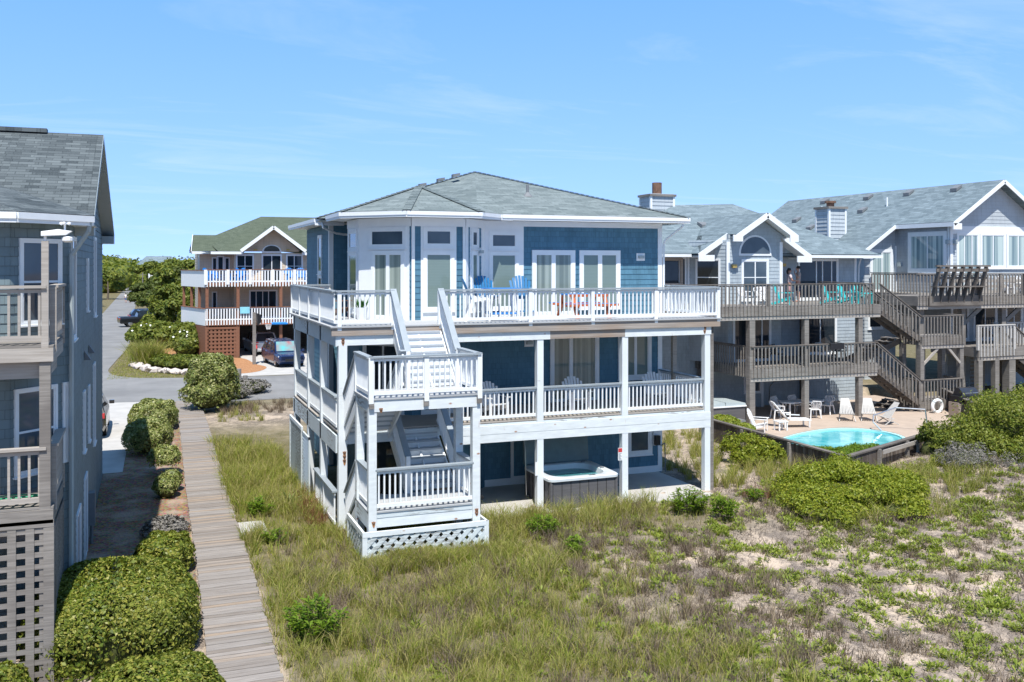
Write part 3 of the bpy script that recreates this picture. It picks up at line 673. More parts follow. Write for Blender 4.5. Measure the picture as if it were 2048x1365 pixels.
for (x, y, z) in [(5.02, YF - 0.06, Z2 - 0.36), (5.02, YF - .06, Z2 - 0.44)] + [(5.06, YF - 0.062, 1.84 - 0.11 * i) for i in range(3)] + [(TX0 + .12, TY0 - 0.005, 0.72), (TX0 + .3, TY0 - .02, ZL - .27), (TX1 - .1, TY0 - 0.005, 0.8), (TX1 - .1, TY0 - 0.005, 0.72), (16.55, YF - 0.06, Z2 - 0.3), (16.53, YF - 0.06, Z2 - 0.42)]:
    m = MB(); m.lathe((x, y - 0.0, z), [(0.04, 0.0), (0.03, -0.02), (0.0, -0.025)], 8, 'y'); bo = m.build('bolt', X['rust'], H_)
    m = MB(); q_ = rnd.uniform(.08, .2); m.prism([(x - .05, y - .004, z + .03), (x + .05, y - .004, z + .03), (x + .035, y - .004, z - q_ * .5), (x + .012, y - .004, z - q_), (x - .02, y - .004, z - q_ * .7)], (0, .003, 0)); m.build('rust_stain', X['rust_stain'], bo)
# patio slab
o = box_part('patio_slab', 'concrete', None, 7.9, 16.6, 25.3, 29.02, -0.6, Z0); tag(o, kind='structure')
# ------------------------------------------------------------------ left house
lh = thing('shingle_house', 'slate shingled house with weathered wooden corner decks at the left edge', 'house', (-5, 26, 0))
A0, A1, A2, AE = -0.2, 2.93, 5.64, 7.98
cR = (-1.38, 19.8); cF = (-2.26, 18.92)
for z0, z1, k in ((A0, AE, 0),):
    siding(lh, Fr(cR, (0, 1)), 0, 14.6, z0, z1, 0.17, X['slate'])
    siding(lh, Fr(cF, (1, 1)), 0, 1.245, z0, z1, 0.17, X['slate'])
    siding(lh, Fr((-8.5, 18.92), (1, 0)), 0, 6.24, z0, z1, 0.17, X['slate'])
m = MB(); m.box(-9, -1.5, 34.28, 34.4, A0, AE); m.each('back_wall', X['slate'], lh)
# gable end on the right
rx = -1.02; gy0, gy1, gr, gz = 21.6, 34.8, 26.2, 10.28
zf = 8.02
Fs = Fr(cR, (0, 1))
def top(z):
    t = (z - AE) / (gz - 0.1 - AE)
    return (gy0 + 0.4 + (gr - gy0 - 0.4) * t - 19.8, gy1 - 0.5 - (gy1 - 0.5 - gr) * t - 19.8)
siding(lh, Fs, 0, 1, AE + 0.02, gz - 0.15, 0.17, X['slate'], top)
rf = roof_poly('roof', [[(-12, gy0 - 0.3, zf - .13), (rx, gy0 - 0.3, zf - 0.13), (rx, gr, gz), (-12, gr, gz)], [(rx, gr, gz), (rx, gy1, zf), (-12, gy1, zf), (-12, gr, gz)]], 'roof_dark', lh, 0.14)
m = MB()
m.bar((rx, gy0 - .3, zf - .22), (rx, gr, gz - 0.08), 0.02, 0.13); m.bar((rx, gr, gz - 0.08), (rx, gy1, zf - .08), 0.02, 0.13)
m.box(rx - .36, rx + 0.01, gy1 - 1.0, gy1 + 0.02, zf - 0.34, zf - 0.1); m.box(rx - .36, rx + 0.01, gy0 - .3, gy0 + 0.3, zf - 0.42, zf - .22)
m.poly([(-1.38, gy0 - .3, zf - .3), (rx, gy0 - .3, zf - .3), (rx, gr, gz - .17), (-1.38, gr, gz - .17)]); m.poly([(-1.38, gr, gz - .17), (rx, gr, gz - .17), (rx, gy1, zf - .17), (-1.38, gy1, zf - .17)])
m.build('rake_fascia', X['vinyl_pale'], lh)
box_part('ridge_vent', 'roof_dark', rf, -3.6, -2.3, gr - 0.15, gr + 0.15, gz - 0.02, gz + 0.08)
# front bay roof: octagonal hip
ez = 7.92
g = [(-8.0, 18.45), (-2.1, 18.45), (-0.95, 19.65), (-0.95, 21.6), (-8, 21.6)]
pk = (-5.0, 23.2, 9.35)
roof_poly('bay_roof', [[(*g[0], ez), (*g[1], ez), pk, (-8.0, 23.2, 9.35)], [(*g[1], ez), (*g[2], ez), pk], [(*g[2], ez), (rx, 21.9, ez + 0.12), pk]], 'roof_dark', lh, 0.08)
m = MB()
for a, b in ((g[0], g[1]), (g[1], g[2])): gut(a, b, ez, m)
m.build('gutter', X['white'], lh)
m = MB(); m.poly([(*p, ez - 0.16) for p in g]); m.build('soffit', X['white'], lh)
m = MB(); m.tube([(-1.0, 19.6, ez - 0.1), (-1.02, 19.62, ez - 0.3), (-1.32, 19.72, ez - 0.75), (-1.33, 19.72, -0.2)], 0.045, 6); m.build('downspout', X['vinyl_pale'], lh)
# windows
F = Fr(cF, (1, 1))
window(lh, F, 0.22, 1.02, 5.95, 7.42, rails=(6.68,), gl='gl_slate', trim=0.05); window(lh, F, 0.12, 0.92, 3.25, 4.72, rails=(3.98,), gl='gl_slate', trim=0.05)
window(lh, F, 1.12, 1.2, 3.3, 4.75, gl='gl_slate', trim=0.03, sill=False)
F = Fs
window(lh, F, 0.55, 1.5, 5.55, 7.5, gl='gl_dark', trim=0.05); window(lh, F, 5.6, 6.0, 5.9, 7.1, gl='gl_dark', trim=0.05); window(lh, F, 9.0, 9.9, 5.6, 7.7, gl='gl_dark', trim=0.06)
window(lh, F, 8.6, 9.4, 2.1, 4.2, gl='gl_dark', trim=0.06); window(lh, F, 6.2, 6.6, 2.6, 3.9, gl='gl_dark', trim=0.05); window(lh, F, 4.2, 4.7, 2.7, 4.0, gl='gl_dark', trim=0.05)
window(lh, F, 2.0, 3.0, -0.0, 1.7, gl='gl_dark', trim=0.06); window(lh, F, 4.6, 5.5, 0.0, 1.9, gl='gl_dark', trim=0.06)
for u, z in ((4.6, 4.75), (6.4, 4.75)):
    m = MB(); m.prism([F.P(u, z, 0.02), F.P(u, z + 0.22, 0.02), F.P(u, z, 0.16)], F.u * 0.22); m.build('wall_vent', X['lead'], lh)
m = MB(); F.box(m, 6.0, 6.35, 0.5, 1.3, 0.02, 0.18); m.tube([F.P(6.18, 0.5, 0.1), F.P(6.18, -0.2, 0.1)], 0.04); m.build('meter_box', X['lead'], lh)
# decks with posts and lattice skirt
dx, dy0, dy1 = -1.46, 17.7, 19.9
for z, nm in ((A2, 'upper_deck_floor'), (A1, 'lower_deck_floor')):
    planks(nm, lh, -8, dx, dy0 - .02, dy1 - .1, z, 'old_wood')
    m = MB(); m.box(-8, dx, dy0 - 0.06, dy0 - .02, z - 0.27, z - 0.04); m.box(dx - .04, dx, dy0, dy1, z - 0.27, z - 0.04); m.box(-8, dx - .12, dy0 + 0.1, dy0 + 0.16, z - 0.56, z - 0.28); m.box(dx - .15, dx - .1, dy0 + .16, dy1, z - .56, z - .28)
    m.each('deck_fascia', X['tan_wood'] if z == A2 else X['old_wood'], lh)
    railing(lh, (-8, dy0 + 0.02, z), (dx - .14, dy0 + 0.02, z), h=0.98, white='tan_wood', cap='tan_wood', capw=0.16, posts=(0.3, 0.62), gap=0.15)
    railing(lh, (dx - .03, dy0 + 0.3, z), (dx - .03, dy1 - .1, z), h=0.98, white='tan_wood', cap='tan_wood', capw=0.16, posts=(0.0, 0.96), gap=0.15)
post(dx - .13, dy0 + .03, A2 - 0.1, A2 + 1.75, 0.11, 'tan_wood', lh); post(dx - .13, dy0 + .06, -0.3, A2 - 0.28, 0.17, 'old_wood', lh)
post(-4.6, dy0 + .06, -0.3, A2 - 0.28, 0.17, 'old_wood', lh); post(dx - .13, dy1 - .1, -0.3, A2 - .28, 0.15, 'dark_wood', lh)
lattice(lh, Fr((-6.2, dy0 - 0.02), (1, 0)), 0, 6.2 + dx - 0.05, -0.3, A1 - 0.33, 0.27, 0.13, 'old_wood', 0.0, 'old_wood', diag=False, vf=0.2)
lattice(lh, Fr((dx - .02, dy0), (0, 1)), 0, 2.1, -0.3, A1 - 0.33, 0.27, 0.13, 'old_wood', 0.0, None, diag=False, vf=0.2)
# weather station on the tall post
ws = thing('weather_station', 'white weather station with wind cups on top of the tall wooden deck post', 'weather station', (dx - .13, dy0 + .03, A2 + 1.75))
bx, by, bz = dx - .13, dy0 + .03, A2 + 1.75
m = MB(); m.cyl((bx, by, bz), (bx, by, bz + 0.1), 0.025); m.prism([(bx - 0.06, by - .08, bz + 0.08), (bx + 0.32, by - .08, bz + 0.1), (bx + 0.42, by - .08, bz + 0.17), (bx + 0.2, by - .08, bz + 0.2), (bx - 0.06, by - .08, bz + 0.16)], (0, 0.16, 0)); m.build('station_body', X['plastic_white'], ws, bevel=0.015)
m = MB(); m.cyl((bx + .3, by, bz + .17), (bx + .3, by, bz + 0.3), 0.015)
for k in range(3):
    t = k * 2.09 + 0.4; c = (bx + .3 + 0.07 * math.cos(t), by + 0.07 * math.sin(t), bz + 0.3); m.cyl((bx + .3, by, bz + .3), c, 0.008); m.lathe(c, [(0, -0.03), (0.035, -0.01), (0.035, 0.015), (0, 0.03)], 8)
m.build('wind_cup', X['plastic_white'], ws)
m = MB(); m.lathe((bx + .34, by, bz - 0.02), [(0.05, 0.0), (0.09, 0.03), (0.09, 0.08), (0.06, 0.1)], 12); m.build('rain_shield', X['plastic_white'], ws)
# coiled hose on the lower deck
m = MB()
pts = [(-2.05 + (0.30 + 0.02 * (i // 24)) * math.cos(i * 0.262), 18.05 + 0.16 * math.sin(i * 0.262), A1 + 0.03 + 0.0012 * i) for i in range(96)] + [(-1.72, 18.1, A1 + 0.3), (-1.66, 18.3, A1 + 0.7)]
m.sweep(pts, [0.014] * len(pts), 6); tag(m.build('garden_hose', plain('green_hose', (0.03, 0.35, 0.17), 0.4)), 'coiled green garden hose on the lower wooden deck of the slate shingled house', 'hose')
# ------------------------------------------------------------------ tan house across the road
th = thing('tan_house', 'tan clapboard house with green roof, white balconies and a lattice carport across the road', 'house', (9, 80, 0))
T0, T1, T2, TE = 0.0, 2.75, 5.6, 7.9
for z0, z1 in ((T1, TE),):
    siding(th, Fr((3.9, 78.2), (1, 0)), 0, 2.5, z0, z1, 0.2, X['tan']); siding(th, Fr((6.4, 77.0), (1, 0)), 0, 9.0, z0, z1, 0.2, X['tan'])
    siding(th, Fr((3.9, 86), (0, -1)), 0, 7.8, z0, z1, 0.2, X['tan']); siding(th, Fr((6.4, 78.2), (0, -1)), 0, 1.2, z0, z1, 0.2, X['tan'])
siding(th, Fr((6.8, 77.0), (1, 0)), 0, 1, 8.0, 9.8, 0.2, X['tan'], lambda z: (0.2 + (z - 8.0) * 1.2, 4.75 - (z - 8.0) * 1.2))
m = MB(); m.box(3.9, 15.4, 85.8, 86, T0, TE); m.box(6.6, 15.4, 82, 82.2, T0, T1); m.box(15.2, 15.4, 77, 86, T0, TE); m.box(3.95, 15.3, 77.1, 85.8, T1 - 0.1, T1); m.each('back_wall', X['dark_wood'], th)
roof_poly('roof', [[(5.2, 76.35, 7.95), (6.95, 76.35, 7.95), (9.27, 81.4, 10.03), (9.27, 84, 11.1), (9.2, 84, 11.1)], [(9.27, 81.4, 10.03), (11.6, 76.35, 7.95), (15.5, 76.35, 7.95), (15.5, 84, 11.1), (9.27, 84, 11.1)], [(9.2, 84, 11.1), (5.2, 76.35, 7.95), (4.4, 80, 9.0), (4.4, 90, 9.0)],
    [(3.2, 77.4, 8.0), (6.0, 77.0, 8.05), (6.2, 80, 9.35), (3.5, 80, 9.35)], [(3.5, 80, 9.35), (6.2, 80, 9.35), (6, 83, 8.1), (3.3, 83, 8.1)], [(15.5, 84, 11.1), (9.2, 84, 11.1), (4.4, 90, 9.0), (15.5, 92, 8)]], 'roof_green', th, 0.15)
roof_poly('gable_roof', [[(9.27, 75.9, 10.0), (6.85, 75.9, 8.12), (6.85, 77.2, 8.12), (9.27, 81.5, 10.0)], [(9.27, 75.9, 10.0), (11.7, 75.9, 8.12), (11.7, 77.2, 8.12), (9.27, 81.5, 10.0)]], 'roof_green', th, 0.12)
m = MB(); m.bar((6.8, 75.88, 8.02), (9.27, 75.88, 9.9), 0.04, 0.26); m.bar((9.27, 75.88, 9.9), (11.75, 75.88, 8.02), 0.04, 0.26); m.box(4.6, 7.0, 76.3, 76.34, 7.78, 7.98); m.box(11.5, 15.5, 76.3, 76.34, 7.72, 7.94)
m.bar((3.2, 77.0, 7.9), (3.45, 80, 9.28), 0.04, 0.2); m.box(3.2, 4.7, 77.3, 77.35, 7.8, 8.0); m.build('rake_fascia', X['white'], th)
F = Fr((6.4, 77.0), (1, 0))
for u0, u1, gl, mu, z0, z1, rl in ((0.2, 1.4, 'gl_dark', (0.8,), 6.3, 7.7, (6.85,)), (2.15, 3.55, 'gl_dark', (2.85,), 5.65, 7.7, ()), (4.05, 5.2, 'gl_dark', (4.6,), 6.3, 7.7, (6.85,)), (1.2, 3.2, 'gl_dark', (1.65, 2.15, 2.6), T1 + 0.1, T1 + 2.15, ()), (4.6, 6.4, 'gl_slate', (5.4,), T1 + .1, T1 + 2.1, ())):
    window(th, F, u0, u1, z0, z1, mull=mu, rails=rl, gl=gl, trim=0.09)
m = MB(); c = 2.85; pts = [F.P(c + 0.75 * math.cos(t), 8.0 + 0.55 * math.sin(t), 0.0) for t in np.linspace(0, math.pi, 15)]; pts += [F.P(c - .75, 7.9), F.P(c + .75, 7.9)]
m.prism(pts, F.n * 0.05); o = m.build('arch_window', X['white'], th)
g = MB(); g.prism([F.P(c + 0.62 * math.cos(t), 8.03 + 0.44 * math.sin(t), 0.05) for t in np.linspace(0, math.pi, 15)], F.n * 0.012); g.build('pane', X['gl_dark'], o)
F2 = Fr((3.9, 78.2), (1, 0)); window(th, F2, 0.95, 1.25, 5.7, 7.5, gl='gl_dark', trim=0.05); window(th, F2, 1.35, 1.75, 5.7, 7.6, gl='gl_dark', trim=0.08, name='front_door'); window(th, F2, 1.9, 2.2, 5.7, 7.5, gl='gl_dark', trim=.05)
window(th, F2, 0.95, 1.25, 3.0, 4.8, gl='gl_dark', trim=.05)
F3 = Fr((3.9, 86), (0, -1)); window(th, F3, 6.4, 7.3, 5.8, 7.6, gl='gl_pale', trim=.08); window(th, F3, 6.0, 7.0, 3.0, 4.8, gl='gl_pale', trim=.08)
for u, z in ((1.6, 8.15), (4.1, 8.15)):
    m = MB(); F.box(m, u - .12, u + .12, z - .06, z + .06, 0.02, 0.2); m.build('wall_light', X['amber'], th)
a, b, c_ = (4.09, 74.0), (2.6, 80.0), (13.8, 74.0)
for z, nm, fm in ((T2, 'upper_deck_floor', 0), (T1, 'lower_deck_floor', 1)):
    m = MB(); m.prism([(*a, z - .2), (*c_, z - .2), (13.8, 78, z - .2), (2.6, 80, z - .2)], (0, 0, 0.2)); m.build(nm, X['red_stain'], th)
    if fm: F_ = Fr(a, (1, 0)); m = MB(); F_.box(m, 0, 9.7, z - 0.34, z - 0.2, -0.1, 0.03); m.each('deck_beam', X['red_stain'], th)
    railing(th, (*a, z), (*c_, z), h=1.0, white='white', cap='red_stain', gap=0.2 if fm else 0.22, bw=0.09, skirt=0.28, over=0.03, posts=() if fm else (0.0, .165, .33, .5, .67, .83), pw=0.22, capw=.2)
    F4, L4 = fr2(b, a); m = MB(); F4.box(m, 0, L4, z - 0.32, z + 0.92, -0.02, 0.03); m.each('side_panel', X['white'], th)
    m = MB(); F4.box(m, 0, L4, z + 0.92, z + 0.97, -0.1, 0.1); m.build('rail_cap', X['red_stain'], th)
for x in (4.2, 6.42, 9.58, 12.6): post(x, 74.12, 0, T2 - .2, 0.22, 'red_stain', th)
for k in (0.3, 0.62, 0.95): post(a[0] + (b[0] - a[0]) * k + .1, a[1] + 6 * k, 0, T2 - .2, 0.2, 'red_stain', th)
lattice(th, Fr((4.15, 74.03), (1, 0)), 0, 2.2, -0.1, 2.15, 0.28, 0.15, 'red_stain', 0.0, 'red_stain', fw=0.16, diag=False)
F4, L4 = fr2(b, a); m = MB(); F4.box(m, 0, 1.6, -0.1, 2.4, -0.02, 0.02); F4.box(m, 3.2, L4, -0.1, 2.4, -0.02, 0.02); m.each('side_panel', X['red_stain'], th)
m = MB(); m.box(4.2, 6.4, 81.9, 81.95, 0, 2.6); m.build('carport_wall', X['red_stain'], th)
towel = MB(); towel.box(6.55, 7.25, 73.86, 74.12, T1 + 1.0, T1 + 1.03); towel.box(6.55, 7.25, 73.84, 73.86, T1 + .55, T1 + 1.03)
tag(towel.build('beach_towel', plain('pale_blue_towel', (0.25, 0.60, 0.72), 0.9)), 'pale blue towel drying over the lower white balcony rail', 'towel')
m = MB(); pts = [(8.85, 73.6, 2.42), (10.0, 73.6, 2.42), (10.1, 73.6, 2.5), (9.9, 73.6, 2.6), (8.95, 73.6, 2.6), (8.75, 73.6, 2.5)]; m.prism(pts, (0, 0.35, 0))
tag(m.build('surfboard', X['bright_blue'], bevel=0.05), 'blue board hung flat under the lower balcony above the minivan', 'board')

# ------------------------------------------------------------------ grey-blue house with the pool
hb = thing('pool_house', 'grey-blue shingled house with weathered wooden decks beside the pool', 'house', (29, 44, 0))
B0, B1, B2, BE = -0.35, 2.2, 5.05, 7.5
WY = 41.5
for z0, z1 in ((B0, BE - 0.05),):
    siding(hb, Fr((23.0, WY), (1, 0)), 0, 13.0, z0, z1, 0.18, X['greyblue']); siding(hb, Fr((36.0, WY), (0, 1)), 0, 11, z0, z1, 0.18, X['greyblue'])
siding(hb, Fr((26.5, 39.5), (1, 0)), 0, 3.1, B1, 8.45, 0.18, X['greyblue']); siding(hb, Fr((25.5, WY), (1, -2)), 0, 2.236, B1, 8.2, 0.18, X['greyblue']); siding(hb, Fr((29.6, 39.5), (1, 2)), 0, 2.236, B1, 8.2, 0.18, X['greyblue'])
siding(hb, Fr((26.55, 39.49), (1, 0)), 0, 3.5, 8.44, 9.36, 0.18, X['greyblue'], lambda z: (0.1 + (z - 8.28) * 1.6, 3.4 - (z - 8.28) * 1.6))
siding(hb, Fr((25.1, 40.7), (1, 0)), 0, 6.4, 7.4, 8.5, 0.18, X['greyblue'], lambda z: (0.05 + (z - 7.4) * 1.6, 6.35 - (z - 7.4) * 1.6))
siding(hb, Fr((26.6, WY - .35), (1, 0)), 0, 3.2, B0, B1 - .1, 0.18, X['greyblue'])
m = MB(); m.box(23, 23.1, WY, 52, B0, BE); m.box(23, 36, 52, 52.1, B0, BE); m.box(23, 36, WY + .1, 52, 2.0, 2.1); m.each('back_wall', X['greyblue'], hb)
rp = (28.2, 9.5)
roof = roof_poly('roof', [[(21.6, 40.6, 7.52), (36.9, 40.6, 7.52), (31.3, 46.2, 10.45), (27.4, 46.2, 10.3)], [(36.9, 40.6, 7.52), (36.9, 53, 7.52), (31.3, 46.4, 10.45)], [(21.6, 40.6, 7.52), (27.4, 46.2, 10.3), (27.4, 47.5, 10.3), (21.6, 53, 7.52)], [(21.6, 53, 7.52), (36.9, 53, 7.52), (31.3, 46.4, 10.45), (27.4, 46.4, 10.3)]], 'roof_blue', hb, 0.12)
def gable_roof(parent, xc, zr, y0, y1, xa, xb, ze_, mat, th=0.12):
    return roof_poly('gable_roof', [[(xc, y0, zr), (xa, y0, ze_), (xa, y1, ze_), (xc, y1, zr)], [(xc, y0, zr), (xb, y0, ze_), (xb, y1, ze_), (xc, y1, zr)]], mat, parent, th)
gable_roof(hb, 28.3, 9.52, 38.8, 44.5, 26.6, 30.0, 9.52 - 1.7 * .62, 'roof_blue')
roof_poly('gable_roof', [[(26.62, 39.8, 9.51 - 1.68 * .62), (25.1, 39.8, 9.51 - 3.2 * .62), (25.1, 40.6, 7.526), (28.3, 44.5, 9.51), (26.62, 42.7, 9.51 - 1.68 * .62)], [(29.98, 39.8, 9.51 - 1.68 * .62), (31.6, 39.8, 9.51 - 3.3 * .62), (31.6, 40.6, 7.464), (28.3, 44.5, 9.51), (29.98, 42.7, 9.51 - 1.68 * .62)]], 'roof_blue', hb, 0.12)
m = MB()
m.bar((26.55, 38.78, 8.31), (28.3, 38.78, 9.39), 0.04, 0.26); m.bar((28.3, 38.78, 9.39), (30.05, 38.78, 8.31), 0.04, 0.26); m.box(26.3, 26.85, 38.75, 38.8, 8.1, 8.42); m.box(29.6, 30.1, 38.75, 38.8, 8.1, 8.42)
m.bar((25.05, 39.78, 7.40), (26.7, 39.78, 8.42), 0.04, 0.26); m.bar((29.9, 39.78, 8.42), (31.65, 39.78, 7.34), 0.04, 0.26); m.box(25.0, 25.9, 39.75, 39.8, 7.15, 7.45); m.box(30.8, 31.7, 39.75, 39.8, 7.1, 7.42)
m.box(21.6, 25.1, 40.56, 40.6, 7.36, 7.5); m.box(31.65, 36.95, 40.5, 40.6, 7.33, 7.48); m.each('fascia', X['white'], hb)
m = MB(); m.poly([(21.6, 40.6, 7.35), (36.9, 40.6, 7.35), (36.9, 42, 7.35), (21.6, 42, 7.35)]); m.poly([(29.98, 39.8, 8.3), (31.6, 39.8, 7.3), (31.6, 41.5, 7.3), (29.98, 41.5, 8.3)]); m.poly([(26.62, 39.8, 8.3), (25.1, 39.8, 7.35), (25.1, 41.5, 7.35), (26.62, 41.5, 8.3)]); m.poly([(26.6, 38.8, 8.32), (28.3, 38.8, 9.36), (28.3, 40, 9.36), (26.6, 40, 8.32)]); m.poly([(30.0, 38.8, 8.32), (28.3, 38.8, 9.36), (28.3, 40, 9.36), (30.0, 40, 8.32)]); m.build('soffit', X['white'], hb)
m = MB(); m.box(35.88, 36.03, WY - .03, WY + .1, B2, 7.4); m.box(26.4, 26.58, 39.46, 39.52, B2, 8.1); m.box(29.5, 29.68, 39.46, 39.52, B2, 8.1); m.box(25.42, 25.58, WY - .06, WY + .02, B2, 7.4)
m.box(26.5, 26.62, WY - .4, WY - .3, B0, B1 - .2); m.box(29.6, 29.72, WY - .4, WY - .3, B0, B1 - .2); m.each('corner_board', X['white'], hb)
Fm = Fr((23.0, WY), (1, 0)); Fb = Fr((26.5, 39.5), (1, 0)); Fl = Fr((25.5, WY), (1, -2))
window(hb, Fm, 0.2, 2.3, 5.95, 7.3, mull=(0.75, 1.95), gl='gl_dark', trim=0.05)
m = MB(); Fm.box(m, 0.85, 2.1, 7.18, 7.32, 0.06, 0.14); Fm.box(m, 0.85, 2.1, 5.92, 6.06, 0.06, 0.14); Fm.box(m, 0.85, 1.0, 6.06, 7.18, 0.06, 0.14); Fm.box(m, 1.95, 2.1, 6.06, 7.18, 0.06, 0.14); m.build('wood_frame', X['raw_wood'], hb)
window(hb, Fl, 0.5, 1.75, 5.5, 7.2, rails=(6.35,), gl='gl_dark', trim=0.07)
window(hb, Fb, 0.85, 2.25, 5.3, 7.15, mull=(1.55,), rails=(6.35,), gl='gl_slate', trim=0.1)
cx_ = 1.55
def arch(parent, F, c, z, r, h, gl='gl_slate', fr=0.1):
    m = MB(); m.prism([F.P(c + r * math.cos(t), z + h * math.sin(t), 0) for t in np.linspace(0, math.pi, 19)] + [F.P(c - r, z - fr, 0), F.P(c + r, z - fr, 0)], F.n * 0.05); o = m.build('arch_window', X['white'], parent)
    g = MB(); g.prism([F.P(c + (r - fr) * math.cos(t), z + 0.01 + (h - fr) * math.sin(t), 0.05) for t in np.linspace(0, math.pi, 19)], F.n * 0.012); g.build('pane', X[gl], o); return o
arch(hb, Fb, cx_, 7.52, 0.95, 0.92)
window(hb, Fm, 9.25, 11.7, 5.2, 7.2, mull=(10.35, 10.75, 11.35), gl='gl_dark', trim=0.1, name='sliding_door')
m = MB(); Fm.box(m, 11.9, 13.0, B2, 5.55, 0.02, 0.03); Fm.box(m, 8.0, 11.9, B2, 5.1, 0.02, .035); m.each('splash_board', X['white'], hb)
for F_, u, z in ((Fb, 0.3, 6.9), (Fm, 8.2, 6.95)):
    m = MB(); F_.box(m, u - .12, u + .12, z - .07, z + .09, 0.02, 0.16); m.build('wall_light', X['amber'], hb)
# lower floors
window(hb, Fb, 0.35, 2.4, B1 + .1, B1 + 2.1, mull=(1.3, 1.95), gl='gl_dark', name='sliding_door'); window(hb, Fm, 9.7, 11.6, B1 + .1, B1 + 2.2, mull=(10.6,), gl='gl_dark', name='sliding_door')
Fg = Fr((26.6, WY - .35), (1, 0)); window(hb, Fg, 2.0, 2.95, 0.45, 1.7, rails=(1.1,), gl='gl_slate', trim=0.07)
# chimney
def chimney(parent, x0, x1, y0, y1, z0, z1, mat='lightgrey'):
    o = None
    m = MB(); m.box(x0 + .08, x1 - .08, y0 + .08, y1 - .08, z0, z1); base_ = m.build('chimney', X[mat], parent)
    for F_, L_ in ((Fr((x0, y0 + .05), (1, 0)), x1 - x0), (Fr((x0 + .05, y1), (0, -1)), y1 - y0)): pass
    m = MB()
    z = z0
    while z < z1 - .05:
        for F_, L_ in ((Fr((x0 + .05, y0 + .05), (1, 0)), x1 - x0 - .1), (Fr((x0 + .05, y1 - .05), (0, -1)), y1 - y0 - .1)):
            m.poly([F_.P(0, z, .035), F_.P(L_, z, .035), F_.P(L_, z + .22, .01), F_.P(0, z + .22, .01)])
        z += .22
    m.build('chimney_siding', X[mat], base_)
    m = MB()
    for (x, y) in ((x0, y0), (x1 - .12, y0), (x0, y1 - .12)): m.box(x, x + .12, y, y + .12, z0, z1)
    m.each('corner_board', X['white'], base_)
    box_part('chimney_cap', 'old_wood', base_, x0 - .06, x1 + .06, y0 - .06, y1 + .06, z1, z1 + .12)
    return base_
ch = chimney(hb, 25.85, 27.4, 46, 47.3, 7.6, 10.75)
m = MB(); m.cyl((26.6, 46.6, 10.87), (26.6, 46.6, 11.55), 0.27, n=16); m.build('flue', X['rust'], ch)
for x, y in ((27.6, 43.4),):
    z = 7.52 + (y - 40.6) * 2.93 / 5.6 + 0.02; m = MB(); m.prism([(x - .25, y - .25, z - .12), (x - .25, y + .25, z + .14), (x - .25, y + .25, z + .26), (x - .25, y - .25, z + .08)], (0.5, 0, 0)); m.build('roof_vent', X['lead'], roof)
# decks
PY = 36.8
def wdeck(parent, x0, x1, y0, y1, z, nm):
    planks(nm, parent, x0, x1, y0, y1, z, 'old_wood')
    m = MB(); m.box(x0, x1, y0 - .05, y0 - .003, z - .45, z - .04); m.box(x1 - .05, x1, y0, y1, z - .3, z - .04); m.box(x0, x0 + .05, y0, y1, z - .45, z - .04); m.each('deck_fascia', X['old_wood'], parent)
    m = MB(); m.box(x0, x1, y0 - .02, y0 + .03, z - .62, z - .46); m.each('deck_beam', X['tan_wood'], parent)
wdeck(hb, 20.8, 33.4, PY, WY - .1, B2, 'upper_deck_floor'); wdeck(hb, 25.9, 33.2, PY, WY - .1, B1, 'lower_deck_floor')
wr = dict(white='old_wood', cap='dark_wood', gap=0.2, bw=0.05, skirt=0.42, over=0.08, capw=0.14, brail=False)
railing(hb, (20.8, PY, B2), (33.0, PY, B2), h=1.02, posts=(0.26, .5, .75), **wr); railing(hb, (25.95, PY, B1), (33.1, PY, B1), h=1.0, **wr); railing(hb, (25.95, WY, B1), (25.95, PY, B1), h=1.0, **wr)
railing(hb, (33.4, PY + 1.3, B2), (33.4, WY - .2, B2), h=1.02, **wr)
for x in (26.0, 29.06, 32.23): post(x, PY + .14, -0.5, B2 - .4, 0.3 if x < 27 else 0.25, 'old_wood', hb)
for x in (26.0, 29.06, 32.23): post(x, WY - .3, -0.5, B2 - .4, 0.2, 'dark_wood', hb)
# stair tower on the right
for z, nm in ((3.4, 'upper_landing'), (0.2, 'lower_landing')): wdeck(hb, 36.0, 38.75, PY, PY + 1.25, z, nm); railing(hb, (36.0, PY, z), (38.7, PY, z), h=1.02, **wr); railing(hb, (36.0, PY + 1.2, z), (36.0, PY, z), h=1.02, **wr); railing(hb, (38.7, PY, z), (38.7, PY + 1.2, z), h=1.02, **wr)
for x, y in ((36.05, PY), (38.65, PY + .02), (36.05, PY + 1.2), (38.65, PY + 1.2), (37.4, PY + 1.3)): post(x, y + .12, -0.6, 3.0, 0.24, 'old_wood', hb)
m = MB(); m.bar((36.15, PY + .05, 2.0), (37.3, PY + .05, 2.95), 0.07, 0.12); m.bar((38.55, PY + .05, 2.0), (37.6, PY + .05, 2.95), 0.07, 0.12); m.each('brace', X['tan_wood'], hb)
for za, zb, xa in ((B2, 3.4, 33.4), (B1, 0.2, 33.2)):
    flight(hb, PY + .1, PY + 1.2, (xa, za), (36.0, zb), 9, 'dark_wood', 'old_wood', axis='x', open_=True)
    for y in (PY + .02, PY + 1.2): railing(hb, (xa, y, za), (36.0, y, zb), h=1.0, white='old_wood', cap='dark_wood', gap=0.22, bw=0.05, skirt=0.25, capw=.12, brail=False, name='stair_railing')
flight(hb, PY + 1.4, PY + 2.4, (36.0, 3.4), (33.2, B1), 7, 'dark_wood', 'old_wood', axis='x', open_=True)
flight(hb, PY + 1.4, PY + 2.4, (36.0, .2), (35.0, -.35), 3, 'dark_wood', 'old_wood', axis='x', open_=True)
m = MB(); m.tube([(36.3, WY - .05, 7.3), (36.15, WY - .05, 6.9), (36.12, WY - .03, 0)], .04); m.build('downspout', X['white'], hb)
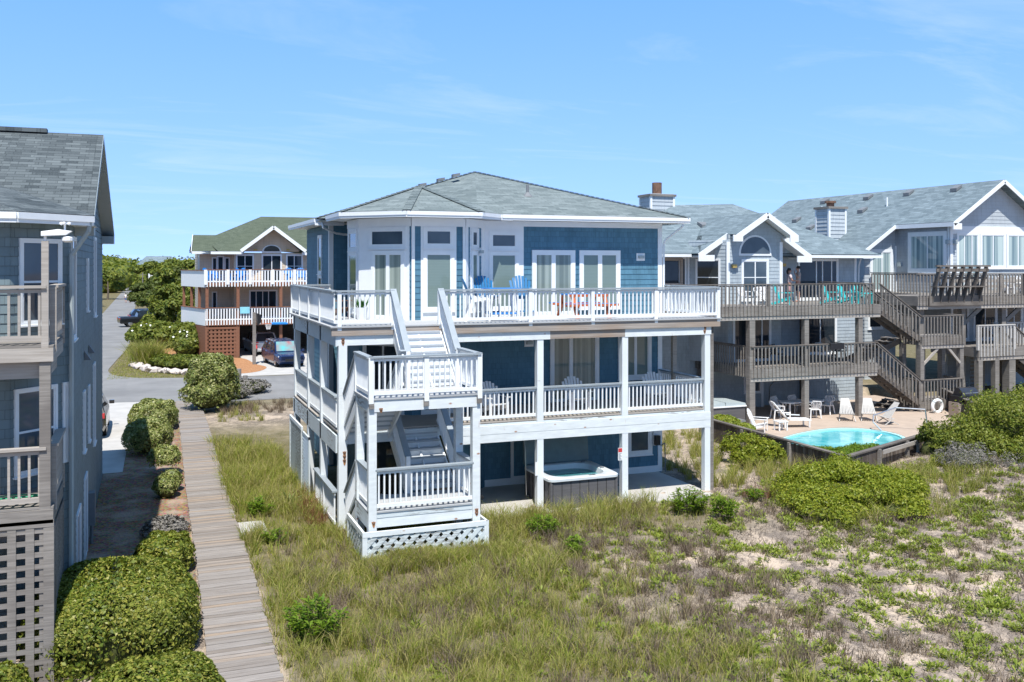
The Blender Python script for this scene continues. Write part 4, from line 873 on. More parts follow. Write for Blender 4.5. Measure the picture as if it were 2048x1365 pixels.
m = MB(); m.tube([(29.06, PY + 0.3, 1.55), (28.0, PY + .8, 1.65), (27.7, PY + 1.0, 1.2), (27.65, PY + 1.0, 0.5)], 0.025); m.build('drain_hose', X['black'], hb)

# ------------------------------------------------------------------ light grey house at the right edge
hc = thing('gabled_house', 'light grey clapboard house with a long roof and tall gable windows at the right edge', 'house', (41, 42, 0))
C0, C1, C2 = 0.4, 2.9, 5.5
siding(hc, Fr((38.1, 37), (1, 0)), 0, 8, C1, 9.2, 0.19, X['lightgrey']); siding(hc, Fr((38.1, 40.8), (0, -1)), 0, 3.8, C1, 9.25, 0.17, shingle_wall('grey_shingle_siding', (0.36, 0.385, 0.41), 0.2, 0.17, 0.07))
siding(hc, Fr((36.0, 40.8), (1, 0)), 0, 2.1, C0, 7.9, 0.19, X['lightgrey']); siding(hc, Fr((36.0, 55), (0, -1)), 0, 14.2, C0, 7.6, 0.19, X['lightgrey'])
siding(hc, Fr((36.0, 40.8), (1, 0)), 0, 2.1, 7.79, 9.2, 0.19, X['lightgrey'], lambda z: (min(1.98, (z - 7.79) * 1.45), 2.1))
siding(hc, Fr((38.1, 37), (1, 0)), 0, 6, 9.19, 11.1, 0.19, X['lightgrey'], lambda z: (0.0 + (z - 9.19) * 1.52, 6.1 - (z - 9.19) * 1.52))
m = MB(); m.box(36, 46, 55, 55.1, C0, 9); m.box(38.1, 46, 37.2, 37.3, C0, C1); m.each('back_wall', X['lightgrey'], hc)
xr_, zr_, sl_ = 41.1, 11.35, 0.66
roof = roof_poly('roof', [[(xr_, 36.4, zr_), (37.75, 36.4, zr_ - 3.35 * sl_), (37.75, 40.4, zr_ - 3.35 * sl_), (35.6, 40.4, zr_ - 5.5 * sl_), (35.6, 54, zr_ - 5.5 * sl_), (xr_, 54, zr_)], [(xr_, 36.4, zr_), (xr_, 54, zr_), (46.6, 54, zr_ - 5.5 * sl_), (46.6, 36.4, zr_ - 5.5 * sl_)], [(35.6, 54, zr_ - 5.5 * sl_), (xr_, 54, zr_), (xr_, 59, 8)]], 'roof_blue', hc, 0.14)
m = MB(); m.bar((37.7, 36.38, zr_ - 3.4 * sl_ - .1), (xr_, 36.38, zr_ - .1), .04, .19); m.bar((xr_, 36.38, zr_ - .1), (46.6, 36.38, zr_ - 5.5 * sl_ - .1), .04, .19); m.bar((35.5, 40.38, zr_ - 5.6 * sl_ - .1), (37.75, 40.38, zr_ - 3.35 * sl_ - .1), .04, .18)
m.box(37.7, 37.75, 36.4, 40.4, zr_ - 3.35 * sl_ - .24, zr_ - 3.35 * sl_ - .02); m.box(35.55, 36.2, 40.36, 40.42, zr_ - 5.6 * sl_ - .35, zr_ - 5.6 * sl_ - .05); m.box(37.65, 38.2, 36.36, 36.42, zr_ - 3.4 * sl_ - .36, zr_ - 3.4 * sl_ - .05); m.build('rake_fascia', X['white'], hc)
m = MB(); m.box(38.06, 38.24, 36.96, 37.02, C2, 9.1); m.box(38.06, 38.12, 37.0, 37.15, C2, 9.1); m.box(38.24, 44, 36.96, 36.99, 8.55, 8.95); m.box(38.05, 38.1, 40.7, 40.82, C2, 8); m.each('corner_board', X['white'], hc)
Fc = Fr((38.1, 37), (1, 0)); Fd = Fr((38.1, 40.8), (0, -1)); Fe = Fr((36.0, 40.8), (1, 0))
window(hc, Fc, 0.5, 1.8, C2 + .1, 8.5, mull=(0.9, 1.4), gl='gl_pale', trim=0.12, name='sliding_door'); window(hc, Fc, 2.08, 3.6, 6.9, 8.5, mull=(2.85,), gl='gl_pale', trim=0.13); window(hc, Fc, 3.9, 5.4, 6.9, 8.5, mull=(4.6,), gl='gl_pale', trim=0.13)
window(hc, Fd, 1.15, 3.4, 6.75, 8.5, mull=(2.3,), gl='gl_pale', trim=0.2); window(hc, Fe, 0.5, 1.75, C2 + .1, 7.65, mull=(1.15,), gl='gl_pale', trim=0.16, name='sliding_door')
for u0, u1 in ((0.1, 1.1), (1.6, 3.0), (3.8, 4.8)): window(hc, Fc, u0, u1, 3.2, 5.05, mull=((u0 + u1) / 2,), gl='gl_dark', trim=0.1)
window(hc, Fe, 0.3, 1.1, 3.6, 4.6, gl='gl_dark', trim=.1)
for F_, u, z in ((Fc, 0.22, 8.15), (Fd, 3.72, 8.15), (Fd, 0.4, 7.0)):
    m = MB(); F_.box(m, u - .1, u + .1, z - .12, z + .1, .02, .16); m.build('wall_light', X['vinyl_pale'], hc)
ch = chimney(hc, 35.95, 37.2, 43.6, 44.8, 6.5, 10.15, 'lightgrey')
m = MB(); m.cyl((36.55, 44.2, 10.27), (36.55, 44.2, 10.5), 0.22); m.cyl((36.55, 44.2, 10.5), (36.55, 44.2, 10.62), 0.32); m.build('flue', X['rust'], ch)
for (dx_, y) in ((0.55, 39.0), (0.55, 42.4), (0.6, 45.6), (.6, 49.5), (1.9, 44.6), (2.4, 50), (3.3, 47.5)):
    x = xr_ - dx_; z = zr_ - dx_ * sl_; m = MB(); m.prism([(x - .2, y - .22, z - .1), (x + .2, y - .22, z + .17), (x + .2, y - .22, z + .27), (x - .2, y - .22, z + .08)], (0, .44, 0)); m.build('roof_vent', X['lead'], roof)
for (dx_, y) in ((1.55, 43.0), (1.9, 48.2), (2.6, 52)):
    x = xr_ - dx_; z = zr_ - dx_ * sl_; m = MB(); m.cyl((x, y, z - .1), (x, y, z + .5), .05); m.build('vent_pipe', X['white'], roof)
# decks
QY = 34.6
wdeck(hc, 33.6, 44, QY, 36.95, C2, 'upper_deck_floor'); wdeck(hc, 36.2, 38.1, 36.95, 40.7, C2, 'side_deck_floor')
wr2 = dict(wr, cap='old_wood')
railing(hc, (33.6, QY, C2), (44, QY, C2), h=1.05, posts=(.35, .5, .65, .8), **wr2); railing(hc, (36.3, 40.6, C2), (36.3, 37, C2), h=1.05, **wr2)
for x in (36.8, 39.4, 42): m = MB(); m.bar((x, QY + .5, 4.0), (x + 1.1, QY + .1, 5.1), .12, .18); m.each('brace', X['old_wood'], hc)
for x in (34.2, 36.8, 39.4, 42): post(x, QY + .45, 0.2, C2 - .4, 0.25, 'old_wood', hc)
lattice(hc, Fr((37.2, QY + 1.4), (1, 0)), 0, 6, C2 + .05, C2 + .85, .27, .14, 'tan_wood', 0.0, None, diag=False)
# cantilevered bench on the rail
m = MB(); m.box(34.2, 37.5, QY - .62, QY - .5, C2 + 1.38, C2 + 1.46); m.box(34.2, 37.4, QY - .6, QY - .54, C2 + 1.15, C2 + 1.3)
for i in range(7):
    x = 34.4 + i * .48; m.bar((x, QY - .05, C2 - .35), (x - .02, QY - .58, C2 + 1.4), .06, .2)
m.box(34.3, 37.4, QY - .5, QY - .1, C2 + .42, C2 + .47); m.box(34.2, 37.5, QY - .16, QY - .1, C2 - .45, C2 + .02); m.box(34.4, 37.5, QY - .42, QY - .36, C2 + .8, C2 + .92)
m.build('bench', X['dark_wood'], hc)
wdeck(hc, 36.7, 44, QY - .6, 36.9, 3.05, 'lower_deck_floor')
pale = wood('sun_bleached_wood', (0.40, 0.38, 0.36), (0.58, 0.565, 0.54)); X['pale_wood'] = pale
wr3 = dict(wr2, white='pale_wood', cap='pale_wood')
railing(hc, (36.7, QY - .6, 3.05), (39.0, QY - .6, 3.05), h=1.05, posts=(0, .5, 1), **wr3); railing(hc, (39.0, QY + .6, 3.05), (44, QY + .6, 3.05), h=1.05, **wr3)
flight(hc, QY - .55, QY + .5, (39.0, 3.05), (42.5, .6), 11, 'dark_wood', 'old_wood', axis='x', open_=True)
for y in (QY - .6, QY + .5): railing(hc, (39.0, y, 3.05), (42.5, y, .6), h=1.0, white='old_wood', cap='dark_wood', gap=.2, bw=.05, skirt=.2, capw=.12, brail=False, name='stair_railing')
for x, y in ((36.85, QY - .5), (37.9, QY - .5), (38.9, QY - .4), (38.4, QY + .8), (41, QY + 1.6), (36.9, QY + 1.8), (42.6, QY + .8)): post(x, y, 0.1, 2.6, .26 if x != 38.9 else .4, 'old_wood', hc)
m = MB()
for i in range(9): m.box(38.6, 39.4, 36.2, 36.22, 0.7 + i * .19, .8 + i * .19)
m.build('slat_screen', X['tan_wood'], hc)
hc.location = (45.9, 47.05, -0.84); hc.scale = (1.12,) * 3
# ------------------------------------------------------------------ furniture, vehicles, people
def adirondack(name, label, cmat, loc, rz, group=None, tall=0.0, frame=None, cat='chair'):
    t = thing(name, label, cat, (0, 0, 0), 0, group); fm_ = frame or cmat; h = tall
    m = MB()
    for i in range(5):
        y = -0.30 + i * 0.105; z = 0.37 - i * 0.026 + h; m.box(-0.27, 0.27, y, y + 0.095, z - 0.02, z)
    m.build('seat', X[cmat], t)
    m = MB()
    for i in range(-3, 4):
        x0 = i * 0.078; x1 = i * 0.105; top_ = 0.98 - 0.018 * i * i + h
        m.bar((x0, 0.20, 0.24 + h), (x1, 0.20 + (top_ - .24 - h) * 0.42, top_), 0.076, 0.02, (0, 1, 0.4))
    m.bar((-.3, .34, .56 + h), (.3, .34, .56 + h), .06, .03); m.build('backrest', X[cmat], t)
    for s_ in (-1, 1):
        m = MB(); m.prism([(s_ * .26, -.38, .56 + h), (s_ * .40, -.36, .56 + h), (s_ * .38, .0, .56 + h), (s_ * .32, .36, .56 + h), (s_ * .28, .36, .56 + h)], (0, 0, .022)); m.build('armrest', X[fm_], t)
        m = MB(); m.bar((s_ * .29, -.30, 0), (s_ * .29, -.30, .56 + h), .09, .03, (0, 1, 0)); m.build('front_leg', X[fm_], t)
        m = MB()
        if h: m.bar((s_ * .28, .42, 0), (s_ * .27, .12, .40 + h), .1, .03, (1, 0, 0)); m.bar((s_ * .27, -.30, .34 + h), (s_ * .27, .25, .24 + h), .03, .1)
        else: m.bar((s_ * .26, -.30, .32), (s_ * .26, .55, .03), .03, .12)
        m.build('rear_leg', X[fm_], t)
    if h:
        m = MB(); m.box(-.3, .3, -.42, -.22, .22, .25); m.build('footrest', X[cmat], t)
    t.location = loc; t.rotation_euler = (0, 0, rz); return t
ad0 = adirondack('adirondack_chair', 'white slatted chair behind the first deck rail beside the stair tower', 'plastic_white', (9.85, 27.1, Z1), 0.15, 'white chairs on the middle deck')
copy_tree(ad0, (12.75, 27.4, Z1), -0.05, 'white slatted chair on the middle deck in front of the curtained door'); copy_tree(ad0, (15.75, 27.6, Z1), -0.12, 'white slatted chair on the middle deck below the blinds window')
adirondack('adirondack_chair', 'brown wooden slatted chair on the upper deck beside the bay', 'brown_seat', (5.45, 29.3, Z2), 0.9)
def side_chair(name, label, m1, m2, loc, rz, group=None):   # bar-height chair
    return adirondack(name, label, m1, loc, rz, group, 0.36, m2)
b0 = side_chair('bar_chair', 'tall blue and white deck chair turned sideways at the left of the bar table', 'teal_blue', 'plastic_white', (9.3, 27.0, Z2), 1.35, 'tall blue and white chairs')
copy_tree(b0, (9.95, 28.0, Z2), 0.05, 'tall blue and white deck chair behind the bar table'); copy_tree(b0, (11.1, 27.9, Z2), -0.15, 'tall blue and white deck chair right of the bar table by the curtained door')
t = thing('bar_table', 'tall blue topped table with white legs on the upper deck', 'table', (10.0, 27.0, Z2))
m = MB()
for i in range(7): m.box(9.55, 10.55, 26.62 + i * .12, 26.73 + i * .12, Z2 + .95, Z2 + .98)
m.build('tabletop', X['bright_blue'], t)
for x, dx_ in ((9.68, -.12), (10.42, .12)):
    for y in (26.75, 27.25): m = MB(); m.bar((x, y, Z2 + .95), (x + dx_, y, Z2), .09, .05); m.build('leg', X['plastic_white'], t)
box_part('footrest', 'bright_blue', t, 9.65, 10.45, 26.7, 27.3, Z2 + .2, Z2 + .24)
# picnic table
t = thing('picnic_table', 'orange picnic table with bright blue top and benches on the upper deck', 'picnic table', (13.05, 27.5, Z2))
m = MB(); m.box(12.35, 13.75, 27.15, 27.9, Z2 + .72, Z2 + .76); m.build('tabletop', X['bright_blue'], t)
for y in (26.75, 28.1): m = MB(); m.box(12.2, 13.9, y, y + .28, Z2 + .43, Z2 + .47); m.build('bench', X['bright_blue'], t); box_part('bench_edge', 'orange', t, 12.2, 13.9, y - .02, y - .002, Z2 + .39, Z2 + .46)
box_part('table_edge', 'orange', t, 12.35, 13.75, 27.12, 27.148, Z2 + .67, Z2 + .755)
for x in (12.5, 13.6):
    m = MB(); m.bar((x, 27.2, Z2 + .72), (x, 26.8, Z2), .06, .12, (1, 0, 0)); m.bar((x, 27.85, Z2 + .72), (x, 28.3, Z2), .06, .12, (1, 0, 0)); m.bar((x, 26.75, Z2 + .39), (x, 28.35, Z2 + .39), .06, .1); m.build('leg_frame', X['orange'], t)
# planter beside the bay door
t = thing('potted_plant', 'green plant in a tall white planter beside the brown deck chair', 'planter', (5.95, 27.9, Z2)); m = MB(); m.lathe((5.95, 27.9, Z2), [(0.13, 0), (0.2, .42), (0.18, .42), (0.16, .38)], 14); m.build('pot', X['plastic_white'], t)
m = MB()
for i in range(40):
    a_ = rnd.random() * 6.28; r_ = rnd.random() * .17; p = Vector((5.95 + r_ * math.cos(a_), 27.9 + r_ * math.sin(a_), Z2 + .4)); q = p + Vector((math.cos(a_) * .12, math.sin(a_) * .12, .15 + .2 * rnd.random())); n_ = Vector((-math.sin(a_), math.cos(a_), 0)) * .03
    m.poly([p, (p + q) / 2 + n_, q, (p + q) / 2 - n_])
m.build('leaves', leafy('potted_leaves', [(0.03, .12, .02), (.06, .2, .03)]), t)
# hot tub, open
t = thing('hot_tub', 'open hot tub with grey panels and white rim on the patio under the deck', 'hot tub', (12.1, 26.6, Z0))
tx0, tx1, ty0, ty1, tz = 10.98, 13.28, 25.48, 27.6, Z0 + 0.92
m = MB(); w_ = .1
m.box(tx0 + .05, tx1 - .05, ty0 + .05, ty0 + w_, Z0, tz - .08); m.box(tx0 + .05, tx1 - .05, ty1 - w_, ty1 - .05, Z0, tz - .08); m.box(tx0 + .05, tx0 + w_, ty0 + w_, ty1 - w_, Z0, tz - .08); m.box(tx1 - w_, tx1 - .05, ty0 + w_, ty1 - w_, Z0, tz - .08)
cab = m.build('cabinet', X['tub_grey'], t)
m = MB()
for x in np.arange(tx0 + .12, tx1 - .05, .29): m.box(x, x + .012, ty0 + .038, ty0 + .05, Z0 + .03, tz - .1)
for y in np.arange(ty0 + .2, ty1, .3): m.box(tx0 + .038, tx0 + .05, y, y + .012, Z0 + .03, tz - .1)
m.build('panel_rib', X['black'], cab)
def rr(x0, x1, y0, y1, r, n=6, wob=0.0):
    out_ = []
    for cx, cy, a0 in ((x1 - r, y1 - r, 0), (x0 + r, y1 - r, 90), (x0 + r, y0 + r, 180), (x1 - r, y0 + r, 270)):
        for i in range(n + 1): a_ = R(a0 + 90 * i / n); out_.append((cx + r * math.cos(a_), cy + r * math.sin(a_)))
    return out_
rings = [(0, .18, tz - .10), (0, .18, tz - .03), (.03, .18, tz), (.2, .45, tz), (.24, .5, tz - .02), (.32, .55, tz - .35), (.5, .5, tz - .37), (.55, .45, tz - .75)]
V = []; Fc_ = []
for k, (ins, r_, z) in enumerate(rings):
    V += [(x, y, z) for x, y in rr(tx0 + ins, tx1 - ins, ty0 + ins, ty1 - ins, r_)]
n = len(V) // len(rings)
for k in range(len(rings) - 1):
    for i in range(n): Fc_.append((k * n + i, k * n + (i + 1) % n, (k + 1) * n + (i + 1) % n, (k + 1) * n + i))
Fc_.append(tuple(range((len(rings) - 1) * n, len(rings) * n)))
m = MB(); m.add(V, Fc_); m.build('shell', plain('white_acrylic', (0.62, 0.66, 0.68), 0.25, 0.5, var=.03), t, smooth=True)
wm = NM('tub_water', 0.03, 0.5); wm.b.inputs['Transmission Weight'].default_value = 0.55; wm.b.inputs['IOR'].default_value = 1.33; wm.bump(wm.noise(wm.obj(), 5, 3), 0.25, 0.02); wm.base((0.12, 0.42, 0.45))
m = MB(); m.poly([(x, y, tz - .17) for x, y in rr(tx0 + .27, tx1 - .27, ty0 + .27, ty1 - .27, .5)]); m.build('water', wm.m, t)
for (x, y) in ((tx1 - .35, ty1 - .25), (tx0 + .5, ty1 - .18), (tx1 - .16, ty0 + .9)):
    m = MB(); m.lathe((x, y, tz), [(.07, 0), (.06, .03), (0, .035)], 10); m.build('jet_knob', X['lead'], t)
box_part('control_pad', 'black', t, 12.3, 12.5, ty0 + .06, ty0 + .14, tz, tz + .006)
for (x0, x1) in ((11.0, 13.22),):
    m = MB(); m.hexa([(x0, ty1 - .1, tz + .02), (x1, ty1 - .1, tz + .02), (x1, ty1 + .02, tz + .02), (x0, ty1 + .02, tz + .02)], [(x0, ty1 + .02, tz + 1.0), (x1, ty1 + .02, tz + 1.0), (x1, ty1 + .14, tz + 1.0), (x0, ty1 + .14, tz + 1.0)])
    m.build('cover', X['vinyl'], t, bevel=.03)
m = MB(); m.tube([(10.95, ty1 - .2, tz + 1.03), (10.88, ty1 - .3, tz + 1.0), (10.86, ty1 - .5, tz + .55)], .025); m.tube([(10.86, ty1 - .5, tz + .55), (10.9, ty1 - .5, Z0 + .1), (10.99, ty1 - .5, Z0 + .06)], .018); m.build('cover_lifter', X['metal'], t)
# safety sign and notice
def sign(label, x0, x1, y, z0, z1, top_red):
    t = thing('notice_sign', label, 'sign', (x0, y, z0)); box_part('board', 'plastic_white', t, x0, x1, y - .012, y, z0, z1)
    if top_red:
        box_part('header', 'red', t, x0 + .005, x1 - .005, y - .016, y - .0125, z1 - .13, z1 - .01)
        m = MB()
        for i in range(7): m.box(x0 + .015, x1 - .02 - .02 * (i % 3), y - .0165, y - .013, z0 + .03 + i * .03, z0 + .04 + i * .03)
        m.build('text_lines', X['lead'], t)
sign('white safety notice with a red header on the post right of the hot tub', 13.46, 13.6, YF - .045, Z0 + 1.2, Z0 + 1.58, True)
sign('small blank white notice on the post left of the hot tub', 10.72, 10.80, YF - .045, Z0 + .95, Z0 + 1.35, False)
# black bin by the stair tower
t = thing('waste_bin', 'black bin half hidden behind the lattice skirt of the stair tower', 'bin', (8.35, 25.0, -.3)); m = MB(); m.hexa([(8.1, 24.75, -.3), (8.55, 24.75, -.3), (8.55, 25.25, -.3), (8.1, 25.25, -.3)], [(8.05, 24.7, .55), (8.6, 24.7, .55), (8.6, 25.3, .55), (8.05, 25.3, .55)]); m.build('bin_body', X['black'], t); m = MB(); m.box(8.02, 8.66, 24.66, 25.34, .55, .62); m.cyl((8.62, 24.75, .55), (8.62, 25.25, .55), .03); m.build('lid', X['black'], t)

# ---- pool terrace furniture
PZ = -0.345
t = thing('hot_tub', 'closed hot tub under a pale grey folding cover beside the wooden post', 'hot tub', (24.8, 38, PZ)); box_part('cabinet', 'tub_grey', t, 23.6, 25.75, 37.0, 39.0, PZ, PZ + .8); box_part('rim', 'plastic_white', t, 23.55, 25.8, 36.95, 39.05, PZ + .8, PZ + .86)
for x0, x1 in ((23.58, 24.66), (24.69, 25.78)): m = MB(); m.hexa([(x0, 36.97, PZ + .86), (x1, 36.97, PZ + .86), (x1, 39.03, PZ + .86), (x0, 39.03, PZ + .86)], [(x0 + .02, 37.0, PZ + (.96 if x0 < 24 else 1.02)), (x1 - .02, 37.0, PZ + (1.02 if x0 < 24 else .96)), (x1 - .02, 39.0, PZ + (1.02 if x0 < 24 else .96)), (x0 + .02, 39.0, PZ + (.96 if x0 < 24 else 1.02))]); m.build('cover', X['vinyl_pale'], t)
t = box_part('tub_step', 'lead', None, 24.6, 25.3, 36.3, 36.85, PZ, PZ + .3); tag(t, 'dark grey step in front of the closed hot tub', 'step')
adirondack('adirondack_chair', 'white high backed plastic chair at the left end of the pool terrace', 'plastic_white', (25.15, 35.1, PZ), 0.75)
t = thing('sun_lounger', 'white plastic lounger with raised back beside the pool', 'sun lounger', (26.8, 35.7, PZ)); 
m = MB(); m.bar((27.0, 35.6, PZ + .36), (28.0, 35.35, PZ + .33), .6, .05); m.build('seat', X['plastic_white'], t)
m = MB()
for i in range(6): p = Vector((27.0, 35.62, PZ + .38)).lerp(Vector((26.4, 35.9, PZ + 1.15)), i / 6); q = Vector((27.0, 35.62, PZ + .38)).lerp(Vector((26.4, 35.9, PZ + 1.15)), (i + .8) / 6); m.bar(p, q, .6, .04, (1, -.4, 1))
m.build('backrest', X['plastic_white'], t)
for x, y in ((26.75, 35.4), (26.9, 35.95), (27.85, 35.1), (27.95, 35.65)): m = MB(); m.bar((x, y, PZ + .36), (x, y, PZ), .06, .05); m.build('leg', X['plastic_white'], t)
for s_ in (-.33, .3): m = MB(); m.bar((26.75, 35.65 + s_, PZ + .62), (27.35, 35.5 + s_, PZ + .58), .07, .04); m.build('armrest', X['plastic_white'], t)
t = thing('side_table', 'small white plastic table between the white chair and lounger', 'table', (26.2, 35.0, PZ)); m = MB(); m.box(25.95, 26.45, 34.75, 35.2, PZ + .38, PZ + .42); m.build('tabletop', X['plastic_white'], t)
for x in (26.0, 26.4):
    for y in (34.8, 35.15): m = MB(); m.bar((x, y, PZ + .38), (x, y, PZ), .05, .05); m.build('leg', X['plastic_white'], t)
def mono(label, loc, rz, mat='plastic_white', group=None, name='patio_chair'):
    t = thing(name, label, 'chair', (0, 0, 0), 0, group); box_part('seat', mat, t, -.24, .24, -.24, .22, .41, .45)
    m = MB()
    for i in range(7):
        a_ = -1 + i / 3.0; m.bar((a_ * .17, .2, .45), (a_ * .24, .34, .86 - .1 * a_ * a_), .035, .02, (0, 1, 0))
    m.bar((-.25, .31, .72), (-.2, .34, .82), .04, .03); m.bar((.25, .31, .72), (.2, .34, .82), .04, .03); m.bar((-.2, .34, .83), (.2, .345, .86), .05, .03); m.build('backrest', X[mat], t)
    for s_ in (-1, 1):
        m = MB(); m.bar((s_ * .27, -.2, .64), (s_ * .27, .26, .66), .05, .03); m.bar((s_ * .27, -.2, .64), (s_ * .27, -.22, .43), .04, .04); m.build('armrest', X[mat], t)
        for y in (-.22, .24): m = MB(); m.bar((s_ * .22, y * .9, .42), (s_ * .27, y * 1.15, 0), .045, .045); m.build('leg', X[mat], t)
    t.location = loc; t.rotation_euler = (0, 0, rz); return t
p0 = mono('white plastic armchair at the left end of the patio table', (28.0, 37.6, PZ), 1.3, group='white chairs round the patio table')
for l_, q, rz in (('white plastic armchair behind the left half of the patio table', (28.8, 38.6, PZ), 0.2), ('white plastic armchair behind the wooden post at the patio table', (29.9, 38.7, PZ), 0.0), ('white plastic armchair in front of the patio table right of the post', (29.75, 37.2, PZ), 2.9), ('white plastic armchair at the right end of the patio table', (31.2, 38.0, PZ), -1.1)): copy_tree(p0, q, rz, l_)
t = thing('patio_table', 'long white plastic table under the wooden deck of the pool house', 'table', (29.6, 37.9, PZ)); m = MB(); m.prism([(x, y, PZ + .7) for x, y in rr(28.4, 30.8, 37.45, 38.3, .4)], (0, 0, .04)); m.build('tabletop', X['plastic_white'], t)
for x in (28.7, 30.5):
    for y in (37.6, 38.15): m = MB(); m.cyl((x, y, PZ + .7), (x, y, PZ), .035); m.build('leg', X['plastic_white'], t)
def slat_chair(label, loc, rz, group='slatted folding loungers by the pool'):
    t = thing('slat_lounger', label, 'lounger', (0, 0, 0), 0, group); m = MB()
    for i in range(9): a_ = (i - 4) / 4; m.bar((a_ * .30, -.12, .30), (a_ * .16, .42, .98), .05, .03, (0, 1, -.5))
    m.build('backrest', X['pale_wood'], t); m = MB()
    for i in range(9): a_ = (i - 4) / 4; m.bar((a_ * .30, .12, .26), (a_ * .30, -.42, .36), .05, .03)
    m.build('seat', X['pale_wood'], t)
    for s_ in (-1, 1): m = MB(); m.bar((s_ * .28, -.3, .33), (s_ * .34, .3, .0), .035, .035); m.bar((s_ * .3, .05, .3), (s_ * .36, -.42, 0), .035, .035); m.build('leg', X['pale_wood'], t)
    t.location = loc; t.rotation_euler = (0, 0, rz); return t
s0 = slat_chair('pale slatted folding lounger left of the wooden post by the pool', (30.75, 36.1, PZ), -0.55); copy_tree(s0, (31.75, 35.75, PZ), -0.6, 'pale slatted folding lounger right of the wooden post by the pool'); copy_tree(s0, (31.9, 34.6, PZ), -1.75, 'pale slatted folding lounger seen side on by the pool handrail')
m = MB(); m.tube([(30.3, 33.3, PZ), (30.1, 33.6, PZ + .35), (30.25, 33.75, PZ + .6), (31.2, 33.4, PZ + .95), (32.0, 32.5, PZ + .95), (32.05, 32.4, PZ)], .03, 8); tag(m.build('pool_handrail', X['metal'], smooth=True), 'bent steel handrail at the right end of the pool', 'handrail')
t = thing('life_ring', 'white life ring hanging below the lower stair landing', 'life ring', (35.0, 36.6, .3)); c = (36.5, 36.3, -.02); V = []; Fc_ = []
for i in range(24):
    for j in range(10): a_, b_ = i * math.pi / 12, j * math.pi / 5; r_ = .3 + .085 * math.cos(b_); V.append((c[0] + r_ * math.cos(a_), c[1] + .085 * math.sin(b_), c[2] + r_ * math.sin(a_)))
for i in range(24):
    for j in range(10): Fc_.append((i * 10 + j, ((i + 1) % 24) * 10 + j, ((i + 1) % 24) * 10 + (j + 1) % 10, i * 10 + (j + 1) % 10))
m = MB(); m.add(V, Fc_); m.build('ring', X['plastic_white'], t, smooth=True)
m = MB()
for k in range(4): a_ = math.pi / 4 + k * math.pi / 2; m.cyl((c[0] + .3 * math.cos(a_ - .1), c[1] - .0, c[2] + .3 * math.sin(a_ - .1)), (c[0] + .3 * math.cos(a_ + .1), c[1], c[2] + .3 * math.sin(a_ + .1)), .095)
m.build('band', X['vinyl_pale'], t)
t = thing('gas_grill', 'black gas grill on a wooden stand beside the stair landing', 'grill', (35.2, 33.6, PZ)); gx, gy = 36.75, 34.8
box_part('stand', 'raw_wood', t, gx - .75, gx - .1, gy - .3, gy + .3, PZ, PZ + .75); box_part('cabinet', 'black', t, gx - .7, gx + .7, gy - .33, gy + .3, PZ + .75, PZ + 1.05)
m = MB(); m.prism([(gx - .5, gy - .3, PZ + 1.05), (gx - .5, gy - .28, PZ + 1.25), (gx - .5, gy - .1, PZ + 1.42), (gx - .5, gy + .15, PZ + 1.42), (gx - .5, gy + .3, PZ + 1.05)], (1.0, 0, 0)); m.build('hood', plain('dark_steel', (.12, .12, .13), .3, .5, .8), t)
m = MB(); m.cyl((gx - .4, gy - .36, PZ + 1.2), (gx + .4, gy - .36, PZ + 1.2), .02); m.build('handle', X['metal'], t)
for k in range(4): m = MB(); m.cyl((gx - .45 + .3 * k, gy - .33, PZ + .93), (gx - .45 + .3 * k, gy - .38, PZ + .93), .04); m.build('knob', X['metal'], t)
# upper deck of the pool house
q0 = adirondack('adirondack_chair', 'turquoise slatted chair in front of the two people on the wooden deck', 'turq', (28.75, 38.1, B2), 0.75, 'turquoise deck chairs')
for l_, q, rz in (('turquoise slatted chair right of the sliding door on the wooden deck', (31.7, 38.2, B2), 0.6), ('turquoise slatted chair second from the top of the outside stair', (32.5, 38.0, B2), 0.5), ('turquoise slatted chair at the top of the outside stair', (33.6, 38.4, B2), -0.2)): copy_tree(q0, q, rz, l_)
t = thing('side_table', 'turquoise side table at the top of the wooden outside stair', 'table', (33.1, 37.4, B2)); box_part('tabletop', 'turq', t, 32.75, 33.35, 37.2, 37.7, B2 + .5, B2 + .54)
for x in (32.8, 33.3):
    for y in (37.25, 37.65): m = MB(); m.bar((x, y, B2 + .5), (x, y, B2), .06, .04); m.build('leg', X['turq'], t)
for i, (x, y, rz, l_) in enumerate(((26.6, 38.2, .4, 'white deck chair left of the towel covered chair on the wooden deck'), (27.6, 38.4, -.3, 'white deck chair covered with a patterned towel below the arched window'))):
    mono(l_, (x, y, B2), rz)
m = MB(); m.box(27.35, 27.85, 38.15, 38.75, B2 + .5, B2 + .9); 
tm_ = NM('patterned_towel', .9); v_ = tm_.n('ShaderNodeTexVoronoi'); tm_.put(v_.inputs['Vector'], tm_.obj()); v_.inputs['Scale'].default_value = 16; tm_.base(tm_.mix(tm_.ramp(v_.outputs['Distance'], [(.3, 0.0), (.34, 1.0)]), (.12, .12, .14), (.7, .7, .7)))
tw = MB()
for i in range(8):
    x = 27.32 + i * .07; tw.hexa([(x, 38.05 + .02 * (i % 2), B2 + .25), (x + .07, 38.05 + .02 * ((i + 1) % 2), B2 + .25), (x + .07, 38.08 + .02 * ((i + 1) % 2), B2 + .25), (x, 38.08 + .02 * (i % 2), B2 + .25)], [(x, 38.3, B2 + .88), (x + .07, 38.3, B2 + .88), (x + .07, 38.34, B2 + .88), (x, 38.34, B2 + .88)])
tag(tw.build('beach_towel', tm_.m), 'black and white patterned towel draped over a white deck chair', 'towel')
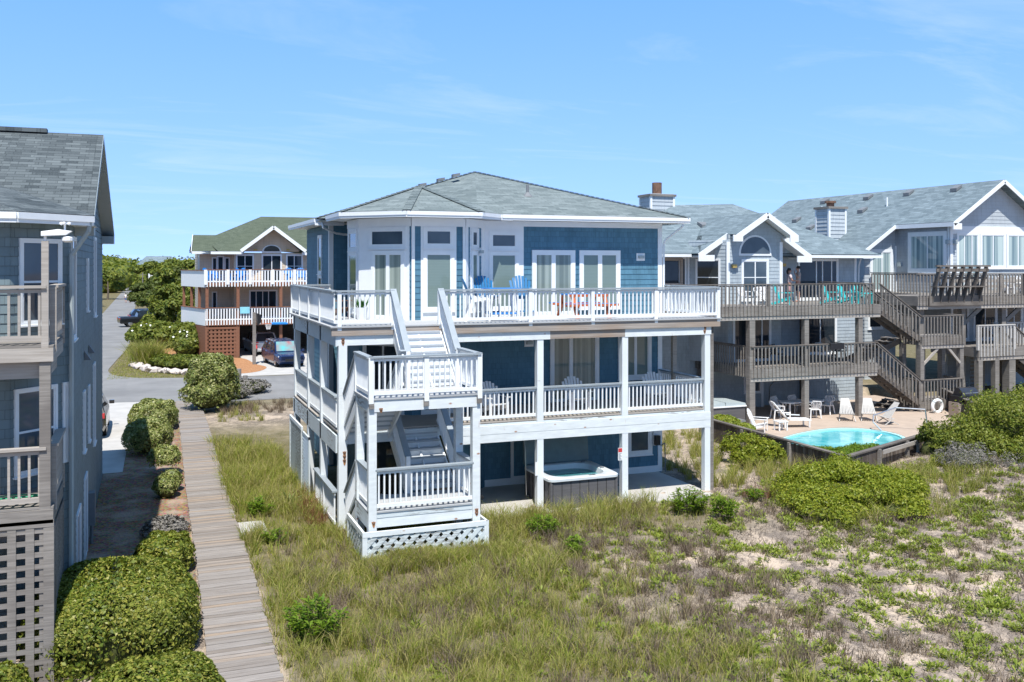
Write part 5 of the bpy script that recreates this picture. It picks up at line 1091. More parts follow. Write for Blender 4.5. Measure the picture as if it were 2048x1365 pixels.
m = MB(); m.box(30.3, 31.1, PY - .13, PY + .1, B1 + 1.0, B1 + 1.04); m.box(30.3, 31.1, PY - .16, PY - .13, B1 + .75, B1 + 1.04); tag(m.build('beach_towel', X['black']), 'black towel hung over the lower wooden rail of the pool house', 'towel')
k0 = mono('dark folding chair behind the lower wooden rail between the posts', (28.7, 38.6, B1), .2, 'black'); mono('dark chair behind the lower wooden rail near the stair', (32.6, 38.8, B1), -.3, 'black'); mono('pale grey chair behind the lower wooden rail near the dark chair', (31.7, 38.9, B1), .1, 'vinyl_pale')
mono('pale plastic chair on the ground among the posts of the grey house', (42.6, 40.5, 0.0), 1.2, 'vinyl_pale')
for x, l_ in ((40.6, 'white slatted chair on the high deck below the first gable window'), (41.9, 'white slatted chair on the high deck near the right picture edge')): adirondack('adirondack_chair', l_, 'plastic_white', (x * 1.12, 40.2, 5.33), 0.1)
mono('white chair on the middle deck of the grey clapboard house', (45.1, 40.5, 2.6), 0.0)
# tan house balcony chairs
w0 = adirondack('adirondack_chair', 'bright blue slatted chair second from the left on the tan house balcony', 'bright_blue', (5.0, 75.6, T2), 0.5, 'blue chairs on the tan house balcony')
for x, y, rz, l_ in ((4.6, 76.3, .9, 'leftmost bright blue chair on the tan house balcony'), (6.5, 75.6, -1.0, 'bright blue chair facing right beside the left balcony window'), (7.0, 75.8, 1.0, 'bright blue chair facing left beside the left balcony window'), (10.55, 75.9, .1, 'bright blue chair under the right balcony window, left of two'), (11.35, 75.9, -.1, 'bright blue chair under the right balcony window, right of two')): copy_tree(w0, (x, y, T2), rz, l_, 1.15)
# basketball hoop on a wooden pole
t = thing('basketball_hoop', 'basketball hoop on a grey wooden pole beside the dark blue minivan', 'basketball hoop', (7.0, 68.2, 0)); m = MB(); m.bar((7.0, 68.2, 0), (7.0, 68.2, 3.65), .22, .22); m.build('pole', X['old_wood'], t)
m = MB(); m.prism([(7.2, 67.6, 2.75), (7.42, 67.6, 3.0), (7.42, 67.6, 3.5), (7.15, 67.6, 3.6)], (0, 1.1, 0)); m.build('backboard', X['black'], t)
m = MB(); V = [(7.95 + .23 * math.cos(a_), 68.1 + .23 * math.sin(a_), 2.85) for a_ in np.linspace(0, 6.283, 13)]; m.tube(V, .018, 5); m.bar((7.2, 68.1, 2.88), (7.72, 68.1, 2.85), .05, .03); m.build('rim', X['orange'], t)
m = MB()
for i in range(12): a_ = i * .5236; m.cyl((7.95 + .23 * math.cos(a_), 68.1 + .23 * math.sin(a_), 2.85), (7.95 + .13 * math.cos(a_ + .5), 68.1 + .13 * math.sin(a_ + .5), 2.45), .008, n=4); m.cyl((7.95 + .23 * math.cos(a_), 68.1 + .23 * math.sin(a_), 2.85), (7.95 + .13 * math.cos(a_ - .5), 68.1 + .13 * math.sin(a_ - .5), 2.45), .008, n=4)
m.build('net', X['plastic_white'], t)

# ---- cars (front at -Y)
def carpaint(name, c, rough=.25):
    m = NM(name, rough, .5); m.b.inputs['Coat Weight'].default_value = .6; m.b.inputs['Coat Roughness'].default_value = .05; m.b.inputs['Metallic'].default_value = .2; return m.base(c)
def car(name, label, cat, loc, rz, paint, kind='van', L=4.9, W=1.9, Hh=1.72, glassm='gl_dark', scale=1):
    t = thing(name, label, cat, (0, 0, 0)); hw = W / 2
    if kind == 'van': st = [(0, .80, .55, .80), (.08, .90, .42, .86), (.35, .96, .25, .93), (1.15, 1.0, .2, 1.05), (2.4, 1.0, .2, 1.07), (4.4, 1.0, .22, 1.09), (4.8, .97, .3, 1.06), (4.9, .9, .4, .98)]; gh = [(1.0, 1.85), (4.82, 4.35)]
    elif kind == 'truck': st = [(0, .88, .55, 1.0), (.1, .95, .4, 1.08), (1.2, 1.0, .35, 1.15), (2.2, 1.0, .35, 1.15), (3.9, 1.0, .35, 1.14), (5.5, 1.0, .4, 1.12), (5.6, .96, .5, 1.1)]; gh = [(1.35, 2.1), (3.75, 3.5)]
    else: st = [(0, .80, .5, .78), (.1, .92, .38, .88), (.4, .97, .25, .98), (1.3, 1.0, .22, 1.06), (3.3, 1.0, .22, 1.1), (4.3, .98, .28, 1.08), (4.6, .92, .4, 1.0)]; gh = [(1.15, 1.95), (4.5, 4.0)]
    L0 = st[-1][0]; k = L / L0; V = []; 
    for y, f, zb, zt in st:
        y *= k; h_ = hw * f; V += [(-h_ * .9, y, zb), (-h_, y, zb + .18), (-h_, y, zt - .2), (-h_ * .92, y, zt), (h_ * .92, y, zt), (h_, y, zt - .2), (h_, y, zb + .18), (h_ * .9, y, zb)]
    Fs_ = [(i * 8 + j, i * 8 + (j + 1) % 8, (i + 1) * 8 + (j + 1) % 8, (i + 1) * 8 + j) for i in range(len(st) - 1) for j in range(8)] + [tuple(range(7, -1, -1)), tuple(range(len(V) - 8, len(V)))]
    m = MB(); m.add(V, Fs_)
    (ya, yb_), (yd, yc) = [(a * k, b * k) for a, b in gh]; zb_ = 1.03 if kind != 'truck' else 1.12; zr = Hh if kind != 'truck' else 1.86; h1 = hw * .92; h2 = hw * .74
    ring = lambda y, h_, z: [(-h_, y, z), (h_, y, z)]
    P = [(-h1, ya, zb_), (h1, ya, zb_), (h1, yd, zb_), (-h1, yd, zb_), (-h2, yb_, zr - .05), (h2, yb_, zr - .05), (h2, yc, zr - .03), (-h2, yc, zr - .03), (-h2 * .8, yb_ + .25, zr), (h2 * .8, yb_ + .25, zr), (h2 * .8, yc - .2, zr), (-h2 * .8, yc - .2, zr)]
    m.add(P, [(0, 1, 5, 4), (1, 2, 6, 5), (2, 3, 7, 6), (3, 0, 4, 7), (4, 5, 9, 8), (5, 6, 10, 9), (6, 7, 11, 10), (7, 4, 8, 11), (8, 9, 10, 11)])
    body = m.build('body', paint, t, smooth=False, bevel=.05)
    def pane(nm, q, ins=.09, mat=glassm):
        q = [Vector(p) for p in q]; c = sum(q, Vector()) / 4; n_ = (q[1] - q[0]).cross(q[3] - q[0]).normalized()
        if n_.dot(c - Vector((0, L / 2, .9))) < 0: n_ = -n_
        q = [c + (p - c) * (1 - ins) + n_ * .012 for p in q]; g = MB(); g.prism(q, n_ * .012); g.build(nm, X[mat], t)
    pane('windscreen', [P[0], P[1], P[5], P[4]]); pane('rear_window', [P[2], P[3], P[7], P[6]], .14)
    ns = 3 if kind == 'van' else 2
    for (a, b, c, d) in ((P[0], P[3], P[7], P[4]), (P[1], P[2], P[6], P[5])):
        a, b, c, d = map(Vector, (a, b, c, d))
        for i in range(ns):
            u0, u1 = i / ns + .02, (i + 1) / ns - .02; pane('side_window', [a.lerp(b, u0), a.lerp(b, u1), d.lerp(c, u1), d.lerp(c, u0)], .06)
    if kind == 'truck':
        box_part('truck_bed', 'black', t, -hw * .82, hw * .82, 3.95 * k, 5.45 * k, 1.1, 1.145)
    for s_ in (-1, 1):
        for y in (.95 * k, L - 1.0 * k if kind != 'truck' else 4.5 * k):
            m = MB(); rw = .34 if kind != 'truck' else .4
            m.lathe((s_ * (hw - .13), y, rw), [(rw * .62, -.11), (rw, -.10), (rw, .10), (rw * .62, .11)], 20, 'x'); wh = m.build('wheel', X['tire'], t)
            m = MB(); m.lathe((s_ * (hw - .12) , y, rw), [(0, -.115), (rw * .25, -.12), (rw * .6, -.10), (rw * .6, .10), (rw * .25, .12), (0, .115)], 10, 'x'); m.build('rim', X['metal'], wh)
        m = MB(); m.hexa([(s_ * hw * .55, .03, .66), (s_ * hw * .93, .22, .70), (s_ * hw * .93, .2, .82), (s_ * hw * .55, .02, .76)], [(s_ * hw * .55, .12, .66), (s_ * hw * .93, .3, .7), (s_ * hw * .93, .3, .82), (s_ * hw * .55, .12, .76)]); m.build('headlight', X['plastic_white'], t)
        m = MB(); m.box(min(s_ * hw * .62, s_ * hw * .93), max(s_ * hw * .62, s_ * hw * .93), L - .08, L + .012, .85, 1.05); m.build('tail_light', X['red'], t)
        m = MB(); m.box(min(s_ * hw, s_ * (hw + .2)), max(s_ * hw, s_ * (hw + .2)), 1.25 * k, 1.37 * k, 1.0, 1.15); m.build('wing_mirror', paint, t)
    box_part('grille', 'black', t, -hw * .5, hw * .5, -.03, .1, .45, .62)
    if kind == 'van' or kind == 'suv':
        for s_ in (-.52, .52): box_part('roof_rail', 'metal', t, s_ * hw - .02, s_ * hw + .02, yb_ + .5, yc - .4, zr + .02, zr + .05)
    t.location = loc; t.rotation_euler = (0, 0, rz); t.scale = (scale,) * 3; return t
navy = carpaint('navy_paint', (0.012, 0.03, 0.10)); silver = carpaint('white_car_paint', (.62, .65, .68)); blk = carpaint('black_paint', (.012, .014, .018)); bronze = carpaint('dark_bronze_paint', (.05, .045, .04))
v = car('minivan', 'dark blue minivan parked in front of the lattice carport', 'car', (9.2, 65.2, 0), 0.12, navy, L=5.0, W=1.95)
shade = glass('sunshade_glass', (.10, .42, .42), .05, 0, (.35, .12, .12))
for ch_ in v.children:
    if ch_.name.startswith('windscreen'): ch_.data.materials[0] = shade
car('minivan', 'white minivan seen from behind inside the carport', 'car', (8.2, 79.8, 0), math.pi + .08, silver, L=4.9)
car('suv_car', 'dark suv half hidden behind the corner of the left house', 'car', (-2.42, 45.8, 0), math.pi, bronze, 'suv', L=4.6, W=1.85, Hh=1.6)
car('pickup_truck', 'black pickup truck parked across the roadside', 'truck', (2.6, 115.5, 0), 1.75, blk, 'truck', L=5.6, W=2.0)
car('parked_car', 'dark blue car parked behind the black pickup truck', 'car', (2.6, 121, 0), 1.7, navy, 'suv', L=4.6)
car('parked_car', 'white car behind the bushes left of the tan house', 'car', (1.6, 90.3, 0), -1.3, silver, 'suv', L=4.7, Hh=1.75)
car('parked_car', 'dark car far up the road beside the two walkers', 'car', (-2.0, 196, 0), .1, blk, 'suv', L=4.6)
# dark motorbike under the tan house
t = thing('motorbike', 'red motorbike parked between the two minivans', 'motorbike', (7.9, 74.8, 0))
for y in (74.2, 75.5): m = MB(); m.lathe((7.75, y, .3), [(.2, -.05), (.3, -.05), (.3, .05), (.2, .05)], 16, 'x'); m.build('wheel', X['tire'], t)
m = MB(); m.sweep([(7.75, 74.2, .35), (7.75, 74.5, .7), (7.75, 75.0, .75), (7.75, 75.5, .6), (7.75, 75.7, .7)], [.06, .16, .17, .12, .07]); m.build('fairing', X['red'], t, smooth=True)
m = MB(); m.tube([(7.45, 74.45, 1.0), (7.75, 74.4, .95), (8.05, 74.45, 1.0)], .02); m.build('handlebar', X['metal'], t)

# ---- people
def skin(name, verts, edges, mat, parent, root=0, sub=2):
    me = bpy.data.meshes.new(name); L = wloc(parent); me.from_pydata([Vector(v_[:3]) - L for v_ in verts], edges, []); me.materials.append(mat)
    o = bpy.data.objects.new(name, me); col.objects.link(o); o.parent = parent
    s_ = o.modifiers.new('skin', 'SKIN'); s_.use_smooth_shade = True
    for i, v_ in enumerate(verts): sv = me.skin_vertices[0].data[i]; sv.radius = (v_[3], v_[4] if len(v_) > 4 else v_[3]); sv.use_root = (i == root)
    ss = o.modifiers.new('sub', 'SUBSURF'); ss.levels = sub; ss.render_levels = sub; return o
def person(label, loc, rz, shirt, shorts, hairm, pose='reach', hscale=1.0, group=None, longhair=False):
    t = thing('person', label, 'person', (0, 0, 0), 0, group)
    V = [(0, 0, .93, .15, .11), (0, 0, 1.12, .14, .10), (0, .01, 1.32, .17, .115), (0, .01, 1.43, .11, .09), (0, 0, 1.52, .05, .05), (0, -.015, 1.60, .072, .085), (0, -.02, 1.68, .078, .095), (0, -.005, 1.745, .05, .06)]
    E = [(i, i + 1) for i in range(7)]
    def chain(start, pts):
        p = start
        for q in pts: V.append(q); E.append((p, len(V) - 1)); p = len(V) - 1
        return p
    for s_ in (-1, 1):
        chain(0, [(s_ * .10, 0, .80, .085), (s_ * .105, -.01, .48, .058), (s_ * .105, .01, .44, .056), (s_ * .11, .02, .10, .038), (s_ * .11, 0, .05, .04), (s_ * .12, -.15, .035, .035)])
        if pose == 'reach': pts = [(s_ * .20, .01, 1.40, .055), (s_ * .24, -.06, 1.16, .042), (s_ * .2, -.28, 1.12, .033), (s_ * .19, -.36, 1.13, .026, .032)]
        elif pose == 'phone' and s_ == 1: pts = [(s_ * .20, .01, 1.40, .055), (s_ * .28, -.08, 1.2, .042), (s_ * .17, -.2, 1.42, .033), (s_ * .12, -.2, 1.5, .026, .032)]
        else: pts = [(s_ * .20, .01, 1.40, .055), (s_ * .26, .03, 1.13, .042), (s_ * .25, -.06, .90, .032), (s_ * .25, -.08, .82, .026, .034)]
        w_ = chain(3, pts); a_ = Vector(V[w_][:3]); b_ = Vector(V[w_ - 1][:3]); d = (a_ - b_).normalized(); sd = d.cross(Vector((0, 0, 1)) if abs(d.z) < .8 else Vector((0, 1, 0))).normalized()
        for k, ln in ((-1.5, .065), (-.5, .08), (.5, .085), (1.5, .075)):
            p = a_ + d * .035 + sd * k * .019; q = p + d * ln * .55 ; r_ = q + d * ln * .4 + Vector((0, 0, -.02)); chain(w_, [(*p, .011), (*q, .009), (*r_, .007)])
        p = a_ + sd * .04 * s_; chain(w_, [(*p, .012), (*(p + d * .045), .009)])
    body = skin('body', V, E, X['skin'], t)
    S = [(0, 0, .90, .165, .125), (0, 0, 1.12, .16, .12), (0, .01, 1.32, .185, .13), (0, .01, 1.44, .10, .09)]; SE = [(0, 1), (1, 2), (2, 3)]
    for s_ in (-1, 1): S.append((s_ * .20, .01, 1.40, .075)); SE.append((3, len(S) - 1)); S.append((s_ * .245, -.02, 1.24, .07)); SE.append((len(S) - 2, len(S) - 1))
    skin('shirt', S, SE, shirt, t)
    S = [(0, 0, .94, .165, .125), (0, 0, .86, .15, .12)]; SE = [(0, 1)]
    for s_ in (-1, 1): S.append((s_ * .10, 0, .78, .105)); SE.append((1, len(S) - 1)); S.append((s_ * .11, 0, .52, .095)); SE.append((len(S) - 2, len(S) - 1))
    skin('shorts', S, SE, shorts, t)
    m = MB(); m.lathe((0, .015, 1.70), [(0, -.06), (.088, -.045), (.098, 0), (.085, .06), (.04, .095), (0, .1)], 14, 'z', 1.12)
    if longhair: m.lathe((0, .11, 1.62), [(0, -.16), (.035, -.12), (.055, -.02), (.05, .05), (0, .07)], 10)
    m.build('hair', hairm, t, smooth=True)
    m = MB()
    for s_ in (-1, 1): m.lathe((s_ * .032, -.105, 1.665), [(0, -.009), (.011, 0), (0, .009)], 8)
    m.build('eyes', X['black'], t)
    m = MB(); m.prism([(-.013, -.105, 1.62), (.013, -.105, 1.62), (0, -.1, 1.665)], (0, -.025, -.004)); m.box(-.025, .025, -.108, -.098, 1.58, 1.588)
    for s_ in (-1, 1): m.lathe((s_ * .082, .0, 1.645), [(0, -.035), (.014, 0), (0, .03)], 8)
    m.build('face', X['skin'], t)
    t.location = loc; t.rotation_euler = (0, 0, rz); t.scale = (hscale,) * 3; return t
sh = lambda n_, c: plain(n_, c, .9, .1, var=.05)
person('woman in a pale pink top with tied dark hair facing the man in beige', (30.95, 40.6, B2), 1.25, sh('pale_pink_cloth', (.62, .52, .52)), sh('pink_cloth', (.55, .33, .33)), X['hair'], 'reach', .98, None, True)
person('man in a beige shirt standing before the sliding door on the wooden deck', (31.5, 40.6, B2), -2.0, sh('beige_cloth', (.50, .38, .33)), sh('navy_cloth', (.03, .04, .09)), X['hair'], 'phone', 1.04)
person('walker in a white shirt on the far road', (-3.5, 186, 0), math.pi, sh('white_cloth', (.8, .8, .8)), sh('blue_cloth', (.1, .15, .3)), X['hair'], 'down'); person('walker in a yellow top beside the white shirted walker', (-2.8, 184, 0), math.pi, sh('yellow_cloth', (.7, .62, .4)), sh('dark_cloth', (.03, .03, .03)), X['hair'], 'down', .9)
# ------------------------------------------------------------------ ground, roads, pool
def ss(a, b, x): t = np.clip((x - a) / (b - a), 0, 1); return t * t * (3 - 2 * t)
def pool_mask(x, y):
    l1 = 25.4 + (x - 21.7) * 0.42; l2 = 30.6 + (x - 34.0) * 1.65
    return (x > 21.8) & (x < 38.5) & (y > l1 + .1) & ((x < 34.0) | (y > l2)) & (y < 43)
def gz(x, y, fine=True):
    x = np.asarray(x, float); y = np.asarray(y, float)
    z = -0.02 - 0.24 * ss(2.2, 4.6, x) * (1 - ss(38, 48, y))
    z = z + 0.12 * ss(33, 38, x) * (1 - ss(45, 60, y)) * ss(26, 33, y)
    z = z + 0.85 * np.exp(-((x - 28.8) / 4.2) ** 2 - ((y - 24.6) / 2.9) ** 2) + 0.25 * np.exp(-((x - 20.5) / 2.6) ** 2 - ((y - 24.4) / 2.0) ** 2) + .35 * np.exp(-((x - 10) / 3) ** 2 - ((y - 12) / 3.0) ** 2)
    if fine:
        dune = ss(2.4, 4.5, x) * (1 - ss(30, 36, y))
        z = z + dune * (0.05 * np.sin(x * 1.3 + 0.7 * np.sin(y * 1.1)) * np.sin(y * 1.7 + 1.3) + 0.03 * np.sin(3.1 * x + 2 * np.sin(2.3 * y)) + .018 * np.sin(7.3 * x + 1.1) * np.sin(6.1 * y + 2 * np.sin(x * 3)))
    return np.where(pool_mask(x, y), -0.62, z)
def grid_ground():
    def axis(a, b, fa, fb, step, far):
        n = list(np.arange(fa, fb + 1e-6, step)); lo = list(-np.geomspace(1, fa - a + 1, far)[1:][::-1] + 1 + fa); hi = list(np.geomspace(1, b - fb + 1, far)[1:] - 1 + fb); return np.array(lo + n + hi)
    xs = axis(-2500, 2500, -6, 42, .2, 26); ys = axis(-60, 3500, 9, 46, .2, 30)
    Xg, Yg = np.meshgrid(xs, ys); Zg = gz(Xg, Yg); nx, ny = len(xs), len(ys)
    V = np.stack([Xg, Yg, Zg], -1).reshape(-1, 3); i = np.arange(nx * ny).reshape(ny, nx)
    Q = np.stack([i[:-1, :-1], i[:-1, 1:], i[1:, 1:], i[1:, :-1]], -1).reshape(-1, 4)
    return V, Q
def np_mesh(name, V, Q, T, mats, parent=None, smooth=False):
    me = bpy.data.meshes.new(name); L = wloc(parent); V = np.asarray(V, np.float32) - np.array((L.x, L.y, L.z), np.float32)
    nq = 0 if Q is None else len(Q); ntr = 0 if T is None else len(T)
    me.vertices.add(len(V)); me.vertices.foreach_set('co', V.ravel())
    idx = np.concatenate(([np.asarray(Q).ravel()] if nq else []) + ([np.asarray(T).ravel()] if ntr else [])).astype(np.int32)
    me.loops.add(len(idx)); me.loops.foreach_set('vertex_index', idx)
    st = np.concatenate([np.arange(nq) * 4, nq * 4 + np.arange(ntr) * 3]).astype(np.int32); me.polygons.add(nq + ntr); me.polygons.foreach_set('loop_start', st)
    me.polygons.foreach_set('loop_total', np.concatenate([np.full(nq, 4), np.full(ntr, 3)]).astype(np.int32))
    if smooth: me.polygons.foreach_set('use_smooth', np.ones(nq + ntr, bool))
    me.update(calc_edges=True); me.validate()
    for m_ in (mats if isinstance(mats, (list, tuple)) else [mats]): me.materials.append(m_)
    o = bpy.data.objects.new(name, me); col.objects.link(o); o.parent = parent; return o
gm = NM('sandy_ground', .95, .1); tcx = gm.n('ShaderNodeAttribute'); tcx.attribute_name = 'veg'
n1 = gm.noise(gm.obj(), .9, 6, .62, .3); n2 = gm.noise(gm.obj(), 7, 5, .65); n3 = gm.noise(gm.obj(), 38, 4, .7); n4 = gm.noise(gm.obj(), 2.3, 5, .7)
sandc = gm.mix(gm.ramp(n3, [(.3, 0.0), (.7, 1.0)]), (.40, .315, .24), (.60, .49, .385))
n5 = gm.noise(gm.obj(), 110, 3, .7); lit = gm.mix(gm.ramp(gm.math('ADD', gm.math('MULTIPLY', n3, .5), gm.math('MULTIPLY', n5, .5)), [(.42, 0.0), (.58, 1.0)]), (.05, .042, .038), (.29, .24, .205))
m1 = gm.mix(gm.ramp(gm.math('ADD', gm.math('MULTIPLY', n1, .7), gm.math('MULTIPLY', n2, .45)), [(.485, 0.0), (.64, 0.9)]), sandc, lit)
grs = gm.mix(gm.ramp(n2, [(.35, 0.0), (.65, 1.0)]), (.095, .09, .038), (.175, .145, .07))
m2 = gm.mix(gm.math('MULTIPLY', tcx.outputs['Fac'], gm.ramp(n4, [(.25, 0.55), (.6, 1.0)])), m1, grs)
gm.bump(gm.math('ADD', n2, gm.math('MULTIPLY', n3, .5)), .5, .05); gm.base(m2)
V, Q = grid_ground(); gobj = np_mesh('ground', V, Q, None, gm.m, None, True); tag(gobj, kind='structure')
def vegd(x, y):
    a = ss(12.5, 7.5, x) * ss(2.0, 2.6, x) * (1 - ss(40, 46, y)); b = ss(44, 52, y) * 1.0; c = np.where(x < -9, 1.0, 0.0); d = ss(32, 35, y) * ss(36, 40, x) * .8
    near = np.exp(-((x - 13) / 4) ** 2 - ((y - 23.4) / 1.6) ** 2) * .8
    return np.clip(np.maximum.reduce([a, b, c, d, near]), 0, 1)
at = gobj.data.attributes.new('veg', 'FLOAT', 'POINT'); at.data.foreach_set('value', vegd(V[:, 0], V[:, 1]).astype(np.float32))
def sheet(name, pts, z, mat, th=0.03, kind='structure'):
    m = MB(); m.prism([(x, y, z - th) for x, y in pts], (0, 0, th)); o = m.build(name, mat); tag(o, kind=kind); return o
asp = NM('asphalt', .9, .2); f = asp.noise(asp.obj(), .35, 6, .6); g_ = asp.noise(asp.obj(), 60, 3); a1 = asp.mix(asp.ramp(f, [(.35, 0.0), (.65, 1.0)]), (.185, .182, .178), (.255, .25, .243))
tr = asp.ramp(asp.noise(asp.obj(.9, .04, 1), 1.0, 4), [(.55, 0.0), (.72, .4)]); a1 = asp.mix(tr, a1, (.17, .165, .165)); asp.base(asp.mix(asp.ramp(g_, [(.4, 0.0), (.7, .3)]), a1, (.16, .16, .16)))
def curve(pts, n=6, closed=False):
    P = [Vector((*p, 0)) for p in pts]; out_ = []; k = len(P)
    for i in range(k if closed else k - 1):
        a, b, c, d = P[(i - 1) % k] if closed or i > 0 else P[i], P[i], P[(i + 1) % k], P[(i + 2) % k] if closed or i + 2 < k else P[(i + 1) % k]
        for j in range(n):
            t = j / n; q = .5 * ((2 * b) + (c - a) * t + (2 * a - 5 * b + 4 * c - d) * t * t + (3 * b - a - 3 * c + d) * t ** 3); out_.append((q.x, q.y))
    if not closed: out_.append((P[-1].x, P[-1].y))
    return out_
edge = curve([(-1.7, 200), (-1.7, 120), (-1.4, 90), (-2.1, 74), (-2.3, 67), (-1.2, 63.6), (1.0, 62.2), (4.5, 61.3), (8, 61.0), (40, 61)], 8)
sheet('road', [(-5.8, 320), (-1.7, 320)] + edge + [(40, 50.5), (6, 50.5), (3.0, 50.2), (1.6, 51.2), (-.5, 51.5), (-6.6, 53), (-9, 55), (-9, 60), (-5.8, 66)], 0.012, asp.m)
sheet('driveway', [(-9, 34.5), (-.75, 34.5), (-.65, 42.5), (-.2, 46.5), (1.1, 50.6), (.9, 51.6), (-9, 53)], 0.018, X['concrete'])
sheet('driveway', [(5.2, 61.4), (22, 61.2), (22, 82), (6.6, 82), (6.6, 71), (7.2, 68.5)], 0.02, X['concrete'])
for y in (97, 118, 141): sheet('driveway', [(-12, y), (-5.7, y), (-5.7, y + 5), (-12, y + 5)], .014, X['concrete'])
mul = NM('pine_straw', .95, .1); f = mul.noise(mul.obj(), 9, 6, .7); mul.bump(f, .6, .05); mul.base(mul.mix(mul.ramp(f, [(.3, 0.0), (.7, 1.0)]), (.26, .12, .055), (.50, .27, .14)))
sheet('mulch_bed', curve([(4.3, 73.6), (6.6, 73.0), (7.1, 68.6), (7.6, 66), (6.6, 63.4), (4.9, 63.0), (3.6, 66)], 5, True), .03, mul.m)
sheet('mulch_path', curve([(.9, 92), (2.4, 90), (2.2, 80), (1.9, 73), (.5, 73.5), (.6, 80), (.2, 86)], 5, True), .03, mul.m)
grv = NM('brown_gravel', .95, .15); v_ = grv.n('ShaderNodeTexVoronoi'); grv.put(v_.inputs['Vector'], grv.obj()); v_.inputs['Scale'].default_value = 16
f = grv.noise(grv.obj(), 1.1, 5); c1 = grv.mix(1.0, grv.mix(.5, v_.outputs['Color'], (.5, .5, .5)), (.46, .30, .19), 'MULTIPLY'); grv.bump(v_.outputs['Distance'], .8, .03)
grv.base(grv.mix(grv.ramp(f, [(.48, 0.0), (.66, 0.7)]), c1, (.42, .33, .26)))
sheet('gravel_bed', [(-1.36, 20), (1.0, 20), (1.35, 47), (.4, 49.5), (-.2, 46.5), (-.62, 42.5), (-.75, 34.6), (-1.36, 34.6)], .012, grv.m)
# boardwalk: one path of separate planks
wk = NM('walk_planks', .85, .15); gi = wk.n('ShaderNodeNewGeometry'); fz = wk.noise(wk.uv(1.6, 22), 1.0, 6, .62, .4)
cw = wk.ramp(gi.outputs['Random Per Island'], [(.0, (.23, .195, .165)), (.35, (.275, .245, .22)), (.7, (.32, .29, .265)), (.95, (.34, .265, .20))]); wk.bump(fz, .4, .01)
wk.base(wk.mix(wk.ramp(fz, [(.36, .40), (.6, 0.0)]), cw, (.11, .092, .08)))
m = MB(); y = 9.0
while y < 50.4:
    o_ = .012 * (y - 16) + .02 * math.sin(y * .35); w_ = .138 + rnd.uniform(-.006, .006); x0 = .97 + o_ + rnd.uniform(-.015, .015); x1 = 2.13 + o_ + rnd.uniform(-.02, .02); z = .13 + rnd.uniform(-.004, .006); s_ = rnd.uniform(-.006, .006)
    m.hexa([(x0, y, z - .04), (x1, y + s_, z - .04), (x1, y + s_ + w_ - .012, z - .04), (x0, y + w_ - .012, z - .04)], [(x0, y, z), (x1, y + s_, z + s_), (x1, y + s_ + w_ - .012, z + s_), (x0, y + w_ - .012, z)]); y += w_
m.build('path', wk.m); tag(bpy.data.objects['path'], kind='structure')
sheet('path_slab', [(2.2, 25.5), (2.95, 25.5), (2.95, 26.5), (2.2, 26.5)], .05, X['concrete'], .2)
# pool
ol = curve([(24.5, 33.0), (26.25, 34.05), (28.3, 34.65), (29.6, 34.4), (30.35, 33.4), (30.3, 32.1), (29.6, 31.1), (28.4, 30.5), (26.6, 30.4), (24.6, 30.6), (23.6, 31.7)], 6, True)
import bmesh
def holed(name, outer, inner, z, mat):
    bm = bmesh.new()
    for lp in (outer, inner):
        vs_ = [bm.verts.new((x, y, z)) for x, y in lp]
        for i in range(len(vs_)): bm.edges.new((vs_[i], vs_[(i + 1) % len(vs_)]))
    bmesh.ops.triangle_fill(bm, use_beauty=True, edges=bm.edges[:]); me = bpy.data.meshes.new(name); bm.to_mesh(me); bm.free(); me.materials.append(mat); o = bpy.data.objects.new(name, me); col.objects.link(o); return o
terr = plain('beige_terrace', (.43, .345, .28), .85, .15, var=.09, scale=2)
o = holed('pool_terrace', [(21.75, 25.6), (33.9, 30.75), (38.2, 37.8), (38.2, 42.5), (21.75, 42.5)], ol, -.352, terr); tag(o, kind='structure')
cen = Vector((27.2, 32.5, 0)); inn = [((x - cen.x) * .95 + cen.x, (y - cen.y) * .93 + cen.y) for x, y in ol]
pale_t = plain('pale_pool_lining', (.45, .72, .72), .4)
o = holed('pool_edge', ol, inn, -.36, pale_t); tag(o, kind='structure')
pw_ = NM('pool_water', .06, .5); v_ = pw_.n('ShaderNodeTexVoronoi', feature='SMOOTH_F1'); pw_.put(v_.inputs['Vector'], pw_.obj()); v_.inputs['Scale'].default_value = 2.6; nn = pw_.noise(pw_.obj(), .8, 4, .6, .8)
pw_.bump(pw_.noise(pw_.obj(), 4, 3, .5), .25, .03); pw_.base(pw_.mix(pw_.ramp(nn, [(.38, 0.0), (.62, 1.0)]), (.05, .40, .46), (.20, .60, .61)))
m = MB(); m.poly([(x, y, -.42) for x, y in inn]); o = m.build('pool_water', pw_.m); tag(o, kind='structure')
m = MB()
for i in range(len(inn)): a, b = inn[i], inn[(i + 1) % len(inn)]; m.poly([(*a, -.46), (*b, -.46), (*b, -.36), (*a, -.36)])
o = m.build('pool_side', pale_t); tag(o, kind='structure')
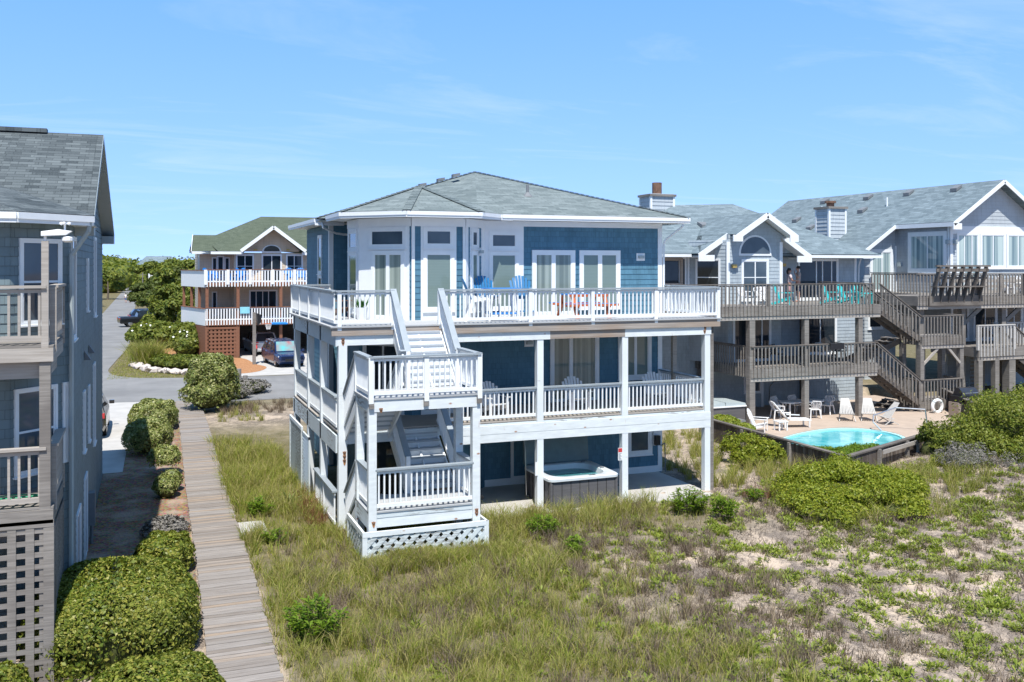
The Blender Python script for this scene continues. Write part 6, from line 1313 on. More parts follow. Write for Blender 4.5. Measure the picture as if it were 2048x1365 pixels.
# fence round the pool
fn = thing('pool_fence', 'dark weathered board fence with a flat cap around the pool corner', 'fence', (21.7, 25.5, -.3))
fw = NM('fence_boards', .85, .15); gi = fw.n('ShaderNodeNewGeometry'); fz = fw.noise(fw.uv(14, 1.2), 1.0, 5); fw.base(fw.mix(fw.ramp(fz, [(.35, 0.0), (.65, .7)]), fw.ramp(gi.outputs['Random Per Island'], [(0, (.09, .072, .06)), (.5, (.15, .125, .11)), (.9, (.23, .20, .175))]), (.07, .055, .045)))
def fence_run(a, b, nm):
    F, L = fr2(a, b); m = MB(); u = 0
    while u < L - .05:
        w_ = .13 + rnd.uniform(-.01, .01); F.box(m, u, min(u + w_ - .012, L), -.75 + rnd.uniform(-.03, .03), .56 + rnd.uniform(-.01, .02), 0, .025); u += w_
    m.build('boards', fw.m, fn); m = MB(); F.box(m, -.05, L + .05, .58, .63, -.12, .07); m.build('cap_rail', X['dark_wood'], fn)
    n = int(L / 2.2)
    for i in range(n + 1): m = MB(); F.box(m, i * L / n - .06, i * L / n + .06, -.8, .575, .03, .14); m.build('fence_post', X['old_wood'], fn)
fence_run((21.7, 34.2), (21.7, 25.45), 'a'); fence_run((21.7, 25.45), (34.0, 30.6), 'b'); fence_run((34.0, 30.6), (38.5, 38.0), 'c')
F, L = fr2((21.7, 25.45), (30.5, 29.1)); m = MB(); F.box(m, 2.3, 5.2, .40, .54, .15, .19); m.build('loose_rail', X['tan_wood'], fn); m = MB(); F.box(m, 5.3, 5.42, -.3, .35, .03, .1); m.build('pipe', X['vinyl_pale'], fn)
fb = thing('yard_fence', 'dark picket fence between the pool house deck and the grey house', 'fence', (33, 44, -.3))
m = MB()
for i in range(46): x = 31.2 + i * .12; m.box(x, x + .07, 43.2, 43.23, -.5, 1.2)
m.build('pickets', X['dark_wood'], fb); box_part('cap_rail', 'dark_wood', fb, 31.0, 36.9, 43.1, 43.3, 1.2, 1.26)
# wooden bollards by the road
t = thing('wood_bollard', 'pair of short weathered wooden posts beside the road behind the big bush', 'bollard', (5.0, 57, 0))
for x, h_ in ((5.0, .95), (5.35, .55)): m = MB(); m.cyl((x, 57, -.1), (x, 57, h_), .13, n=12); m.build('post', X['old_wood'], t)
# white boulders along the verge
rk = plain('pale_boulder', (.55, .48, .43), .9, .2, var=.12, scale=3)
bp = curve([(-.8, 70.2), (-.1, 67.4), (.9, 65.4), (2.2, 64.0), (3.6, 63.3)], 9)
k = 0; proto = None
for i, (x, y) in enumerate(bp):
    if i % 1: continue
    rs = np.random.RandomState(i); pts = rs.normal(size=(14, 3)); pts /= np.linalg.norm(pts, axis=1)[:, None]; pts *= np.array([.34, .26, .2]) * rs.uniform(.8, 1.35)
    bm = bmesh.new(); [bm.verts.new(p) for p in pts]; bmesh.ops.convex_hull(bm, input=bm.verts); me = bpy.data.meshes.new('boulder'); bm.to_mesh(me); bm.free(); me.materials.append(rk)
    o = bpy.data.objects.new('boulder', me); col.objects.link(o); o.location = (x + rs.uniform(-.2, .2), y + rs.uniform(-.25, .25), .13); o.rotation_euler = (0, 0, rs.uniform(0, 6)); tag(o, 'pale boulder in the row edging the planted bed at the road bend', 'boulder', 'pale boulders edging the road bend')

# ------------------------------------------------------------------ vegetation
def quads(C, N, S, rs, asp_=.55, fold=.25):
    """leaf quads: centres, normals, sizes"""
    n = len(C); N = N / (np.linalg.norm(N, axis=1)[:, None] + 1e-9); r = rs.normal(size=(n, 3)); T = np.cross(N, r); T /= np.linalg.norm(T, axis=1)[:, None] + 1e-9; B = np.cross(N, T); S = S[:, None]
    V = np.stack([C - T * S, C - B * S * asp_ + N * S * fold, C + T * S, C + B * S * asp_ + N * S * fold], 1).reshape(-1, 3)
    return V, np.arange(4 * n).reshape(n, 4)
def blob_points(blobs, n, rs, depth=.18, boxy=1.0, lump=.1, up=0.0, rag=.0):
    w_ = np.array([(b[3] * b[4] + b[3] * b[5] + b[4] * b[5]) for b in blobs]); w_ /= w_.sum(); ch_ = rs.choice(len(blobs), n, p=w_); B = np.array(blobs)[ch_]
    d = rs.normal(size=(n, 3)); d[:, 2] = np.where(d[:, 2] < -.25, -d[:, 2], d[:, 2]); d /= np.linalg.norm(d, axis=1)[:, None]
    q = np.sign(d) * np.abs(d) ** boxy
    if boxy < 1: q /= np.maximum(np.linalg.norm(q, axis=1), 1e-6)[:, None] ** .55
    k = 1 - depth * rs.rand(n) ** 1.6 + lump * np.sin(d[:, 0] * 7 + ch_ * 1.7) * np.sin(d[:, 1] * 6 + ch_) * np.sin(d[:, 2] * 5 + 1) * 1.5
    k = k + (rs.rand(n) < rag) * rs.rand(n) * .45
    C = B[:, :3] + q * B[:, 3:6] * k[:, None]; N = d / B[:, 3:6]; N /= np.linalg.norm(N, axis=1)[:, None]
    return C, N + rs.normal(size=(n, 3)) * .55 + np.array([0, 0, up])
def core(blobs, k=.80):
    V = []; Fq = []; 
    for b in blobs:
        base = len(V); nu, nv = 14, 8
        for j in range(nv + 1):
            ph = math.pi * j / nv
            for i in range(nu): th_ = 2 * math.pi * i / nu; V.append((b[0] + b[3] * k * math.sin(ph) * math.cos(th_), b[1] + b[4] * k * math.sin(ph) * math.sin(th_), b[2] + b[5] * k * math.cos(ph)))
        for j in range(nv):
            for i in range(nu): Fq.append((base + j * nu + i, base + j * nu + (i + 1) % nu, base + (j + 1) * nu + (i + 1) % nu, base + (j + 1) * nu + i))
    return np.array(V), np.array(Fq)
L_ = {}
L_['hedge'] = leafy('hedge_leaves', [(.06, .10, .012), (.105, .155, .016), (.16, .21, .022), (.23, .26, .034), (.33, .31, .065)], .45, .3, .3)
L_['varieg'] = leafy('mottled_hedge_leaves', [(.15, .195, .045), (.25, .29, .07), (.37, .39, .12), (.48, .46, .21), (.12, .15, .035)], .45, .25, .4)
L_['bay'] = leafy('bayberry_leaves', [(.13, .18, .016), (.22, .28, .024), (.31, .35, .035), (.38, .37, .05), (.25, .30, .03)], .45, .4)
L_['dune'] = leafy('dune_shrub_leaves', [(.11, .165, .02), (.19, .24, .03), (.27, .285, .04), (.17, .18, .045), (.23, .26, .04)], .5, .35)
L_['bright'] = leafy('bright_plant_leaves', [(.10, .19, .014), (.16, .27, .022), (.23, .33, .035), (.14, .23, .02)], .5, .4)
L_['tree'] = leafy('tree_leaves', [(.065, .11, .016), (.115, .16, .024), (.18, .22, .035), (.24, .255, .045)], .55, .35)
L_['tree2'] = leafy('yellowish_tree_leaves', [(.06, .095, .018), (.10, .13, .025), (.14, .165, .035), (.09, .11, .03)], .55, .35)
L_['grey'] = leafy('grey_dry_twigs', [(.12, .11, .10), (.18, .165, .15), (.24, .225, .2)], .8, .1)
L_['cover'] = leafy('dune_clump_leaves', [(.16, .225, .025), (.24, .31, .04), (.32, .375, .06), (.38, .395, .08), (.22, .28, .04)], .5, .4)
L_['grass'] = leafy('grass_blades', [(.15, .22, .02), (.25, .32, .035), (.34, .385, .055), (.47, .43, .12), (.54, .44, .22), (.30, .27, .10)], .6, .4, .2, .22)
L_['dry'] = leafy('dry_grass_blades', [(.22, .17, .12), (.30, .23, .17), (.18, .135, .11), (.36, .29, .2), (.15, .11, .095)], .8, .3, .1)
L_['litter'] = leafy('dry_litter_twigs', [(.12, .10, .092), (.17, .14, .125), (.22, .185, .16), (.10, .082, .078), (.26, .21, .16)], .85, .2, .1)
L_['red'] = leafy('red_stalks', [(.22, .08, .05), (.30, .12, .07), (.16, .07, .04)], .7, .3)
L_['yucca'] = leafy('yucca_blades', [(.12, .18, .05), (.2, .26, .08), (.28, .30, .12)], .5, .3)
L_['white_f'] = plain('white_petals', (.8, .8, .74), .6)
L_['core'] = plain('inner_twigs', (.075, .085, .03), .9, .1, var=.3, scale=9)
def shrub(name, label, cat, blobs, n, size, leaf, seed=0, group=None, boxy=1.0, depth=.18, lump=.1, asp_=.55, ck=.82, szv=.35, sub=0):
    rs = np.random.RandomState(seed); x, y = blobs[0][0], blobs[0][1]; cb = blobs
    if sub:
        sb = []
        for b in blobs:
            for i in range(sub):
                d = rs.normal(size=3); d[2] = abs(d[2]) * .9 - .1; d /= np.linalg.norm(d); q = rs.uniform(.2, .42); sb.append((b[0] + d[0] * b[3] * .82, b[1] + d[1] * b[4] * .82, b[2] + d[2] * b[5] * .82, b[3] * q, b[4] * q, min(b[5] * q * rs.uniform(.9, 1.6), b[5] * .6)))
        blobs = sb; ck = ck * .62
    z = float(gz(x, y, False)) if not (cb[0][2] - cb[0][5] > 1.5) else 0
    t = thing(name, label, cat, (x, y, z), 0, group); C, N = blob_points(blobs, n, rs, depth, boxy, lump, 0.0, .16 if sub else 0.0); C[:, 2] = np.maximum(C[:, 2], z + .02)
    V, Q = quads(C, N, size * (1 + szv * rs.normal(size=n)).clip(.4, 2), rs, asp_); np_mesh('foliage', V, Q, None, L_[leaf], t)
    V, Q = core(cb, ck * (.9 if boxy < 1 else 1)); np_mesh('branches', V, Q, None, L_['core'], t, True); return t
hg = 'clipped hedge bushes beside the boardwalk'
shrub('hedge_bush', 'large clipped green hedge in the foreground beside the lattice skirt', 'hedge', [(-.54, 19.1, .38, 1.52, 1.55, 1.06), (-.58, 18.55, .34, 1.48, 1.15, 1.0)], 76000, .031, 'hedge', 1, hg, .62, .12, .035)
shrub('hedge_bush', 'clipped green hedge cut off by the bottom edge of the picture', 'hedge', [(.05, 15.15, .22, 1.15, 1.25, .76), (.5, 15.6, .24, .55, .85, .66)], 38000, .031, 'hedge', 2, hg, .75, .16, .06)
shrub('hedge_bush', 'small green hedge right behind the large foreground hedge', 'hedge', [(.38, 23.1, .30, .66, .75, .56)], 9000, .036, 'hedge', 3, hg, .85)
shrub('hedge_bush', 'rounded yellow green hedge farthest along the boardwalk', 'hedge', [(.28, 43.3, .45, 1.0, 1.5, .78)], 15000, .046, 'varieg', 4, hg, .8)
shrub('hedge_bush', 'rounded yellow green hedge half in shade, second farthest along the boardwalk', 'hedge', [(.05, 38.0, .5, .88, 1.4, .75)], 15000, .043, 'varieg', 5, hg, .8)
shrub('hedge_bush', 'thin leggy hedge bush showing bare stems by the boardwalk', 'hedge', [(.55, 33.6, .55, .52, .8, .42)], 5000, .04, 'varieg', 6, hg, .9, .35, ck=.5)
shrub('hedge_bush', 'small rounded green bush between leggy hedge and dry lavender bush', 'bush', [(.55, 30.4, .3, .38, .5, .4), (.75, 31.2, .3, .3, .4, .35)], 2600, .045, 'varieg', 7, hg, 1, .3)
shrub('dry_bush', 'dry grey purple bush just before the dark green hedge', 'bush', [(.45, 26.2, .12, .6, .7, .32)], 2600, .04, 'grey', 8, None, 1, .5, ck=.6)
shrub('hedge_bush', 'bright green bush at the bottom left corner of the picture', 'bush', [(-2.2, 16.9, .15, .5, .6, .5)], 7000, .033, 'hedge', 9)
shrub('big_bush', 'tall mottled evergreen bush where the boardwalk meets the road', 'bush', [(2.95, 47.9, 1.35, 1.22, 1.2, 1.35), (2.7, 47.5, .75, 1.15, 1.1, .85), (3.4, 48.1, .9, .9, 1, 1.0)], 24000, .058, 'varieg', 10, None, .85, .2, .12)
shrub('bayberry_bush', 'wide bright green bush in front of the pool fence corner', 'bush', [(19.6, 23.1, .0, 1.9, 1.7, .78), (21.0, 23.0, .0, 1.35, 1.2, .66), (18.5, 22.6, -.1, 1.2, 1.2, .6), (20.5, 24.2, .05, 1.2, .9, .72), (18.9, 24.1, -.05, 1.0, .9, .62), (18.0, 21.9, -.15, .8, .8, .42), (22.0, 23.9, -.1, .9, .9, .5), (20.2, 21.6, -.15, 1.0, .8, .4)], 72000, .036, 'bay', 11, None, 1, .6, .16, sub=26)
shrub('bayberry_bush', 'small green bush against the left run of the pool fence', 'bush', [(20.3, 29.0, .05, .9, .9, .72), (20.9, 28.6, .0, .6, .6, .5)], 14000, .036, 'bay', 12, None, 1, .5, .15, sub=20)
shrub('dune_shrub', 'large yellow green dune bush at the right edge beside the fence end', 'bush', [(28.9, 25.6, .6, 2.4, 2.2, 1.35), (31.0, 26.0, .8, 2.4, 2.2, 1.5), (27.3, 25.4, .3, 1.4, 1.4, .95), (29.2, 23.6, .3, 2.2, 1.5, 1.0), (31.4, 23.6, .5, 2.0, 1.6, 1.2)], 72000, .042, 'dune', 13, None, 1, .6, .16, sub=26)
shrub('dune_shrub', 'dark green shrub between the pool fence and the large dune bush', 'bush', [(26.6, 26.7, .2, .8, .7, .85), (27.2, 26.2, .2, .7, .7, .6)], 7000, .045, 'tree', 14, None, 1, .35, .15, sub=8)
shrub('dry_bush', 'grey leafless bush in front of the large dune bush', 'bush', [(26.0, 24.6, .3, 1.1, 1.0, .62), (27.3, 23.6, .2, .9, .8, .5), (29.8, 22.5, .2, .9, .8, .5)], 9000, .055, 'grey', 15, None, 1, .6, .2, .18, .55)
shrub('juniper', 'low green juniper mat filling the pool fence corner', 'juniper', [(22.9, 26.9, .28, 1.0, .7, .26), (24.0, 27.3, .28, 1.1, .6, .24), (22.5, 27.6, .26, .7, .8, .22)], 8000, .05, 'bright', 16, None, 1, .4, .15, .25)
shrub('flower_mat', 'yellow flowering mat behind the left end of the pool fence', 'flowers', [(22.4, 33.6, .5, .5, .9, .22), (22.3, 32.2, .45, .4, .7, .18)], 2600, .045, 'cover', 17); bpy.data.objects['flower_mat'].children[0].data.materials[0] = leafy('yellow_petals', [(.55, .38, .02), (.65, .46, .03), (.4, .3, .02)], .6, .2)
# upright leafy plants: many lance leaves on stems
def upright(name, label, x, y, h, r, n, leaf, seed, cat='plant', group=None, ll=.16, w_=.16):
    rs = np.random.RandomState(seed); z = float(gz(x, y)); t = thing(name, label, cat, (x, y, z), 0, group); ns = max(6, n // 16)
    a_ = rs.rand(ns) * 6.283; rr_ = r * np.sqrt(rs.rand(ns)); bx_ = x + rr_ * np.cos(a_) * .55; by_ = y + rr_ * np.sin(a_) * .55; hh = h * (1.05 - .45 * (rr_ / r)) * rs.uniform(.8, 1.1, ns); tx_ = x + rr_ * np.cos(a_) * 1.1; ty_ = y + rr_ * np.sin(a_) * 1.1
    k = rs.randint(ns, size=n); u = rs.uniform(.25, 1, n); P = np.stack([bx_[k] + (tx_[k] - bx_[k]) * u, by_[k] + (ty_[k] - by_[k]) * u, z + hh[k] * u], 1)
    th_ = rs.rand(n) * 6.283; D = np.stack([np.cos(th_), np.sin(th_), rs.uniform(.2, 1.1, n)], 1); D /= np.linalg.norm(D, axis=1)[:, None]; S = np.cross(D, np.array([0, 0, 1.0])); S /= np.linalg.norm(S, axis=1)[:, None]; ln = ll * rs.uniform(.6, 1.2, n)[:, None]
    V = np.stack([P, P + D * ln * .5 + S * ln * w_, P + D * ln - np.array([0, 0, .25]) * ln, P + D * ln * .5 - S * ln * w_], 1).reshape(-1, 3); np_mesh('leaves', V, np.arange(4 * n).reshape(n, 4), None, L_[leaf], t)
    m = MB()
    for i in range(ns): m.cyl((bx_[i], by_[i], z - .02), (tx_[i], ty_[i], z + hh[i]), .008, .004, 4)
    m.build('stems', L_['core'], t, uv=False); return t
ug = 'bright green upright dune plants'
for x, y, h, r, n, l_ in ((2.95, 18.0, .85, .55, 900, 'bright green leafy plant in the grass close to the boardwalk, nearest the camera'), (9.85, 23.3, .75, .42, 520, 'bright green leafy plant in front of the post left of the hot tub'), (10.0, 21.6, .5, .3, 300, 'small bright green plant in the grass before the hot tub'), (14.8, 24.1, .85, .55, 760, 'bright green leafy plant at the right corner of the patio slab'), (15.3, 23.0, .7, .42, 520, 'bright green leafy plant just in front of the patio corner plant'), (3.0, 27.5, .55, .4, 380, 'green leafy plant in the grass beside the middle of the boardwalk'), (3.0, 24.6, .4, .3, 240, 'small green plant at the concrete slab by the boardwalk'), (17.2, 24.2, .42, .28, 200, 'small green plant between the patio corner and the wide bush')): upright('dune_plant', l_, x, y, h, r, n, 'bright', int(x * 100 + y), 'plant', ug)
rs0 = np.random.RandomState(5); t = thing('yucca', 'spiky yucca plant beside the lattice wall left of the blue house', 'yucca', (3.95, 28.6, -.2)); m = MB()
for i in range(46):
    a_ = rs0.rand() * 6.283; e_ = rs0.uniform(.15, 1.2); ln = rs0.uniform(.45, .75); d = Vector((math.cos(a_) * math.cos(e_), math.sin(a_) * math.cos(e_), math.sin(e_))); s_ = Vector((-math.sin(a_), math.cos(a_), 0)) * .022; p = Vector((3.95, 28.6, -.12)); q = p + d * ln * .5; r_ = p + d * ln - Vector((0, 0, .12)); m.poly([p - s_, p + s_, q + s_, q - s_]); m.poly([q - s_, q + s_, r_])
m.build('blades', L_['yucca'], t, uv=False)
# grass as blades
def blades(name, P, H, W, lean, rs, mat, kind='stuff'):
    n = len(P); a_ = rs.rand(n) * 6.283; D = np.stack([np.cos(a_), np.sin(a_), np.zeros(n)], 1); b_ = rs.rand(n) * 6.283; S = np.stack([np.cos(b_), np.sin(b_), np.zeros(n)], 1) * W[:, None]; up = np.array([0, 0, 1.0]); H_c = H[:, None]; ln = (lean * H)[:, None]
    M = P + up * H_c * .55 + D * ln * .35; T = P + up * H_c * (1 - .25 * lean[:, None]) + D * ln
    V = np.stack([P - S, P + S, M + S * .7, M - S * .7, T], 1).reshape(-1, 3); b = np.arange(n)[:, None] * 5
    o = np_mesh(name, V, b + np.array([0, 1, 2, 3]), b + np.array([3, 2, 4]), L_[mat]); tag(o, kind=kind); return o
def scatter(n, x0, x1, y0, y1, dens, rs):
    x = rs.uniform(x0, x1, n); y = rs.uniform(y0, y1, n); k = rs.rand(n) < dens(x, y); x, y = x[k], y[k]
    solid = ((x > 4.95) & (x < 7.95) & (y > 22.6) & (y < 24.4)) | ((x > 7.9) & (x < 16.6) & (y > 25.3) & (y < 29)) | ((x > 4.7) & (x < 17) & (y > 25.8) & (y < 40)) | ((x > 2.2) & (x < 2.9) & (y > 25.5) & (y < 26.5)) | pool_mask(x, y) | ((y > 50) & (y < 62)); x, y = x[~solid], y[~solid]
    return np.stack([x, y, gz(x, y) - .01], 1)
rs = np.random.RandomState(11)
def wob(x, y, f=1.0, s_=0): return .5 + .5 * np.sin(x * 1.1 * f + 1.7 * np.sin(y * .9 * f + s_)) * np.sin(y * 1.3 * f + 1.2 * np.sin(x * .7 * f + s_ * 2))
dl = lambda x, y: np.clip(ss(12.0, 6.5, x) * ss(2.05, 2.5, x) * (.35 + .65 * wob(x, y, 1.3)) * (1 - ss(36, 41, y)) + .8 * np.exp(-((x - 12.5) / 4.5) ** 2 - ((y - 24.2) / .9) ** 2), 0, 1)
c_ = scatter(9000, 2.1, 13.5, 12.5, 40, lambda x, y: dl(x, y) * (.25 + .75 * (wob(x, y, 1.9, 5) > .42)), rs); P = np.repeat(c_, 30, 0); P[:, :2] += rs.normal(size=(len(P), 2)) * .055; P = P[P[:, 0] > 2.2]; n = len(P)
blades('grass', P, rs.uniform(.22, .62, n) * (.55 + .75 * wob(P[:, 0], P[:, 1], .8, 7)), rs.uniform(.003, .0065, n) * (1 + P[:, 1] * .012), rs.uniform(.15, 1.1, n), rs, 'grass')
P = scatter(90000, 2.05, 16.5, 12.5, 41, dl, rs); n = len(P); tall = (.15 + .26 * wob(P[:, 0], P[:, 1], .9, 2) ** 1.5) * (1 + .7 * ss(25, 28, P[:, 1]) * (P[:, 0] < 4.8))
blades('grass', P, tall * rs.uniform(.5, 1.35, n), rs.uniform(.003, .0075, n) * (1 + P[:, 1] * .012), rs.uniform(.1, .9, n), rs, 'grass')
dd = lambda x, y: np.clip(.12 + .88 * (wob(x, y, .8, 4) > .52) * wob(x, y, 2.1, 1), 0, 1) * ss(2.3, 4, x)
P = scatter(170000, 5, 40, 10.5, 27, dd, rs); n = len(P); blades('dry_grass', P, rs.uniform(.05, .24, n) * (.6 + .8 * wob(P[:, 0], P[:, 1], .7, 3)), rs.uniform(.004, .0075, n) * (1 + P[:, 1] * .012), rs.uniform(.4, 1.9, n), rs, 'litter')
# tall grass tufts round the patio and by the fence
def tufts(n, x0, x1, y0, y1, per, h, mat, name, dens=lambda x, y: np.ones_like(x)):
    c = scatter(n, x0, x1, y0, y1, dens, rs); P = np.repeat(c, per, 0); P[:, :2] += rs.normal(size=(len(P), 2)) * .06; k = len(P); return blades(name, P, h * rs.uniform(.5, 1.25, k), rs.uniform(.003, .006, k) * (1 + P[:, 1] * .012), rs.uniform(.2, 1.0, k), rs, mat)
tufts(150, 16.8, 21.5, 26, 36, 46, .62, 'grass', 'tall_grass'); tufts(90, 8.2, 14.5, 23.9, 25.2, 40, .62, 'grass', 'tall_grass'); tufts(70, 22.5, 25.5, 22.5, 25, 40, .5, 'grass', 'tall_grass'); tufts(900, 11, 36, 11.5, 26, 24, .26, 'dry', 'dry_tufts'); tufts(420, 3, 13.5, 13, 25, 34, .48, 'dry', 'dry_tufts'); tufts(22, 4.2, 4.75, 26.2, 30, 22, .55, 'red', 'red_weeds'); tufts(80, 17.6, 22.6, 20.9, 25, 30, .62, 'grass', 'tall_grass'); tufts(60, 16.8, 23, 20.6, 24.5, 26, .45, 'dry', 'dry_tufts'); tufts(16, 17.2, 18.0, 24.0, 25.2, 20, .3, 'red', 'red_weeds')
tufts(220, 33.5, 42, 29, 33.9, 30, .45, 'dry', 'dry_tufts'); tufts(160, 36.4, 44, 29.5, 34.3, 30, .4, 'grass', 'tall_grass'); tufts(70, 3.3, 7.5, 46, 49.5, 30, .4, 'dry', 'dry_tufts'); tufts(40, 3, 5, 44, 49, 30, .35, 'grass', 'tall_grass')
# low green clumps of the dune: leaf rosettes
def clumps(n, x0, x1, y0, y1, per, rad, hgt, leaf, name, dens):
    c = scatter(n, x0, x1, y0, y1, dens, rs); k = len(c); r = rad * rs.uniform(.5, 1.35, k); P = np.repeat(c, per, 0); rr_ = np.repeat(r, per); a_ = rs.rand(len(P)) * 6.283; q = np.sqrt(rs.rand(len(P))); off = np.stack([np.cos(a_) * q * rr_, np.sin(a_) * q * rr_, hgt * np.repeat(r / rad, per) * (1 - q ** 2) * rs.uniform(.3, 1.1, len(P))], 1); P = P + off; P[:, 2] = np.maximum(P[:, 2], gz(P[:, 0], P[:, 1]) + .01)
    N = np.stack([np.cos(a_) * q * .8, np.sin(a_) * q * .8, np.full(len(P), .9)], 1) + rs.normal(size=(len(P), 3)) * .4; V, Q = quads(P, N, .040 * rs.uniform(.6, 1.4, len(P)), rs, .4); o = np_mesh(name, V, Q, None, L_[leaf]); tag(o, kind='stuff')
dc = lambda x, y: np.clip(.25 + .75 * (wob(x, y, 1.1, 6) > .40) * (wob(x, y, 2.3, 2) > .4), .05, 1) * ss(3, 11, x) * (1 - .8 * ((x > 18) & (x < 24) & (y > 22)))
def rosettes(n, x0, x1, y0, y1, per, rad, ll, leaf, name, dens):
    c = scatter(n, x0, x1, y0, y1, dens, rs); k = len(c); s_ = rs.uniform(.5, 1.5, k); P = np.repeat(c, per, 0); sc_ = np.repeat(s_, per); a_ = rs.rand(len(P)) * 6.283; q = np.sqrt(rs.rand(len(P))); el = rs.uniform(.15, 1.25, len(P))
    B = P + np.stack([np.cos(a_) * q * rad * sc_, np.sin(a_) * q * rad * sc_, rs.uniform(.0, .13, len(P)) * sc_ * (1.15 - q)], 1); a2 = a_ + rs.normal(size=len(P)) * .7; D = np.stack([np.cos(a2) * np.cos(el), np.sin(a2) * np.cos(el), np.sin(el)], 1); S = np.stack([-np.sin(a2), np.cos(a2), np.zeros(len(P))], 1)
    ln = (ll * rs.uniform(.6, 1.3, len(P)) * sc_ ** .4)[:, None]; V = np.stack([B, B + D * ln * .55 + S * ln * .17, B + D * ln - np.array([0, 0, .12]) * ln, B + D * ln * .55 - S * ln * .17], 1).reshape(-1, 3)
    o = np_mesh(name, V, np.arange(4 * len(P)).reshape(-1, 4), None, L_[leaf]); tag(o, kind='stuff')
rosettes(5600, 3.5, 36, 10.5, 26, 52, .13, .105, 'cover', 'ground_cover', dc)
rosettes(420, 17, 36, 19, 25.5, 110, .26, .11, 'dune', 'ground_cover', dc)
c_ = scatter(420, 4.6, 8.4, 21.7, 22.65, lambda x, y: np.ones_like(x), rs); P = np.repeat(c_, 26, 0); P[:, :2] += rs.normal(size=(len(P), 2)) * [.06, .03]; P = P[P[:, 1] < 22.6]; n = len(P); blades('tall_grass', P, rs.uniform(.15, .48, n), rs.uniform(.004, .008, n), rs.uniform(.2, 1.0, n), rs, 'grass')
# pebbles and twigs
P = scatter(5000, 2.3, 34, 10.5, 26, lambda x, y: ss(6, 14, x), rs); V, Q = quads(P + np.array([0, 0, .015]), rs.normal(size=P.shape) * .4 + np.array([0, 0, 1.0]), rs.uniform(.01, .035, len(P)), rs, .35, .1); o = np_mesh('litter', V, Q, None, L_['grey']); tag(o, kind='stuff')

# ---- planting across the road
shrub('flowering_bush', 'green bush with white blossoms behind the mulch path', 'bush', [(.6, 86, .9, 2.2, 3.0, 1.3), (2.0, 86.5, .8, 1.6, 2.2, 1.1)], 7000, .15, 'tree', 21, None, 1, .3)
shrub('flowering_bush', 'green bush with white flowers between mulch path and red lattice', 'bush', [(3.0, 77, 1.1, 1.35, 1.6, 1.4), (2.8, 76.0, .8, 1.1, 1.2, 1.0)], 6500, .13, 'tree', 22, None, 1, .3)
for o_, b in ((bpy.data.objects['flowering_bush'], (.4, 84.2, 1.7, 1.6, .9)), (bpy.data.objects['flowering_bush.001'], (2.9, 75.6, 1.7, 1.1, .8))):
    rs3 = np.random.RandomState(3); n = 14; C = np.array([b[0], b[1], b[2]]) + rs3.normal(size=(n, 3)) * np.array([b[3] * .5, .5, b[4] * .5]); V, Q = quads(C, rs3.normal(size=(n, 3)) + np.array([0, -1.5, 1.5]), np.full(n, .10), rs3, .8); np_mesh('flowers', V, Q, None, L_['white_f'], o_)
tg = thing('ornamental_grass', 'tall fountain of ornamental grass at the road bend', 'ornamental grass', (.1, 70.3, 0)); rs4 = np.random.RandomState(9); n = 1500
P = np.array([.1, 70.3, 0]) + rs4.normal(size=(n, 3)) * np.array([.4, .5, 0]); o = blades('blades', P, rs4.uniform(1.2, 2.2, n), np.full(n, .02), rs4.uniform(.3, 1.0, n), rs4, 'grass', None); o.location -= tg.location; o.parent = tg
shrub('juniper', 'low juniper hedge behind the pale boulders', 'hedge', [(2.4, 67.6, .35, 1.5, 1.3, .55), (1.0, 69.2, .35, .9, 1.3, .5), (3.9, 66.6, .3, 1.2, 1.0, .45)], 7000, .10, 'tree', 23, None, 1, .35, .15, .3)
shrub('conifer_shrub', 'narrow dark conifer beside the tan house balcony', 'conifer', [(3.35, 88.5, 1.5, .9, .9, 1.6), (3.35, 88.5, 3.0, .55, .55, 1.3)], 3000, .14, 'tree', 24, None, 1, .3)
shrub('red_shrub', 'low red leaved shrub at the edge of the mulch path', 'shrub', [(.35, 80.5, .25, .9, 1.2, .4)], 1500, .09, 'red', 25)
shrub('dry_bush', 'reddish dry bush beside the wooden posts at the road', 'bush', [(5.1, 53.5, .3, 1.3, 1.3, .42), (4.3, 51.5, .25, .9, .9, .35)], 5000, .06, 'grey', 26, None, 1, .6)
P = scatter(34000, -3, 5, 60, 95, lambda x, y: ((x > -2.3 + .03 * (y - 62)) & (x < 3.5) & (y > 62.4)) * .9, rs); blades('lawn_grass', P, rs.uniform(.05, .16, len(P)), np.full(len(P), .012), rs.uniform(.2, .9, len(P)), rs, 'grass')
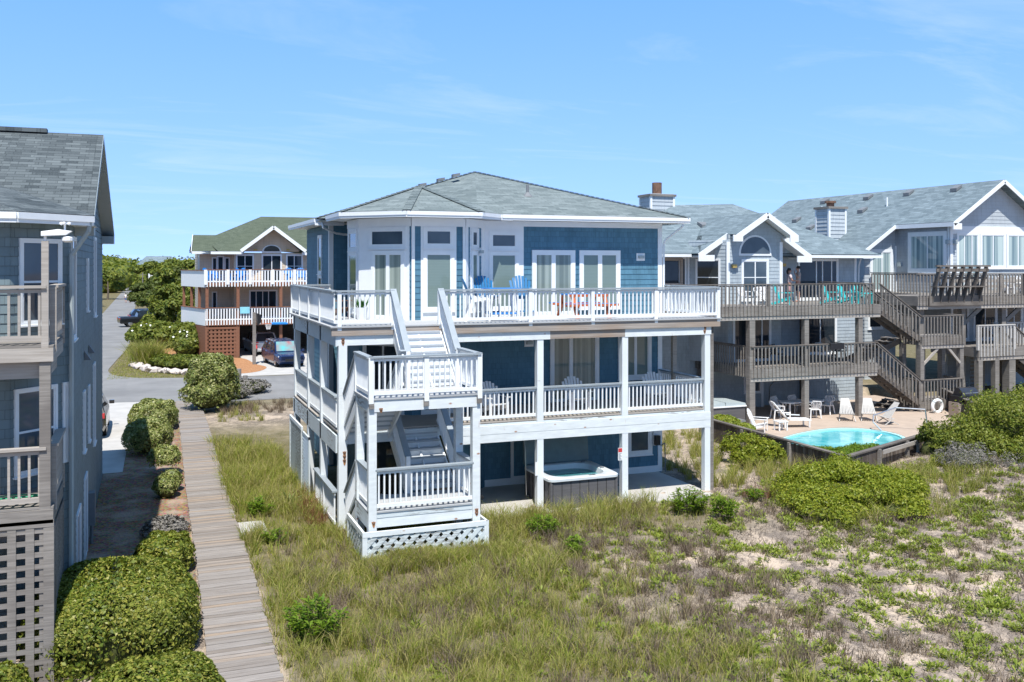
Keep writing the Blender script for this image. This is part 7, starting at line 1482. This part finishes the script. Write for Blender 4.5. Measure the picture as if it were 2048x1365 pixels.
def tree(label, x, y, blobs, n, size,  leaf, seed, group='trees along the road', lump=.15, trunk=.22):
    rs = np.random.RandomState(seed); t = thing('broadleaf_tree', label, 'tree', (x, y, 0), 0, group); zt = min(b[2] for b in blobs)
    sub = []
    for b in blobs:
        for i in range(9):
            d = rs.normal(size=3); d[2] *= .85; d /= np.linalg.norm(d); q = rs.uniform(.26, .5); sub.append((b[0] + d[0] * b[3] * .72, b[1] + d[1] * b[4] * .72, b[2] + d[2] * b[5] * .72, b[3] * q, b[4] * q, b[5] * q * .8))
    n = int(n * 1.8); size *= .72; C, N = blob_points(sub, n, rs, .4, 1, lump, .3, .12); C[:, 2] = np.maximum(C[:, 2], .1); V, Q = quads(C, N, size * rs.uniform(.6, 1.4, n), rs, .6); np_mesh('crown', V, Q, None, L_[leaf], t)
    m = MB(); m.sweep([(x, y, -.1), (x + .1, y, zt * .5), (x, y + .1, zt)], [trunk, trunk * .8, trunk * .5], 8)
    for b in blobs: m.sweep([(x, y, zt * .55), ((x + b[0]) / 2, (y + b[1]) / 2, (zt * .6 + b[2]) / 2), (b[0], b[1], b[2])], [trunk * .5, trunk * .35, trunk * .15], 6)
    m.build('trunk', X['bark'], t, uv=False); V, Q = core(sub, .62); np_mesh('limbs', V, Q, None, L_['core'], t, True); return t
tree('tallest dark tree rising beside the tan house roof', 2.2, 108, [(3.6, 108, 5.6, 2.6, 2.6, 2.4), (2.0, 109, 3.9, 2.0, 2.2, 1.9), (5.2, 107, 5.2, 2.4, 2.4, 2.5), (3.8, 107, 3.0, 2.8, 2.6, 2.0)], 9000, .26, 'tree', 31)
tree('round bright green tree in front of the tallest dark tree', 2.2, 99, [(2.0, 99, 3.2, 2.1, 2.2, 1.8), (3.2, 98, 2.4, 2.0, 2, 1.8), (1.2, 98.5, 2.0, 1.5, 1.6, 1.5)], 7000, .22, 'tree', 32)
tree('yellowish spreading tree over the right side of the road', .2, 134, [(.4, 134, 3.2, 2.4, 3, 1.6), (3.0, 135, 3.8, 2.8, 3, 2.0), (-.6, 131, 2.3, 1.5, 2, 1.1)], 7000, .27, 'tree2', 33)
tree('pale green tree behind the yellowish spreading tree', 1.6, 158, [(1.4, 158, 3.4, 3.2, 3.6, 2.2), (4.8, 159, 4.0, 3.6, 3.6, 2.6)], 6000, .33, 'tree2', 34)
tree('dark round tree at the left side of the road next to the left house', -10.2, 150, [(-10.2, 150, 3.0, 2.9, 3, 2.7), (-12.6, 151, 3.2, 2.6, 3, 2.7)], 5000, .3, 'tree2', 35)
tree('dark round tree left of the road behind the nearer one', -9.4, 172, [(-9.4, 172, 3.4, 3.2, 3, 2.9)], 4000, .33, 'tree', 36)
tree('dark tree left of the road end', -7.2, 205, [(-7.2, 205, 3.6, 3.4, 3, 3.0), (-11, 207, 5, 4, 3.5, 3.4)], 4500, .38, 'tree', 37)
tree('dark tree right of the road end', 1.2, 212, [(.8, 212, 4.6, 4, 4, 3.2), (4.5, 214, 5.2, 4, 4, 3.4)], 5000, .4, 'tree', 38)
for i, (x, y, l_) in enumerate(((34.5, 50, 'sunlit green tree seen under the wooden deck of the pool house'), (38.6, 56, 'green tree seen between the two right houses under the decks'))): tree(l_, x, y, [(x, y, 1.6, 2.0, 2, 1.5)], 4000, .16, 'tree2', 40 + i, 'trees behind the pool house')
rs5 = np.random.RandomState(21); wb = []
for i in range(120):
    y = rs5.uniform(225, 420); x = rs5.uniform(-75, 60) * y / 300; hgt = 5.0 + 1.2 * rs5.rand() + 4.0 * ss(240, 420, y); r = rs5.uniform(4, 8)
    if not (-4 < x < 8 and 225 < y < 262): wb.append((x, y, hgt - 3.6, r, r, 4.2))
C, N = blob_points(wb, 30000, rs5, .35, 1, .2, .2); V, Q = quads(C, N, .6 * rs5.uniform(.6, 1.4, 30000), rs5, .6); o = np_mesh('distant_woods', V, Q, None, L_['tree']); tag(o, kind='stuff')
V, Q = core(wb, .8); o = np_mesh('distant_woods_mass', V, Q, None, L_['tree'], None, True); tag(o, kind='stuff')
dh = thing('distant_house', 'small white gabled house far away among the trees', 'house', (.6, 246, 0)); m = MB(); m.box(-2.2, 3.6, 246, 256, 0, 7.0); m.prism([(1.2, 245.9, 7.0), (3.7, 245.9, 7.0), (2.45, 245.9, 8.4)], (0, 1, 0)); m.build('wall', X['white'], dh)
m = MB(); m.poly([(-4.6, 245.3, 6.9), (4.4, 245.3, 6.9), (3.2, 250, 9.0), (-2.6, 250, 9.0)]); m.poly([(-4.6, 245.3, 6.9), (-2.6, 250, 9), (-5, 257, 6.9)]); m.build('roof', X['roof_blue'], dh)
for x in (-.4, 2.6): m = MB(); m.box(x, x + .8, 245.9, 245.98, 5.0, 6.6); m.build('window', X['gl_dark'], dh)
box_part('balcony', 'white', dh, -1.0, 3.6, 244.5, 245.9, 4.3, 5.0); dh.location.x += 2.6
t = thing('utility_pole', 'thin utility pole among the trees right of the road', 'pole', (-.6, 170, 0)); m = MB(); m.cyl((-.6, 170, 0), (-.6, 170, 5.6), .12, .08); m.build('pole', X['old_wood'], t); box_part('crossarm', 'old_wood', t, -1.1, -.1, 169.97, 170.03, 5.2, 5.28)
